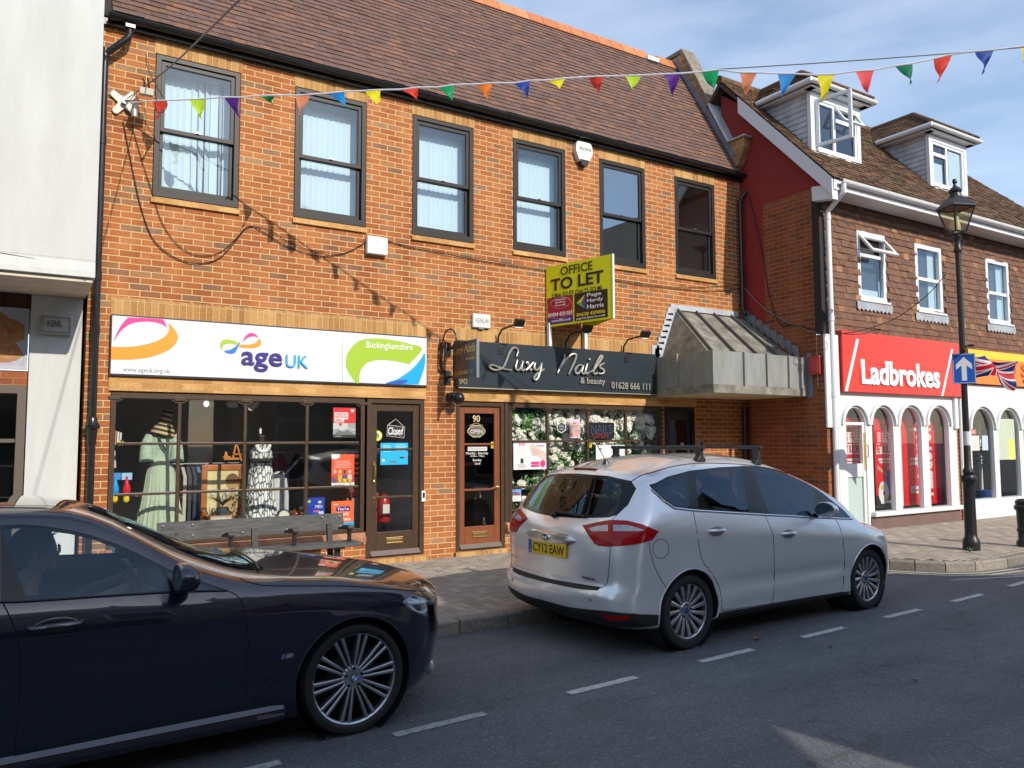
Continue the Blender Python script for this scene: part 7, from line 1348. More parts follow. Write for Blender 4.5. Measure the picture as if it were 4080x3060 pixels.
def leaf_at(dx, dy, s, where, k, z=ZR):
    p = un(2, z+gz(9) if where == 'corner' else z, dx, dy); a = random.uniform(0, 6); mb = MB(); pts = []
    for i in range(7):
        t = i/6; w_ = s*.38*math.sin(math.pi*t)**.8*random.uniform(.8, 1.15); h = .012+s*.35*math.sin(t*3+k)**2
        for j in (-1, 0, 1): q = V((s*(t-.5), j*w_, h+abs(j)*s*.18)); pts.append((p.x+q.x*math.cos(a)-q.y*math.sin(a), p.y+q.x*math.sin(a)+q.y*math.cos(a), p.z+q.z-.008))
    mb.add(pts, [(i*3+j, i*3+j+1, i*3+j+4, i*3+j+3) for i in range(6) for j in range(2)])
    tag(build(mb, 'fallen_leaf', flat(LEAVC[k % 5], .8), None, flip=False), LB[where], 'leaf', 'fallen leaves '+{'near': 'by the near kerb', 'road': 'on the road', 'corner': 'at the kerb corner'}[where])
random.seed(31)
for k, (a, b, s) in enumerate(((980, 1368, .085), (991, 1366, .07), (998, 1361, .055))): leaf_at(a, b, s, 'near', k)
for k, (a, b, s) in enumerate(((1635, 1383, .06), (1826, 1358, .035), (1684, 1389, .03), (1794, 1400, .03), (1696, 1487, .035), (1976, 1475, .05), (1625, 1397, .03))): leaf_at(a, b, s, 'road', k+2)
for k, (a, b) in enumerate(((1960, 1221), (1972, 1223), (1990, 1226), (2180, 1226), (1952, 1220))): leaf_at(a, b, .06, 'corner', k+3)
# ================================================================== cars
def inpoly(p, poly):
    c = False; n = len(poly); x, y = p
    for i in range(n):
        a, b = poly[i], poly[(i+1) % n]
        if (a[1] > y) != (b[1] > y) and x < (b[0]-a[0])*(y-a[1])/(b[1]-a[1])+a[0]: c = not c
    return c
class CarBody:
    def __init__(s, spec, origin, yaw):
        s.S = spec; s.o = V(origin); c, q = math.cos(yaw), math.sin(yaw); s.R = Matrix(((c, q, 0), (-q, c, 0), (0, 0, 1)))
        A = s.axis(spec['na'], spec['r'][0]); B = s.axis(spec['nb'], spec['r'][1]); Cx = s.axis(spec['nc'], spec['r'][2])
        ia, ib, ic = len(A)-1, len(B)-1, len(Cx)-1; bm = bmesh.new(); D = {}
        def vt(i, j, k):
            if (i, j, k) not in D: D[(i, j, k)] = bm.verts.new(s.map(A[i], B[j], Cx[k]))
            return D[(i, j, k)]
        for i in range(ia):
            for j in range(ib):
                for k in (0, ic): q_ = [vt(i, j, k), vt(i+1, j, k), vt(i+1, j+1, k), vt(i, j+1, k)]; bm.faces.new(q_ if k else q_[::-1])
            for k in range(ic):
                for j in (0, ib): q_ = [vt(i, j, k), vt(i+1, j, k), vt(i+1, j, k+1), vt(i, j, k+1)]; bm.faces.new(q_ if j == 0 else q_[::-1])
        for j in range(ib):
            for k in range(ic):
                for i in (0, ia): q_ = [vt(i, j, k), vt(i, j+1, k), vt(i, j+1, k+1), vt(i, j, k+1)]; bm.faces.new(q_ if i else q_[::-1])
        bm.normal_update(); s.full = bm; s.tree = BVHTree.FromBMesh(bm); bm.faces.ensure_lookup_table()
        s.half = bm.copy(); dl = [f for f in s.half.faces if f.calc_center_median().y > 0]; bmesh.ops.delete(s.half, geom=dl, context='FACES')
        s.lay = s.half.faces.layers.int.new('part'); s.names = ['body']
    def axis(s, n, r):      # lattice values, closer together near the rounded ends
        m = max(3, n//6); o = [-1+r*(1-math.cos(math.pi/2*i/m)) if False else -1+r*i/m for i in range(m)]; k = n-2*m
        o += [-1+r+(2-2*r)*i/k for i in range(k+1)]; o += [1-r+r*i/m for i in range(1, m+1)]; return o
    def map(s, a, b, c):
        S = s.S; p = [a, b, c]; q = [max(-(1-r), min(1-r, v)) for v, r in zip(p, S['r'])]; d = [(v-w_)/r for v, w_, r in zip(p, q, S['r'])]; l = math.sqrt(sum(x*x for x in d))
        if l > 1e-9: p = [w_+x/l*r for w_, x, r in zip(q, d, S['r'])]
        a, b, c = p; x0 = S['x0']+(a+1)/2*(S['x1']-S['x0']); zb_ = curve(S['zb'], x0); zt_ = curve(S['zt'], x0)-curve(S['crown'], x0)*b*b
        z = zb_+(c+1)/2*(zt_-zb_); B = abs(b)**2.2
        wr, wf = [max(0, min(1, t)) for t in ((-.4-a)/.6, (a-.45)/.55)]; wr, wf = [.5*t+.5*t*t*(3-2*t) for t in (wr, wf)]
        x = x0+wr*(curve(S['xr'], z)+S['br']*B-S['x0'])+wf*(curve(S['xf'], z)-S['bf']*B-S['x1'])
        return (x, b*S['W'](x, z), z)
    def local(s, p): return s.R @ (V(p)-s.o)
    def hit(s, D, c=None):  # where the sight line through a sketch point meets the bodywork
        for k in range(40):
            d = s.R @ ray(*D); h = s.tree.ray_cast(s.local(CAM), d.normalized())
            if h[0] is not None: return h[0]
            D = (D[0]+(c[0]-D[0])*.04, D[1]+(c[1]-D[1])*.04)
        return None
    def hits(s, zf, pts, n=0, closed=True):
        P = [zf(*p) for p in pts]
        if n: P = [(p.x, p.y) for p in spline([(a, b, 0) for a, b in P], n, closed)]
        c = (sum(p[0] for p in P)/len(P), sum(p[1] for p in P)/len(P)); return [h for h in (s.hit(p, c) for p in P) if h is not None]
    def cut(s, name, P, d, u, flt):
        """cut the outline P (3-D points) into the half body, looking along d, and give the faces inside to part name"""
        d = V(d).normalized(); u = V(u).normalized(); v = d.cross(u).normalized()
        poly = [(p.dot(u), p.dot(v)) for p in P]; bm = s.half
        for i in range(len(poly)):
            a, b = poly[i], poly[(i+1) % len(poly)]; e = (b[0]-a[0], b[1]-a[1]); L_ = math.hypot(*e)
            if L_ < 1e-6: continue
            no = (u*(-e[1])+v*e[0]).normalized(); co = u*a[0]+v*a[1]; m = .004
            lo = (min(a[0], b[0])-m, min(a[1], b[1])-m); hi = (max(a[0], b[0])+m, max(a[1], b[1])+m); fs = []
            for f in bm.faces:
                if not flt(f.calc_center_median(), f.normal): continue
                us = [w_.co.dot(u) for w_ in f.verts]
                if max(us) < lo[0] or min(us) > hi[0]: continue
                vs = [w_.co.dot(v) for w_ in f.verts]
                if max(vs) < lo[1] or min(vs) > hi[1]: continue
                fs.append(f)
            if fs:
                g = set(fs); ed = {x for f in fs for x in f.edges}; ve = {x for f in fs for x in f.verts}
                bmesh.ops.bisect_plane(bm, geom=list(g)+list(ed)+list(ve), dist=1e-6, plane_co=co, plane_no=no)
        s.lay = bm.faces.layers.int['part']
        if name not in s.names: s.names.append(name)
        k = s.names.index(name); bm.normal_update()
        for f in bm.faces:
            c = f.calc_center_median()
            if flt(c, f.normal) and inpoly((c.dot(u), c.dot(v)), poly): f[s.lay] = k
    def normal(s, p):
        h = s.tree.find_nearest(p)
        if h[0] is None: return V((0, 0, 1))
        f = s.full.faces[h[2]]; n = V((0, 0, 0))
        for w_ in f.verts: n += w_.normal/max(1e-4, (w_.co-h[0]).length)
        return n.normalized()
    def part(s, obname, keys, side, m, parent, off=0):
        ks = [s.names.index(k) for k in keys if k in s.names]; vs = []; fs = []; D = {}
        for f in s.half.faces:
            if f[s.lay] not in ks: continue
            for sg in ((1, -1) if side == 'both' else ((1,) if side == 'near' else (-1,))):
                ix = []
                for w_ in f.verts:
                    key = (w_.index if False else id(w_), sg if abs(w_.co.y) > 1e-5 else 1)
                    key = (round(w_.co.x, 5), round(w_.co.y*sg, 5), round(w_.co.z, 5))
                    if key not in D: D[key] = len(vs); vs.append(V((w_.co.x, w_.co.y*sg, w_.co.z)))
                    ix.append(D[key])
                ix = list(dict.fromkeys(ix))
                if len(ix) > 2: fs.append(tuple(ix if sg == 1 else ix[::-1]))
        if not fs: print('EMPTY PART', obname, keys); return None
        ns = [s.normal(v) for v in vs]; me = bpy.data.meshes.new(obname); me.from_pydata([v+n*off for v, n in zip(vs, ns)], [], fs)
        me.polygons.foreach_set('use_smooth', [True]*len(me.polygons)); me.normals_split_custom_set_from_vertices([tuple(n) for n in ns])
        return link(obname, me, m, parent)
    def seam(s, mb, P, r=.0035, sink=.001):
        Q_ = []
        for a, b in zip(P, P[1:]):
            n = max(1, int((b-a).length/.06))
            for i in range(n):
                h = s.tree.find_nearest(a.lerp(b, i/n)); Q_.append(h[0]-s.normal(h[0])*sink)
        Q_.append(s.tree.find_nearest(P[-1])[0])
        if len(Q_) > 1: mb.tube(Q_, r, 5)
        for q in [list(Q_)]: 
            if len(q) > 1: mb.tube([(p.x, -p.y, p.z) for p in q], r, 5)
    def arch(s, cx, cz, r, z0=-.02):
        P = [V((cx+r*math.cos(t), -1, cz+r*math.sin(t))) for t in [2*math.pi*k/40 for k in range(40)]]
        s.cut('void', P, (0, 1, 0), (1, 0, 0), lambda c, n: c.y < -.52)
    def archlip(s, root, m, cx, cz, r, rr=.012, a0=-20, a1=200):
        P = []
        for k in range(41):
            t = rad(a0+(a1-a0)*k/40); p = V((cx+r*math.cos(t), -2, cz+r*math.sin(t))); h = s.tree.ray_cast(p, V((0, 1, 0)))
            if h[0] is not None: P.append(h[0]+V((0, .004, 0)))
        for g in (1, -1): build(MB().tube([(p.x, g*p.y, p.z) for p in P], rr, 6), 'arch_lip', m, root, smooth=True, local=True)
def carpaint(name, c, metal, rough, ior=1.5):
    m, t, b, N, K = nodes(name); b.inputs['Base Color'].default_value = (*c, 1); b.inputs['Metallic'].default_value = metal; b.inputs['Roughness'].default_value = rough; b.inputs['Coat Weight'].default_value = 1; b.inputs['Coat Roughness'].default_value = .02; b.inputs['Coat IOR'].default_value = ior
    return m
TYRE = mat('tyre_rubber', (.016, .016, .017), .75, bump=.15, bscale=40, local=True); DARKIN = mat('car_interior', (.018, .018, .02), .7); SEATM = mat('seat_fabric', (.035, .036, .04), .85)
CARGL = glassmat('car_glass', (.33, .37, .38), .06, gloss=(.62, .82, 1)); CARGLD = glassmat('privacy_glass', (.20, .22, .24), .06, gloss=(.62, .82, 1)); GLOSSB = mat('gloss_black', (.005, .005, .006), .15, spec=.4); TRIM = mat('black_trim', (.018, .018, .019), .55, bump=.1, bscale=200, local=True)
REDL = mat('red_lamp_lens', (.38, .002, .006), .2, spec=.3, coat=.15); CLRL = mat('clear_lamp_lens', (.40, .40, .42), .15, .2, coat=.4, noise=.25, nscale=30, local=True); DKSEAM = flat((.004, .004, .005), .9)
def wheel(root, cx, cz, yf, s, R, rr, wd, style, rimm, capcol, n):
    """road wheel: y = outer face, s = -1 faces the camera side"""
    y = lambda d: yf-s*d        # d metres inward from the outer face
    hub = build(MB().lathe([(rr*.98, y(wd*.30)), (rr*.98, y(wd*.9)), (.05, y(wd*.9))], (cx, 0, cz), 36, ax=1, cap=False).lathe([(.15, y(.075)), (.15, y(.095)), (.04, y(.095))], (cx, 0, cz), 28, ax=1), 'wheel', mat('brake_and_barrel', (.045, .045, .047), .5, .5), root, smooth=True, local=True)
    build(MB().lathe([(rr*1.0, y(.020)), (rr*1.03, y(.006)), (rr+(R-rr)*.35, y(.0)), (rr+(R-rr)*.75, y(.006)), (R-.018, y(.022)), (R-.003, y(.045)), (R, y(.07)), (R, y(wd-.07)), (R-.004, y(wd-.045)), (R-.03, y(wd-.015)), (rr*1.02, y(wd)), (rr*.99, y(wd-.03))], (cx, 0, cz), 56, ax=1, cap=False), 'tyre', TYRE, hub, smooth=True, local=True, ang=60)
    mb = MB(); mb.lathe([(rr*.955, y(.055)), (rr*.965, y(.022)), (rr*1.0, y(.014)), (rr*1.005, y(.024)), (rr*.99, y(.06))], (cx, 0, cz), 56, ax=1, cap=False)
    mb.lathe([(.001, y(.035)), (.062, y(.035)), (.072, y(.045)), (.076, y(.07)), (.06, y(.075))], (cx, 0, cz), 24, ax=1)
    def bar(a0, r0, a1, r1, w0, w1, d0, d1, th):
        p0 = V((math.cos(a0)*r0, math.sin(a0)*r0)); p1 = V((math.cos(a1)*r1, math.sin(a1)*r1)); e = (p1-p0).normalized(); q = V((-e.y, e.x)); vs = []
        for p, w_, d in ((p0, w0, d0), (p0.lerp(p1, .5), (w0+w1)/2, (d0+d1)/2-.004), (p1, w1, d1)):
            for sg, dd in ((-1, .0), (-.6, -.003), (.6, -.003), (1, 0), (1.1, th), (-1.1, th)): vs.append((cx+p.x+q.x*w_*sg/2, y(d+dd), cz+p.y+q.y*w_*sg/2))
        mb.add(vs, [(i*6+k, i*6+(k+1) % 6, (i+1)*6+(k+1) % 6, (i+1)*6+k) for i in range(2) for k in range(6)]+[(0, 1, 2, 3, 4, 5), (12, 17, 16, 15, 14, 13)])
    for k in range(n):
        a = 2*math.pi*k/n+.1; g = math.pi/n
        if style == 'fan': bar(a, .055, a+.10, rr*.97, .019, .036, .045, .020, .03)
        else:
            for sg in (-1, 1): bar(a+sg*.17, .055, a+sg*g*.30, rr*.97, .013, .021, .038, .022, .035)
    build(mb, 'rim', rimm, hub, smooth=True, local=True, ang=30)
    mb = MB()
    for k in range(5): a = 2*math.pi*k/5+.3; mb.lathe([(.009, y(.030)), (.010, y(.05))], (cx+.052*math.cos(a), 0, cz+.052*math.sin(a)), 8, ax=1)
    build(mb, 'wheel_nuts', flat((.05, .05, .055), .3, metal=1), hub, local=True)
    build(MB().lathe([(.001, y(.027)), (.021, y(.028)), (.025, y(.036))], (cx, 0, cz), 20, ax=1), 'centre_cap', flat(capcol, .2), hub, local=True)
    return hub
def seat(root, x, y, zb_, zt_, wd, m=None, lean=.22, rear=False):
    m = m or SEATM; h = zt_-zb_
    build(MB().box(x-.02, x+.50, y-wd/2, y+wd/2, zb_-.10, zb_+.06), 'seat_cushion', m, root, bev=.05, local=True)
    b = build(MB().obox((x-.10, y-wd/2, zb_), (.16, 0, 0), (0, wd, 0), (-lean*h, 0, h*.78)), 'seat_back', m, root, bev=.06, local=True)
    build(MB().obox((x-.06-lean*h*.85, y-.13, zb_+h*.82), (.11, 0, 0), (0, .26, 0), (-.03, 0, h*.20)), 'headrest', m, root, bev=.045, local=True)
def mirror_pod(root, x, y, z, s, m, mg, sx=1.0):
    pod = build(MB().lathe([(.001, -.085), (.05, -.08), (.085, -.045), (.098, .0), (.10, .055), (.092, .07)], (0, 0, 0), 20, ax=0, sx=1.05, sy=.82), 'wing_mirror', m, root, smooth=True, local=True, ang=50)
    for v in pod.data.vertices: v.co = V((x-v.co.x*sx, y+v.co.y*1.15, z+v.co.z*.95+.0))
    pod.data.flip_normals()
    build(MB().lathe([(.001, 0), (.088, 0)], (0, 0, 0), 20, ax=0, sx=1.05, sy=.82), 'mirror_glass', CHROME, pod, local=True)
    g_ = kids(pod)[-1]
    for v in g_.data.vertices: v.co = V((x-.072*sx+0*v.co.x, y+v.co.y*1.15, z+v.co.z*.95))
    build(MB().obox((x-.02, y-s*.16, z-.085), (.07, 0, 0), (0, s*.12, .03), (0, 0, .035)), 'mirror_arm', mg, pod, local=True, bev=.008)
    return pod
YAWC = rad(2.8)
# ------------------------------------------------------------------ silver hatchback
zz2 = zc(1960, 1700, .75949); OC = (3.517, -4.11, -.125)
def Wc(x, z):
    zbel = interp([(-.8, 1.13), (-.4, 1.16), (.1, 1.12), (1.05, 1.035), (2.45, .90), (3.0, .86), (3.6, .80)], x)
    k = curve([(-.85, .955), (-.5, .985), (0, 1.0), (2.2, 1.0), (2.9, .985), (3.3, .95), (3.6, .90)], x); t = z/zbel
    lo = interp([(.12, .80), (.20, .865), (.30, .885), (.40, .880), (.52, .895), (.68, .910), (.80, .914), (.862, .917), (.878, .908), (.93, .892), (1.0, .862), (1.05, .845)], t)
    wv = lo if t <= 1.0 else max(.40, .862-(z-zbel)*.50-.35*max(0, z-zbel-.34)**1.5)
    for cx in (0, 2.645):
        d = math.hypot(x-cx, z-.314); wv += .016*math.exp(-((d-.36)/.07)**2) if z < .8 else 0
    if .2 < x < 2.35: wv += .018*sstep(.2, .7, x)*(1-sstep(2.1, 2.35, x))*(math.exp(-((z-.40)/.035)**2)-.8*math.exp(-((z-.48)/.05)**2))
    return wv*k
SPC = dict(na=66, nb=22, nc=34, r=(.08, .24, .10), x0=-.85, x1=3.53, br=.15, bf=.42, W=Wc,
           zb=[(-.85, .20), (0, .16), (2.8, .15), (3.53, .17)],
           zt=[(-.85, 1.47), (-.42, 1.515), (-.1, 1.555), (.4, 1.595), (.9, 1.605), (1.3, 1.585), (1.7, 1.51), (2.05, 1.40), (2.5, 1.20), (2.86, 1.03), (3.0, .985), (3.25, .93), (3.53, .86)],
           crown=[(-.85, .05), (.5, .055), (1.5, .08), (2.2, .12), (2.8, .13), (3.53, .10)],
           xr=[(.16, -.64), (.25, -.75), (.34, -.835), (.46, -.85), (.525, -.84), (.55, -.805), (.75, -.80), (.92, -.79), (1.02, -.755), (1.07, -.72), (1.2, -.62), (1.32, -.525), (1.41, -.455), (1.46, -.435), (1.60, -.42)],
           xf=[(.14, 3.36), (.25, 3.48), (.42, 3.53), (.60, 3.52), (.72, 3.46), (.82, 3.36), (.95, 3.2)])
cb = CarBody(SPC, OC, YAWC)
car = thing('parked_car', OC, 'silver hatchback with black roof bars parked facing away at the kerb', 'car', rz=YAWC)
SILVER = carpaint('silver_paint', (.84, .85, .86), .48, .25)
side = lambda c, n: c.y < -.30 and abs(n.x) < .93 and n.z > -.6
rear = lambda c, n: c.x < -.12 and n.x < -.22
SU = ((0, 1, 0), (1, 0, 0)); H = cb.hits
cb.arch(0, .314, .355); cb.arch(2.645, .314, .355)
DLO = [(815, 308), (850, 345), (900, 390), (955, 428), (1055, 440), (1250, 452), (1430, 463), (1700, 477), (1888, 485), (1850, 443), (1800, 400), (1740, 352), (1690, 318), (1630, 283), (1560, 250), (1490, 226), (1420, 211), (1320, 206), (1200, 212), (1035, 231), (920, 262)]
dlo3 = H(zz2, DLO); cb.cut('window_surround', dlo3, *SU, side)
cb.cut('quarter_window', H(zz2, [(838, 312), (930, 273), (1022, 247), (1040, 426), (975, 420), (905, 377), (862, 338)]), *SU, side)
cb.cut('rear_door_window', H(zz2, [(1066, 246), (1100, 234), (1200, 221), (1304, 216), (1345, 445), (1205, 438), (1085, 430)]), *SU, side)
cb.cut('front_door_window', H(zz2, [(1366, 221), (1420, 222), (1490, 238), (1560, 263), (1630, 296), (1690, 334), (1712, 466), (1600, 463), (1456, 456), (1405, 330)]), *SU, side)
cb.cut('front_quarter_window', H(zz2, [(1752, 372), (1810, 416), (1866, 474), (1800, 472)]), *SU, side)
cb.cut('rear_window_band', [V((-1, y, z)) for y, z in ((.02, 1.435), (-.35, 1.425), (-.60, 1.39), (-.675, 1.33), (-.70, 1.20), (-.665, 1.125), (-.60, 1.10), (-.30, 1.075), (.02, 1.065))], (1, 0, 0), (0, 1, 0), rear)
cb.cut('rear_window', [V((-1, y, z)) for y, z in ((.02, 1.405), (-.35, 1.395), (-.52, 1.365), (-.575, 1.31), (-.60, 1.20), (-.57, 1.135), (-.30, 1.10), (.02, 1.09))], (1, 0, 0), (0, 1, 0), rear)
DG_ = ((.62, .785, 0), (.785, -.62, 0)); rq = lambda c, n: c.y < -.25 and c.x < .35 and n.dot(V((-.62, -.785, 0))) > .05
cb.cut('tail_light', H(zz2, [(476, 520), (510, 512), (545, 504), (625, 490), (710, 494), (790, 514), (874, 548), (842, 592), (780, 612), (700, 624), (625, 630), (565, 627), (540, 616), (508, 570)]), *DG_, rq)
cb.cut('reversing_lens', H(zz2, [(510, 534), (560, 521), (610, 516), (610, 549), (560, 550), (526, 550)]), *DG_, rq)
cb.cut('indicator_lens', H(zz2, [(638, 516), (712, 518), (760, 530), (800, 545), (750, 549), (638, 549)]), *DG_, rq)
tl = H(zz2, [(622, 492), (622, 628)])
cb.cut('lower_bumper', H(zz2, [(330, 935), (450, 952), (600, 966), (740, 980), (874, 988), (880, 1040), (600, 1050), (450, 1020), (330, 995)])+[], *DG_, lambda c, n: c.x < .2 and c.z < .45 and n.dot(V((-.62, -.785, 0))) > -.3)
cb.cut('lower_bumper', [V((-1, y, z)) for y, z in ((.02, .36), (-.25, .355), (-.5, .35), (-.5, .1), (.02, .1))], (1, 0, 0), (0, 1, 0), lambda c, n: c.x < -.3 and n.x < .1)
cb.cut('bumper_step', [V((-1, y, z)) for y, z in ((.02, .515), (-.45, .515), (-.60, .525), (-.62, .555), (.02, .545))], (1, 0, 0), (0, 1, 0), lambda c, n: c.x < -.5 and n.x < .3)
cb.cut('rear_reflector', H(zz2, [(570, 985), (725, 992), (715, 1016), (610, 1018)]), *DG_, lambda c, n: c.x < .2 and c.z < .45 and n.dot(V((-.62, -.785, 0))) > 0)
cb.cut('sill', [V((x, -1, z)) for x, z in ((.352, .255), (2.30, .225), (2.30, .05), (.352, .05))], *SU, lambda c, n: c.y < -.5)
cb.cut('windscreen', [V((x, y, 2)) for x, y in ((1.72, .02), (1.72, -.50), (1.95, -.56), (2.6, -.66), (2.86, -.60), (3.0, .02))], (0, 0, -1), (1, 0, 0), lambda c, n: c.z > .95 and n.z > .35 and c.x > 1.6 and n.y > -.62)
cb.cut('headlight', [V((1, y, z)) for y, z in ((-.45, .70), (-.80, .80), (-.95, .86), (-.95, .76), (-.80, .68), (-.5, .64))], (-1, 0, 0), (0, 1, 0), lambda c, n: c.x > 2.9 and n.x > .1)
cb.cut('grille', [V((1, y, z)) for y, z in ((.02, .42), (-.55, .40), (-.48, .25), (.02, .24))], (-1, 0, 0), (0, 1, 0), lambda c, n: c.x > 3 and n.x > .3)
body = cb.part('body', ['body'], 'both', SILVER, car)
cb.part('interior_lining', ['body', 'window_surround', 'lower_bumper', 'sill'], 'both', DARKIN, car, off=-.03)
cb.part('window_surround', ['window_surround'], 'near', GLOSSB, car); cb.part('window_surround', ['window_surround'], 'far', GLOSSB, car)
for n_, g_ in (('quarter_window', CARGLD), ('rear_door_window', CARGLD), ('front_door_window', CARGL), ('front_quarter_window', CARGL)):
    for sd in ('near', 'far'): cb.part('side_window', [n_], sd, g_, car)
rw_ = cb.part('rear_window_band', ['rear_window_band'], 'both', GLOSSB, car); cb.part('rear_window', ['rear_window'], 'both', CARGL, car); cb.part('windscreen', ['windscreen'], 'both', CARGL, car)
for sd in ('near', 'far'):
    t_ = cb.part('tail_light', ['tail_light'], sd, REDL, car, off=.006); cb.part('reversing_lens', ['reversing_lens'], sd, CLRL, t_, off=.007); cb.part('indicator_lens', ['indicator_lens'], sd, CLRL, t_, off=.007)
    cb.part('rear_reflector', ['rear_reflector'], sd, REDL, car, off=.002); cb.part('headlight', ['headlight'], sd, CLRL, car); cb.part('sill', ['sill'], sd, TRIM, car)
cb.part('lower_bumper', ['lower_bumper'], 'both', TRIM, car); cb.part('bumper_step', ['bumper_step'], 'both', TRIM, car, off=.002); cb.part('grille', ['grille'], 'both', TRIM, car)
mb = MB()
for P in ([(1055, 442), (1070, 520), (1100, 690), (1150, 765), (1195, 850), (1207, 965)], [(1432, 465), (1460, 530), (1478, 600), (1480, 850), (1467, 928)], [(1802, 482), (1835, 560), (1850, 700), (1842, 850)], [(664, 452), (640, 480), (626, 492)], [(622, 632), (614, 740), (606, 810), (588, 838), (556, 848)], [(822, 606), (845, 710), (880, 790), (922, 855)], [(1207, 967), (1467, 927), (1842, 867)]):
    h = H(zz2, P, 4, False)
    if len(h) > 1: cb.seam(mb, h)
h = H(zz2, [(886+42*math.cos(t), 640+51*math.sin(t)) for t in [6.283*k/24 for k in range(25)]]); q = len(mb.v); 
if len(h) > 2: mb.tube([p-cb.normal(p)*.001 for p in h], .003, 5)
P = [V((x, -.60+.02*0, 2)) for x in (-.40, 0, .5, 1, 1.5, 1.75)]; P2 = [cb.tree.ray_cast(p, V((0, 0, -1)))[0] for p in P]; cb.seam(mb, [p for p in P2 if p], .006)
build(mb, 'shut_lines', DKSEAM, car, local=True)
mb = MB(); P = [p+cb.normal(p)*.003 for p in [cb.tree.find_nearest(q)[0] for q in dlo3[:9]]]; mb.tube(P, .009, 6); build(mb, 'chrome_strip', CHROME, car, local=True, smooth=True); build(MB().tube([(p.x, -p.y, p.z) for p in P], .009, 6), 'chrome_strip', CHROME, car, local=True, smooth=True)
cb.archlip(car, SILVER, 0, .314, .353, .008); cb.archlip(car, SILVER, 2.645, .314, .353, .008)
RIMS = mat('silver_alloy', (.52, .53, .54), .28, .85)
for cx in (0, 2.645):
    for s in (-1, 1):
        wheel(car, cx, .314, s*.885, s, .316, .222, .215, 'fan', RIMS, (.02, .05, .22), 15)
        build(MB().lathe([(.352, s*.86), (.352, s*.56), (.05, s*.56)], (cx, 0, .314), 32, ax=1, cap=False), 'wheel_well', DARKIN, car, local=True, flip=False)
build(MB().box(.2, 2.3, -.80, .80, .17, .21), 'underbody', DARKIN, car, local=True)
# handles, flap, plate, badge, wiper, high brake light, bars, aerial
for (u, v) in ((1178, 548), (1555, 562)):
    c = cb.hit(zz2(u, v))
    for s in (1, -1):
        h_ = build(MB().ball((c.x, c.y*s, c.z), .10, .008, .045, 20, 9), 'door_handle', mat('handle_cup', (.34, .34, .35), .3, .5), car, smooth=True, local=True)
        build(MB().tube(spline([(c.x-.095, c.y*s+.002*s, c.z+.006), (c.x-.07, c.y*s-.028*(1 if s == 1 else -1), c.z+.010), (c.x+.06, c.y*s-.028*(1 if s == 1 else -1), c.z+.006), (c.x+.09, c.y*s+.002*s, c.z+.002)], 4), .013, 8), 'grip', SILVER, h_, smooth=True, local=True)
pc = V((-.815, 0, .80)); bk = lambda y, z: cb.tree.ray_cast(V((-2, y, z)), V((1, 0, 0)))[0]
NX_ = (0, -1, 0)
px_ = bk(0, .80).x-.016
pl_ = build(MB().box(px_, px_+.012, -.262, .262, .742, .858), 'number_plate', mat('plate_yellow', srgb('f2c40e'), .35), car, local=True, bev=.002)
text('CY12 EAW', 'lettering', flat((.015, .015, .015), .5), pl_, (-.195, .245, .762, .838), ux=NX_, at=(px_-.001, 0, 0), bold=.015, depth=.001, local=True)
build(MB().box(px_-.0015, px_-.0002, .215, .262, .742, .858), 'blue_band', flat((.02, .10, .42), .4), pl_, local=True); text('GB', 'lettering', flat((.6, .6, .6), .5), pl_, (-.250, -.228, .752, .772), ux=NX_, at=(px_-.0016, 0, 0), depth=.0005, local=True)
mb = MB(); n = 12; vs = []
for i in range(n+1):
    y = -.36+.72*i/n; p = bk(y, .895); e = 1-abs(2*i/n-1)**6; h0 = .045*e+.008
    for (dx, dz) in ((.01, h0), (-.022*e, h0*.75), (-.034*e, 0), (-.026*e, -h0*.8), (.01, -h0*1.0)): vs.append((p.x+dx, y, p.z+dz))
mb.add(vs, [(i*5+k, i*5+k+1, (i+1)*5+k+1, (i+1)*5+k) for i in range(n) for k in range(4)]); build(mb, 'plate_lamp_bar', mat('brushed_chrome', (.62, .63, .64), .22, .9), car, smooth=True, local=True)
p = bk(0, .905); bd_ = build(MB().lathe([(.001, p.x-.045), (.050, p.x-.043), (.056, p.x-.034), (.056, p.x-.02)], (0, 0, .90), 24, ax=0, sy=.62), 'badge', CHROME, car, smooth=True, local=True); build(MB().lathe([(.001, p.x-.0455), (.046, p.x-.0445)], (0, 0, .90), 24, ax=0, sy=.6), 'badge_field', flat((.02, .022, .03), .25), bd_, local=True)
text('Ford', 'lettering', CHROME, bd_, (-.036, .036, .885, .917), ux=NX_, at=(p.x-.046, 0, 0), shear=.3, depth=.001, local=True)
p = bk(-.50, .60); text('TITANIUM', 'badge_lettering', flat((.06, .06, .065), .3), car, (.40, .585, .598, .620), ux=NX_, at=(p.x-.012, 0, 0), bold=.015, depth=.003, local=True); p = bk(.55, .66); text('C-MAX', 'badge_lettering', CHROME, car, (-.66, -.52, .655, .690), ux=NX_, at=(p.x-.012, 0, 0), bold=.01, depth=.003, local=True)
for y in (-.55, .55):
    c = bk(y, .45); build(MB().lathe([(.014, c.x-.004), (.012, c.x+.004)], (0, y, .45), 12, ax=0), 'parking_sensor', flat((.22, .22, .23), .4), car, local=True)
W0 = H(zz2, [(330, 440), (352, 462), (500, 468)]); w_a = [p+cb.normal(p)*.014 for p in W0]; mb = MB(); mb.tube(spline([w_a[2], w_a[1], w_a[0]], 5), [.024]*6+[.014]*5, 8); mb.ball(tuple(w_a[0]), .03, .03, .022)
p = bk(.04, 1.115); q_ = bk(-.34, 1.12); r_ = bk(.05, 1.085)
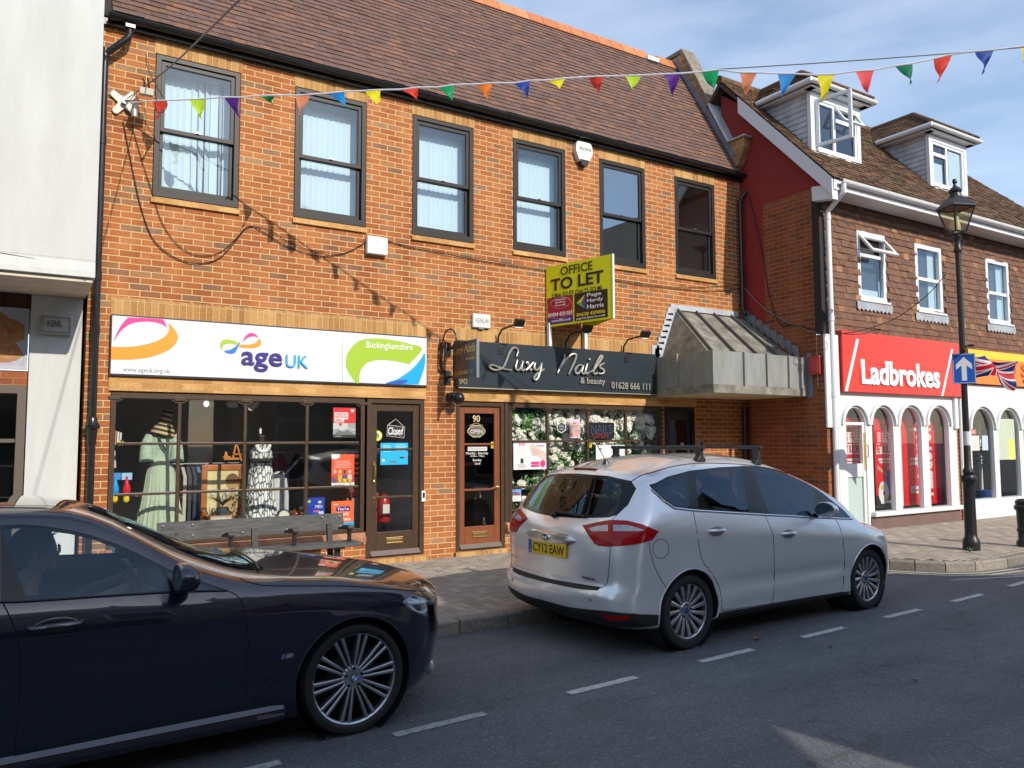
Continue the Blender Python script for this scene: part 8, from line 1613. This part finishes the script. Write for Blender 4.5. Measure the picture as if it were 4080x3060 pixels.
mb = MB(); mb.tube([bk(-.02, 1.075)+V((-.02, 0, 0)), bk(.0, 1.11)+V((-.03, 0, .0)), bk(-.38, 1.10)+V((-.025, 0, 0))], .013, 8); mb.ball(tuple(bk(0, 1.085)+V((-.02, 0, 0))), .03, .035, .028); build(mb, 'rear_wiper', BLACKP, car, smooth=True, local=True)
p = bk(0, 1.468); build(MB().box(p.x-.008, p.x+.03, -.15, .15, 1.452, 1.484), 'high_brake_light', mat('dark_red_lens', (.13, .008, .008), .15), car, local=True, bev=.006)
for X in (.52, 1.33):
    zt_b = 1.66; bar_ = build(MB().tube([(X, -.62, zt_b), (X, .62, zt_b)], .017, 10), 'roof_bar', TRIM, car, smooth=True, local=True)
    for s in (-1, 1):
        h = cb.tree.ray_cast(V((X, s*.57, 3)), V((0, 0, -1)))[0]; y = s*.56; hz = h.z
        build(MB().prism([(X-.06, hz-.0), (X+.06, hz), (X+.045, hz+.035), (X+.022, hz+.055), (X+.026, zt_b+.012), (X-.026, zt_b+.012), (X-.022, hz+.055), (X-.045, hz+.035)], y-.032, y+.032), 'foot', TRIM, bar_, local=True, bev=.01)
        hs = cb.tree.ray_cast(V((X, s*2, 1.50)), V((0, -s, 0)))[0]; build(MB().obox((X-.022, hs.y+s*.004, hs.z-.02), (.044, 0, 0), (0, s*.006, 0), (0, y-hs.y, hz+.02-hs.z)), 'clamp', TRIM, bar_, local=True)
h = cb.tree.ray_cast(V((-.12, 0, 3)), V((0, 0, -1)))[0]; build(MB().lathe([(.035, h.z-.01), (.022, h.z+.03), (.012, h.z+.04)], (-.12, 0, 0), 12).tube([(-.12, 0, h.z+.03), (-.34, 0, h.z+.34)], .0035, 6), 'aerial', BLACKP, car, local=True)
mc = un(1, 0, *zz2(1757, 420)); c = cb.local(un(1, OC[1]-.93, *zz2(1757, 418)))
for s in (-1, 1): mirror_pod(car, 1.83, s*.975, 1.06, s, SILVER, GLOSSB, .68)
seat(car, .30, -.38, .62, 1.33, .48); seat(car, .30, .38, .62, 1.33, .48); seat(car, 1.15, -.38, .60, 1.36, .50); seat(car, 1.15, .38, .60, 1.36, .50)
build(MB().box(2.0, 2.5, -.68, .68, .6, .93), 'dashboard', DARKIN, car, bev=.05, local=True); a = [(1.82+.05*math.sin(t)*1, -.38+.185*math.cos(t), .98+.185*math.sin(t)) for t in [6.283*k/24 for k in range(25)]]
build(MB().tube(a, .016, 8).tube([(1.82, -.55, .98), (1.84, -.38, .97), (1.82, -.21, .98)], .02, 6).tube([(1.84, -.38, .97), (2.1, -.38, .85)], .04, 8), 'steering_wheel', BLACKP, car, smooth=True, local=True)
# ------------------------------------------------------------------ dark blue saloon
bz = zc(0, 1900, .83183); OB = (.545-.93*math.sin(YAWC)*-1*-1, -5.3+.93*math.cos(YAWC), -.125)
def Wb(x, z):
    zbel = interp([(-4.1, 1.02), (-2, .985), (-.8, .945), (0, .90), (.9, .80)], x); k = curve([(-4.1, .90), (-3.4, .98), (-2.5, 1.0), (0, 1.0), (.5, .975), (.85, .91)], x); t = z/zbel
    lo = interp([(.14, .83), (.22, .885), (.30, .905), (.42, .905), (.60, .921), (.76, .932), (.85, .937), (.868, .927), (.93, .912), (1.0, .875), (1.05, .84)], t)
    wv = lo if t <= 1 else max(.42, .875-(z-zbel)*.56-.3*max(0, z-zbel-.30)**1.5)
    for cx in (0, -2.975):
        d = math.hypot(x-cx, z-.325); wv += .012*math.exp(-((d-.37)/.07)**2) if z < .85 else 0
    return wv*k
SPB = dict(na=72, nb=22, nc=34, r=(.055, .11, .065), x0=-4.1, x1=.92, br=.22, bf=.40, W=Wb,
           zb=[(-4.1, .2), (-3, .15), (.4, .14), (.83, .15)],
           zt=[(-4.1, 1.0), (-3.75, 1.07), (-3.5, 1.10), (-3.2, 1.24), (-2.8, 1.36), (-2.3, 1.42), (-1.9, 1.425), (-1.55, 1.41), (-1.35, 1.37), (-1.12, 1.265), (-.89, 1.145), (-.63, 1.025), (-.43, .965), (-.2, .945), (.1, .925), (.4, .885), (.65, .835), (.82, .775), (.92, .71)],
           crown=[(-4.1, .05), (-3, .05), (-2, .03), (-1.55, .035), (-1.2, .08), (-.9, .11), (-.6, .07), (-.4, .02), (.3, .01), (.83, -.01)],
           xr=[(.15, -3.9), (.4, -4.1), (.7, -4.1), (.95, -4.05), (1.1, -4.0)],
           xf=[(.13, .74), (.2, .84), (.32, .90), (.45, .92), (.60, .91), (.70, .90), (.80, .86), (.92, .72)])
bb_ = CarBody(SPB, OB, YAWC)
bcar = thing('driven_car', OB, 'dark navy saloon car with a driver cut off at the left edge', 'car', rz=YAWC)
NAVYP = carpaint('navy_paint', (.0028, .0056, .022), .2, .25, 1.6)
bb_.arch(0, .325, .368); bb_.arch(-2.975, .325, .368)
HB = bb_.hits
bb_.cut('window_surround', HB(bz, [(2, 232), (110, 227), (215, 236), (340, 255), (450, 283), (560, 322), (680, 377), (800, 437), (960, 497), (1092, 543), (1000, 551), (820, 556), (500, 574), (128, 600), (2, 606)]), *SU, side)
bb_.cut('front_door_window', HB(bz, [(6, 262), (4, 238), (110, 233), (215, 243), (340, 262), (450, 290), (560, 330), (680, 385), (770, 430), (826, 545), (500, 565), (131, 588)]), *SU, side)
bb_.cut('front_quarter_window', HB(bz, [(790, 440), (900, 482), (1000, 517), (1070, 540), (838, 546)]), *SU, side)
bb_.cut('rear_door_window', [V((x, -1, z)) for x, z in ((-1.86, .985), (-1.98, 1.33), (-2.5, 1.32), (-2.95, 1.20), (-3.05, 1.12), (-2.7, 1.02))], *SU, side)
bb_.cut('windscreen', [V((x, y, 2)) for x, y in ((-1.36, .02), (-1.38, -.44), (-1.2, -.49), (-.62, -.60), (-.44, -.56), (-.36, .02))], (0, 0, -1), (1, 0, 0), lambda c, n: c.z > .95 and n.z > .3 and -1.6 < c.x < -.2 and n.y > -.66)
bb_.cut('rear_screen', [V((x, y, 2)) for x, y in ((-2.75, .02), (-2.75, -.48), (-3.4, -.56), (-3.5, .02))], (0, 0, -1), (1, 0, 0), lambda c, n: c.z > 1.0 and n.z > .3 and c.x < -2.6)
bb_.cut('roof_panel', [V((x, y, 2)) for x, y in ((-1.44, .02), (-1.46, -.46), (-2.1, -.48), (-2.1, .02))], (0, 0, -1), (1, 0, 0), lambda c, n: c.z > 1.2 and n.z > .6)
DB = ((-.55, .835, 0), (.835, .55, 0)); fq = lambda c, n: c.x > .1 and c.y < -.25 and n.dot(V((.45, -.89, 0))) > -.6 and n.z < .96 and c.z < .86
bb_.cut('headlight', HB(bz, [(1928, 600), (1943, 580), (1990, 562), (2040, 553), (2064, 580), (2074, 640), (2076, 670), (2045, 668), (1990, 650), (1948, 625)]), *DB, fq)
bb_.cut('grille', [V((1, y, z)) for y, z in ((.02, .70), (-.28, .69), (-.33, .52), (.02, .50))], (-1, 0, 0), (0, 1, 0), lambda c, n: c.x > .5 and n.x > .3)
bb_.cut('lower_intake', [V((1, y, z)) for y, z in ((.02, .42), (-.45, .42), (-.60, .24), (.02, .22))], (-1, 0, 0), (0, 1, 0), lambda c, n: c.x > .4 and n.x > .3)
bb_.part('body', ['body'], 'both', NAVYP, bcar); bb_.part('interior_lining', ['body', 'window_surround'], 'both', DARKIN, bcar, off=-.03)
for sd in ('near', 'far'):
    bb_.part('window_surround', ['window_surround'], sd, GLOSSB, bcar)
    for n_ in ('front_door_window', 'front_quarter_window', 'rear_door_window'): bb_.part('side_window', [n_], sd, CARGLD if n_[0] == 'r' else glassmat('pale_car_glass', (.90, .94, .95), .05, gloss=(.55, .78, 1)), bcar)
    hl = bb_.part('headlight', ['headlight'], sd, glassmat('lamp_cover', (.9, .93, .95), .10), bcar, off=.002); bb_.part('lamp_bowl', ['headlight'], sd, mat('lamp_chrome', (.75, .79, .84), .3, .6), hl, off=-.035)
    if sd == 'near':
        Pl = HB(bz, [(1955, 605), (2000, 606), (2030, 600), (2046, 632), (2030, 652), (1990, 640)], 4); build(MB().tube([p-bb_.normal(p)*.012 for p in Pl], .009, 6), 'daytime_ring', mat('lamp_ring', (.85, .88, .92), .2), hl, smooth=True, local=True)
        c_ = HB(bz, [(2012, 628)])[0]; build(MB().ball(tuple(c_-bb_.normal(c_)*.022), .026, .026, .026, 14, 8), 'projector_lens', flat((.03, .04, .06), .05), hl, smooth=True, local=True)
bb_.part('windscreen', ['windscreen'], 'both', CARGL, bcar); bb_.part('rear_screen', ['rear_screen'], 'both', CARGLD, bcar); bb_.part('sunroof', ['roof_panel'], 'both', mat('sunroof_glass', (.004, .004, .005), .04, coat=1), bcar, off=.001); bb_.part('grille', ['grille'], 'both', BLACKP, bcar); bb_.part('lower_intake', ['lower_intake'], 'both', TRIM, bcar)
mb = MB()
for P in ([(1098, 548), (1150, 585), (1176, 680), (1190, 800), (1182, 1000), (1168, 1090)], [(14, 604), (60, 700), (88, 800), (94, 1000), (70, 1335)], [(1150, 487), (1200, 508), (1300, 522), (1500, 522), (1700, 525), (1900, 541), (2040, 549)], [(70, 1335), (500, 1245), (1168, 1092)]):
    h = HB(bz, P, 4, False)
    if len(h) > 1: bb_.seam(mb, h, .004)
h = HB(bz, [(1205, 1080), (1300, 1000), (1390, 905), (1378, 900), (1290, 960), (1240, 1020), (1205, 1080)], 0, False); mb.tube([p-bb_.normal(p)*.001 for p in h], .005, 5)
build(mb, 'shut_lines', DKSEAM, bcar, local=True)
h = HB(bz, [(0, 600), (128, 597), (500, 572), (820, 553), (1092, 545)], 3, False); build(MB().tube([p+bb_.normal(p)*.002 for p in h], .006, 6), 'window_trim', mat('satin_trim', (.03, .03, .035), .15, .6), bcar, smooth=True, local=True)
bb_.archlip(bcar, NAVYP, 0, .325, .366, .005); bb_.archlip(bcar, NAVYP, -2.975, .325, .366, .005)
sk = [V((x, -1.2, z)) for x, z in ((-.44, .215), (-1.2, .205), (-2.5, .205))]; build(MB().prism([(-.885, .275), (-.918, .235), (-.925, .19), (-.87, .15), (-.80, .15), (-.80, .30)], -2.55, -.42, 0), 'side_skirt', NAVYP, bcar, bev=.012, local=True); build(MB().prism([(.885, .275), (.918, .235), (.925, .19), (.87, .15), (.80, .15), (.80, .30)], -2.55, -.42, 0), 'side_skirt', NAVYP, bcar, bev=.012, local=True)
RIMB = mat('bicolour_alloy', (.46, .47, .49), .25, .85)
for cx in (0, -2.975):
    for s in (-1, 1):
        hb_ = wheel(bcar, cx, .325, s*.925, s, .326, .262, .245, 'double', RIMB, (.03, .03, .035), 10)
        build(MB().lathe([(.366, s*.90), (.366, s*.58), (.05, s*.58)], (cx, 0, .325), 32, ax=1, cap=False), 'wheel_well', DARKIN, bcar, local=True, flip=False)
        if s == -1 and cx == 0:
            for q_ in range(4): a0_ = math.pi/2*q_; build(MB().add([(cx, -.900, .325)]+[(cx+.019*math.cos(a0_+math.pi/2*k/5), -.900, .325+.019*math.sin(a0_+math.pi/2*k/5)) for k in range(6)], [tuple(range(7))]), 'cap_quarter', flat((.05, .25, .6) if q_ % 2 == 0 else (.7, .7, .7), .3), hb_, local=True, flip=False)
build(MB().box(-2.6, -.35, -.82, .82, .15, .19), 'underbody', DARKIN, bcar, local=True)
c = bb_.hit(bz(272, 722)); cupm = mat('navy_cup', (.003, .004, .010), .2, coat=1)
h_ = build(MB().ball((c.x, c.y+.004, c.z), .105, .010, .050, 22, 10), 'door_handle', cupm, bcar, smooth=True, local=True); build(MB().tube(spline([(c.x-.115, c.y+.002, c.z+.010), (c.x-.08, c.y-.03, c.z+.012), (c.x+.08, c.y-.03, c.z+.014), (c.x+.11, c.y+.002, c.z+.014)], 4), .013, 8), 'grip', NAVYP, h_, smooth=True, local=True)
mm = bb_.local(un(1, OB[1]-1.0, *bz(888, 495)))
mirror_pod(bcar, mm.x+.0, -1.0, mm.z+.02, -1, NAVYP, GLOSSB, .72); mirror_pod(bcar, mm.x, 1.0, mm.z-.01, 1, NAVYP, GLOSSB, 1.0)
p = bb_.hit(bz(1372, 858)); n_ = bb_.normal(p); bg_ = build(MB().obox((p.x-.032, p.y-.004, p.z-.012), (.064, 0, 0), (0, .004, 0), (.01, 0, .024)), 'side_badge', CHROME, bcar, local=True)
for k, cc in enumerate(((.05, .25, .6), (.02, .05, .25), (.6, .03, .05))): build(MB().obox((p.x-.030+.009*k, p.y-.0055, p.z-.011), (.008, 0, 0), (0, .001, 0), (.010, 0, .022)), 'badge_stripe', flat(cc, .4), bg_, local=True)
fp = bb_.tree.find_nearest(bb_.local(un(1, OB[1]-.72, *bz(2102, 918))))[0]
for s in (-1, 1): build(MB().ball((fp.x-.012, -s*fp.y, fp.z), .035, .05, .055, 14, 8), 'fog_lamp', mat('fog_lamp', (.5, .5, .48), .12, .4), bcar, smooth=True, local=True)
mb = MB(); wps = [bb_.tree.ray_cast(V((x, y, 3)), V((0, 0, -1)))[0]+V((0, 0, .012)) for x, y in ((-.37, .45), (-.37, .3), (-.38, .15), (-.39, 0), (-.41, -.15), (-.43, -.3))]; mb.tube(wps, .007, 6); wps = [bb_.tree.ray_cast(V((x, y, 3)), V((0, 0, -1)))[0]+V((0, 0, .012)) for x, y in ((-.40, -.08), (-.415, -.2), (-.435, -.35), (-.46, -.48), (-.49, -.6))]; mb.tube(wps, .007, 6); build(mb, 'wiper', BLACKP, bcar, local=True)
TAN = mat('tan_leather', (.20, .165, .125), .6)
seat(bcar, -1.78, -.37, .50, 1.16, .50, TAN, lean=.40); seat(bcar, -1.95, .37, .50, 1.12, .50, TAN, lean=.40)
build(MB().box(-1.05, -.55, -.74, .74, .55, .90), 'dashboard', DARKIN, bcar, bev=.06, local=True)
sw = bb_.local(un(1, OB[1]-.37, *bz(640, 490))); ex = V((.42, 0, .907)); ey = V((0, 1, 0)); cw = V((sw.x, -.37, sw.z-.06))
LEA = mat('grey_wheel_leather', (.14, .14, .135), .5)
build(MB().tube([cw+ey*.185*math.cos(t)+V((-.32, 0, .947)).normalized()*.185*math.sin(t) for t in [6.283*k/28 for k in range(29)]], .017, 8).tube([cw+ey*-.17, cw+V((.04, 0, -.01)), cw+ey*.17], .02, 6).tube([cw+V((.04, 0, -.01)), cw+V((.35, 0, -.10))], .04, 8), 'steering_wheel', LEA, bcar, smooth=True, local=True)
# ------------------------------------------------------------------ driver
hp = bb_.local(un(1, OB[1]-.37, *bz(165, 350))); HX, HY, HZ = hp.x, -.37, hp.z
drv = thing('person', tuple(V(OB)+bb_.R.transposed() @ V((HX-.05, HY, .52))), 'driver in a beige jacket and glasses at the wheel of the dark saloon', 'person', rz=YAWC)
def skin_body(name, verts, edges, radii, m, parent, sub=2):
    me = bpy.data.meshes.new(name); me.from_pydata(verts, edges, []); o = link(name, me, m, parent); md = o.modifiers.new('skin', 'SKIN'); md.use_smooth_shade = True
    sv = me.skin_vertices[0].data
    for i, r in enumerate(radii): sv[i].radius = (r, r) if not isinstance(r, tuple) else r
    sv[0].use_root = True; s_ = o.modifiers.new('subdiv', 'SUBSURF'); s_.levels = sub; s_.render_levels = sub; return o
b0 = V((HX-.05, HY, .52)); P_ = lambda x, y, z: (x-b0.x, y-b0.y, z-b0.z)
hw_ = cw+ey*-.16+V((0, 0, .06)); hw2 = cw+ey*.16+V((0, 0, .06))
SKINM = mat('skin', (.36, .20, .14), .5); JACK = mat('beige_jacket', (.20, .17, .13), .9, noise=.2, nscale=20, local=True)
nz_ = HZ-.19
vsk = [P_(HX-.10, HY, .50), P_(HX-.14, HY, .72), P_(HX-.13, HY, .92), P_(HX-.10, HY, nz_-.04), P_(HX-.05, HY, nz_+.05), P_(HX-.02, HY, HZ-.06), P_(HX-.005, HY, HZ+.04),
       P_(HX-.10, HY-.19, nz_-.11), P_(HX-.0, HY-.24, nz_-.33), P_(HX+.22, hw_.y-.03, hw_.z-.08), tuple(hw_-b0+V((-.03, 0, 0))), P_(HX-.10, HY+.19, nz_-.11), P_(HX-.0, HY+.24, nz_-.33), P_(HX+.22, hw2.y+.03, hw2.z-.08), tuple(hw2-b0+V((-.03, 0, 0))),
       P_(HX+.35, HY-.12, .50), P_(HX+.60, HY-.14, .28), P_(HX+.35, HY+.12, .50), P_(HX+.60, HY+.14, .28)]
ed = [(0, 1), (1, 2), (2, 3), (3, 4), (4, 5), (5, 6), (2, 7), (7, 8), (8, 9), (9, 10), (2, 11), (11, 12), (12, 13), (13, 14), (0, 15), (15, 16), (0, 17), (17, 18)]
rd = [.14, .14, .15, .085, .058, .088, .082, .075, .055, .042, .03, .075, .055, .042, .03, .085, .06, .085, .06]
skin_body('body', vsk, ed, rd, JACK, drv)
def hball(mb, dx, dy, dz, rx, ry, rz, n=20, m=14): return mb.ball(P_(HX+dx, HY+dy, HZ+dz), rx, ry, rz, n, m)
hd = MB(); hball(hd, 0, 0, 0, .102, .078, .118); hball(hd, .03, 0, -.055, .068, .058, .062); hball(hd, .092, 0, -.02, .022, .013, .022, 10, 7); hball(hd, .075, 0, -.085, .028, .026, .018, 10, 7); hball(hd, .088, 0, -.058, .012, .024, .008, 10, 6); hball(hd, -.01, -.079, -.005, .018, .008, .032, 10, 7); hball(hd, -.01, .079, -.005, .018, .008, .032, 10, 7); hd.tube([P_(HX-.04, HY, nz_-.03), P_(HX-.015, HY, HZ-.05)], [.062, .058], 12)
build(hd, 'head', SKINM, drv, smooth=True, local=True)
hr = MB(); hball(hr, -.018, 0, .025, .112, .088, .118); hball(hr, -.05, 0, -.04, .075, .078, .08); random.seed(6)
for k in range(46): a = random.uniform(-1.3, 1.3); b_ = random.uniform(-.5, 1.2); d = V((math.sin(b_)*math.cos(a)*.9, math.sin(a)*.8, math.cos(b_))).normalized(); p = V((HX-.018, HY, HZ+.025))+V((d.x*.108, d.y*.084, d.z*.114)); hr.tube([p-b0, p-b0+d*.03+V((.012, 0, .004))], [.006, .001], 4)
build(hr, 'hair', mat('dark_hair', (.012, .010, .009), .6, local=True, noise=.3, nscale=60), drv, smooth=True, local=True)
for s in (-1, 1): build(MB().ball(P_(HX+.088, HY+s*.032, HZ+.012), .011, .013, .011, 10, 7), 'eye', flat((.5, .48, .46), .2), drv, smooth=True, local=True)
gl_ = MB()
for s in (-1, 1): gl_.tube([P_(HX+.112, HY+s*.034+.028*math.cos(t), HZ+.010+.020*math.sin(t)) for t in [6.283*k/14 for k in range(15)]], .0028, 5); gl_.tube([P_(HX+.110, HY+s*.062, HZ+.016), P_(HX+.0, HY+s*.084, HZ+.012)], .0028, 5)
gl_.tube([P_(HX+.114, HY-.008, HZ+.014), P_(HX+.114, HY+.008, HZ+.014)], .003, 5); build(gl_, 'glasses', BLACKP, drv, local=True)
def hand(c, s):       # palm, four bent fingers closed round the rim, thumb from the side
    mb = MB(); c = V(c)-b0; mb.ball(tuple(c+V((-.035, 0, -.01))), .042, .022, .038, 12, 8)
    for k, L_ in enumerate((.068, .076, .070, .056)):
        z = .030-.019*k; a = c+V((-.01, -s*.012, z)); mb.tube(spline([a, a+V((.03, -s*.010, .004)), a+V((.042, s*.012, 0)), a+V((.024, s*.030, -.004))], 3), [.0095, .0093, .009, .009, .0085, .0085, .008, .008, .0075, .007], 7)
    a = c+V((-.04, s*.015, .028)); mb.tube(spline([a, a+V((.02, s*.022, .012)), a+V((.045, s*.024, .010))], 3), [.011, .0105, .010, .0095, .009, .0085, .008], 7)
    return build(mb, 'hand', SKINM, drv, smooth=True, local=True)
hand(hw_, 1); hand(hw2, -1)
# ================================================================== the other side of the street (seen in reflections, throws the street into shade)
CRB = brickmat('opposite_brick', [(0, (.22, .10, .07)), (.5, (.32, .15, .09)), (1, (.38, .22, .14))], (.34, .28, .20))
CREAMW = mat('cream_wall', (.34, .31, .25), .9, noise=.08)
def opposite(label, x0, x1, ye, yb, ze, yr, zr, wallm, hip0=0, hip1=0, nwin=4, seed=0):
    """plain two-storey shop building whose front faces the camera's back"""
    o = thing('opposite_building', ((x0+x1)/2, ye, 0), label, 'building'); random.seed(seed)
    build(MB().box(x0, x1, yb, ye, -.2, ze), 'wall', wallm, o)
    mb = MB(); mb.add([(x0-.1, ye+.3, ze-.1), (x1+.1, ye+.3, ze-.1), (x1+.1, yb, ze), (x0-.1, yb, ze), (x0-.1+hip0, yr, zr), (x1+.1-hip1, yr, zr)], [(0, 1, 5, 4), (1, 2, 5), (2, 3, 4, 5), (3, 0, 4), (0, 3, 2, 1)]); build(mb, 'roof', flat((.11, .07, .055), .9), o)
    st = (x1-x0)/nwin
    for i in range(nwin):
        a = x0+st*(i+.5)
        for (z0, z1, w_) in ((ze*.56, ze*.84, .5), ):
            f = build(MB().frame(a-w_, a+w_, z0, z1, .07, ye+.002, ye+.05), 'window', WHITEP, o); build(MB().box(a-w_+.05, a+w_-.05, ye+.003, ye+.02, z0+.05, z1-.05), 'pane', mat('dark_pane', (.03, .035, .04), .08), f)
    for i in range(2):
        a, b = x0+(x1-x0)*(.06+.48*i), x0+(x1-x0)*(.46+.48*i)
        f = build(MB().frame(a, b, .4, 2.3, .09, ye+.002, ye+.06), 'shop_window', flat(((.5, .5, .48), (.05, .08, .06))[i], .5), o); build(MB().box(a+.06, b-.06, ye+.003, ye+.02, .46, 2.24), 'pane', mat('dark_pane', (.03, .035, .04), .08), f)
        build(MB().box(a, b, ye+.002, ye+.10, 2.45, 3.0), 'shop_fascia', flat(((.05, .12, .16), (.35, .30, .22))[i], .5), o)
    return o
YO = -13.2; TAN = SUN.z/-SUN.y
zsh = lambda y, yr: TAN*(y-yr)+0      # ridge height that ends its shadow on the pavement at y
opposite('cream rendered building across the road behind the camera', -16.5, 2.7, YO, -21, 5.2, -17.2, zsh(-2.3, -17.2), CREAMW, 0, .6, 7, 1)
opposite('brick building across the road further right behind the camera', 4.7, 11.2, YO, -20, 4.6, -16.6, zsh(-2.5, -16.6), CRB, 0, 2.2, 4, 2)
opposite('low cream shop across the road at far right behind the camera', 11.3, 18.4, YO, -19, 4.2, -16.2, zsh(-4.6, -16.2), CREAMW, .4, .4, 5, 3)
gb = thing('opposite_gabled_house', (22.3, YO, 0), 'tall white gabled house across the road at far right behind the camera', 'building')
build(MB().prism([(18.6, -.2), (26.0, -.2), (26.0, 6.4), (22.3, 11.4), (18.6, 6.4)], YO-6, YO), 'wall', REND, gb)
build(MB().prism([(18.2, 5.95), (22.3, 11.5), (26.4, 5.95), (26.4, 6.15), (22.3, 11.75), (18.2, 6.15)], YO-6.2, YO+.25), 'roof', flat((.10, .065, .05), .9), gb)
# added unseen panel: its slanted opening shapes the sun streak on the road
al = thing('alley_light_blocker', (3.7, YO, 0), 'unseen panel added across the road to cut the sun into a wedge', 'canopy')
build(MB().prism([(2.7, 3.13), (3.81, 4.15), (3.81, -.2), (4.7, -.2), (4.7, 6.5), (2.7, 6.5)], YO-.2, YO), 'blocker_panel', CREAMW, al)
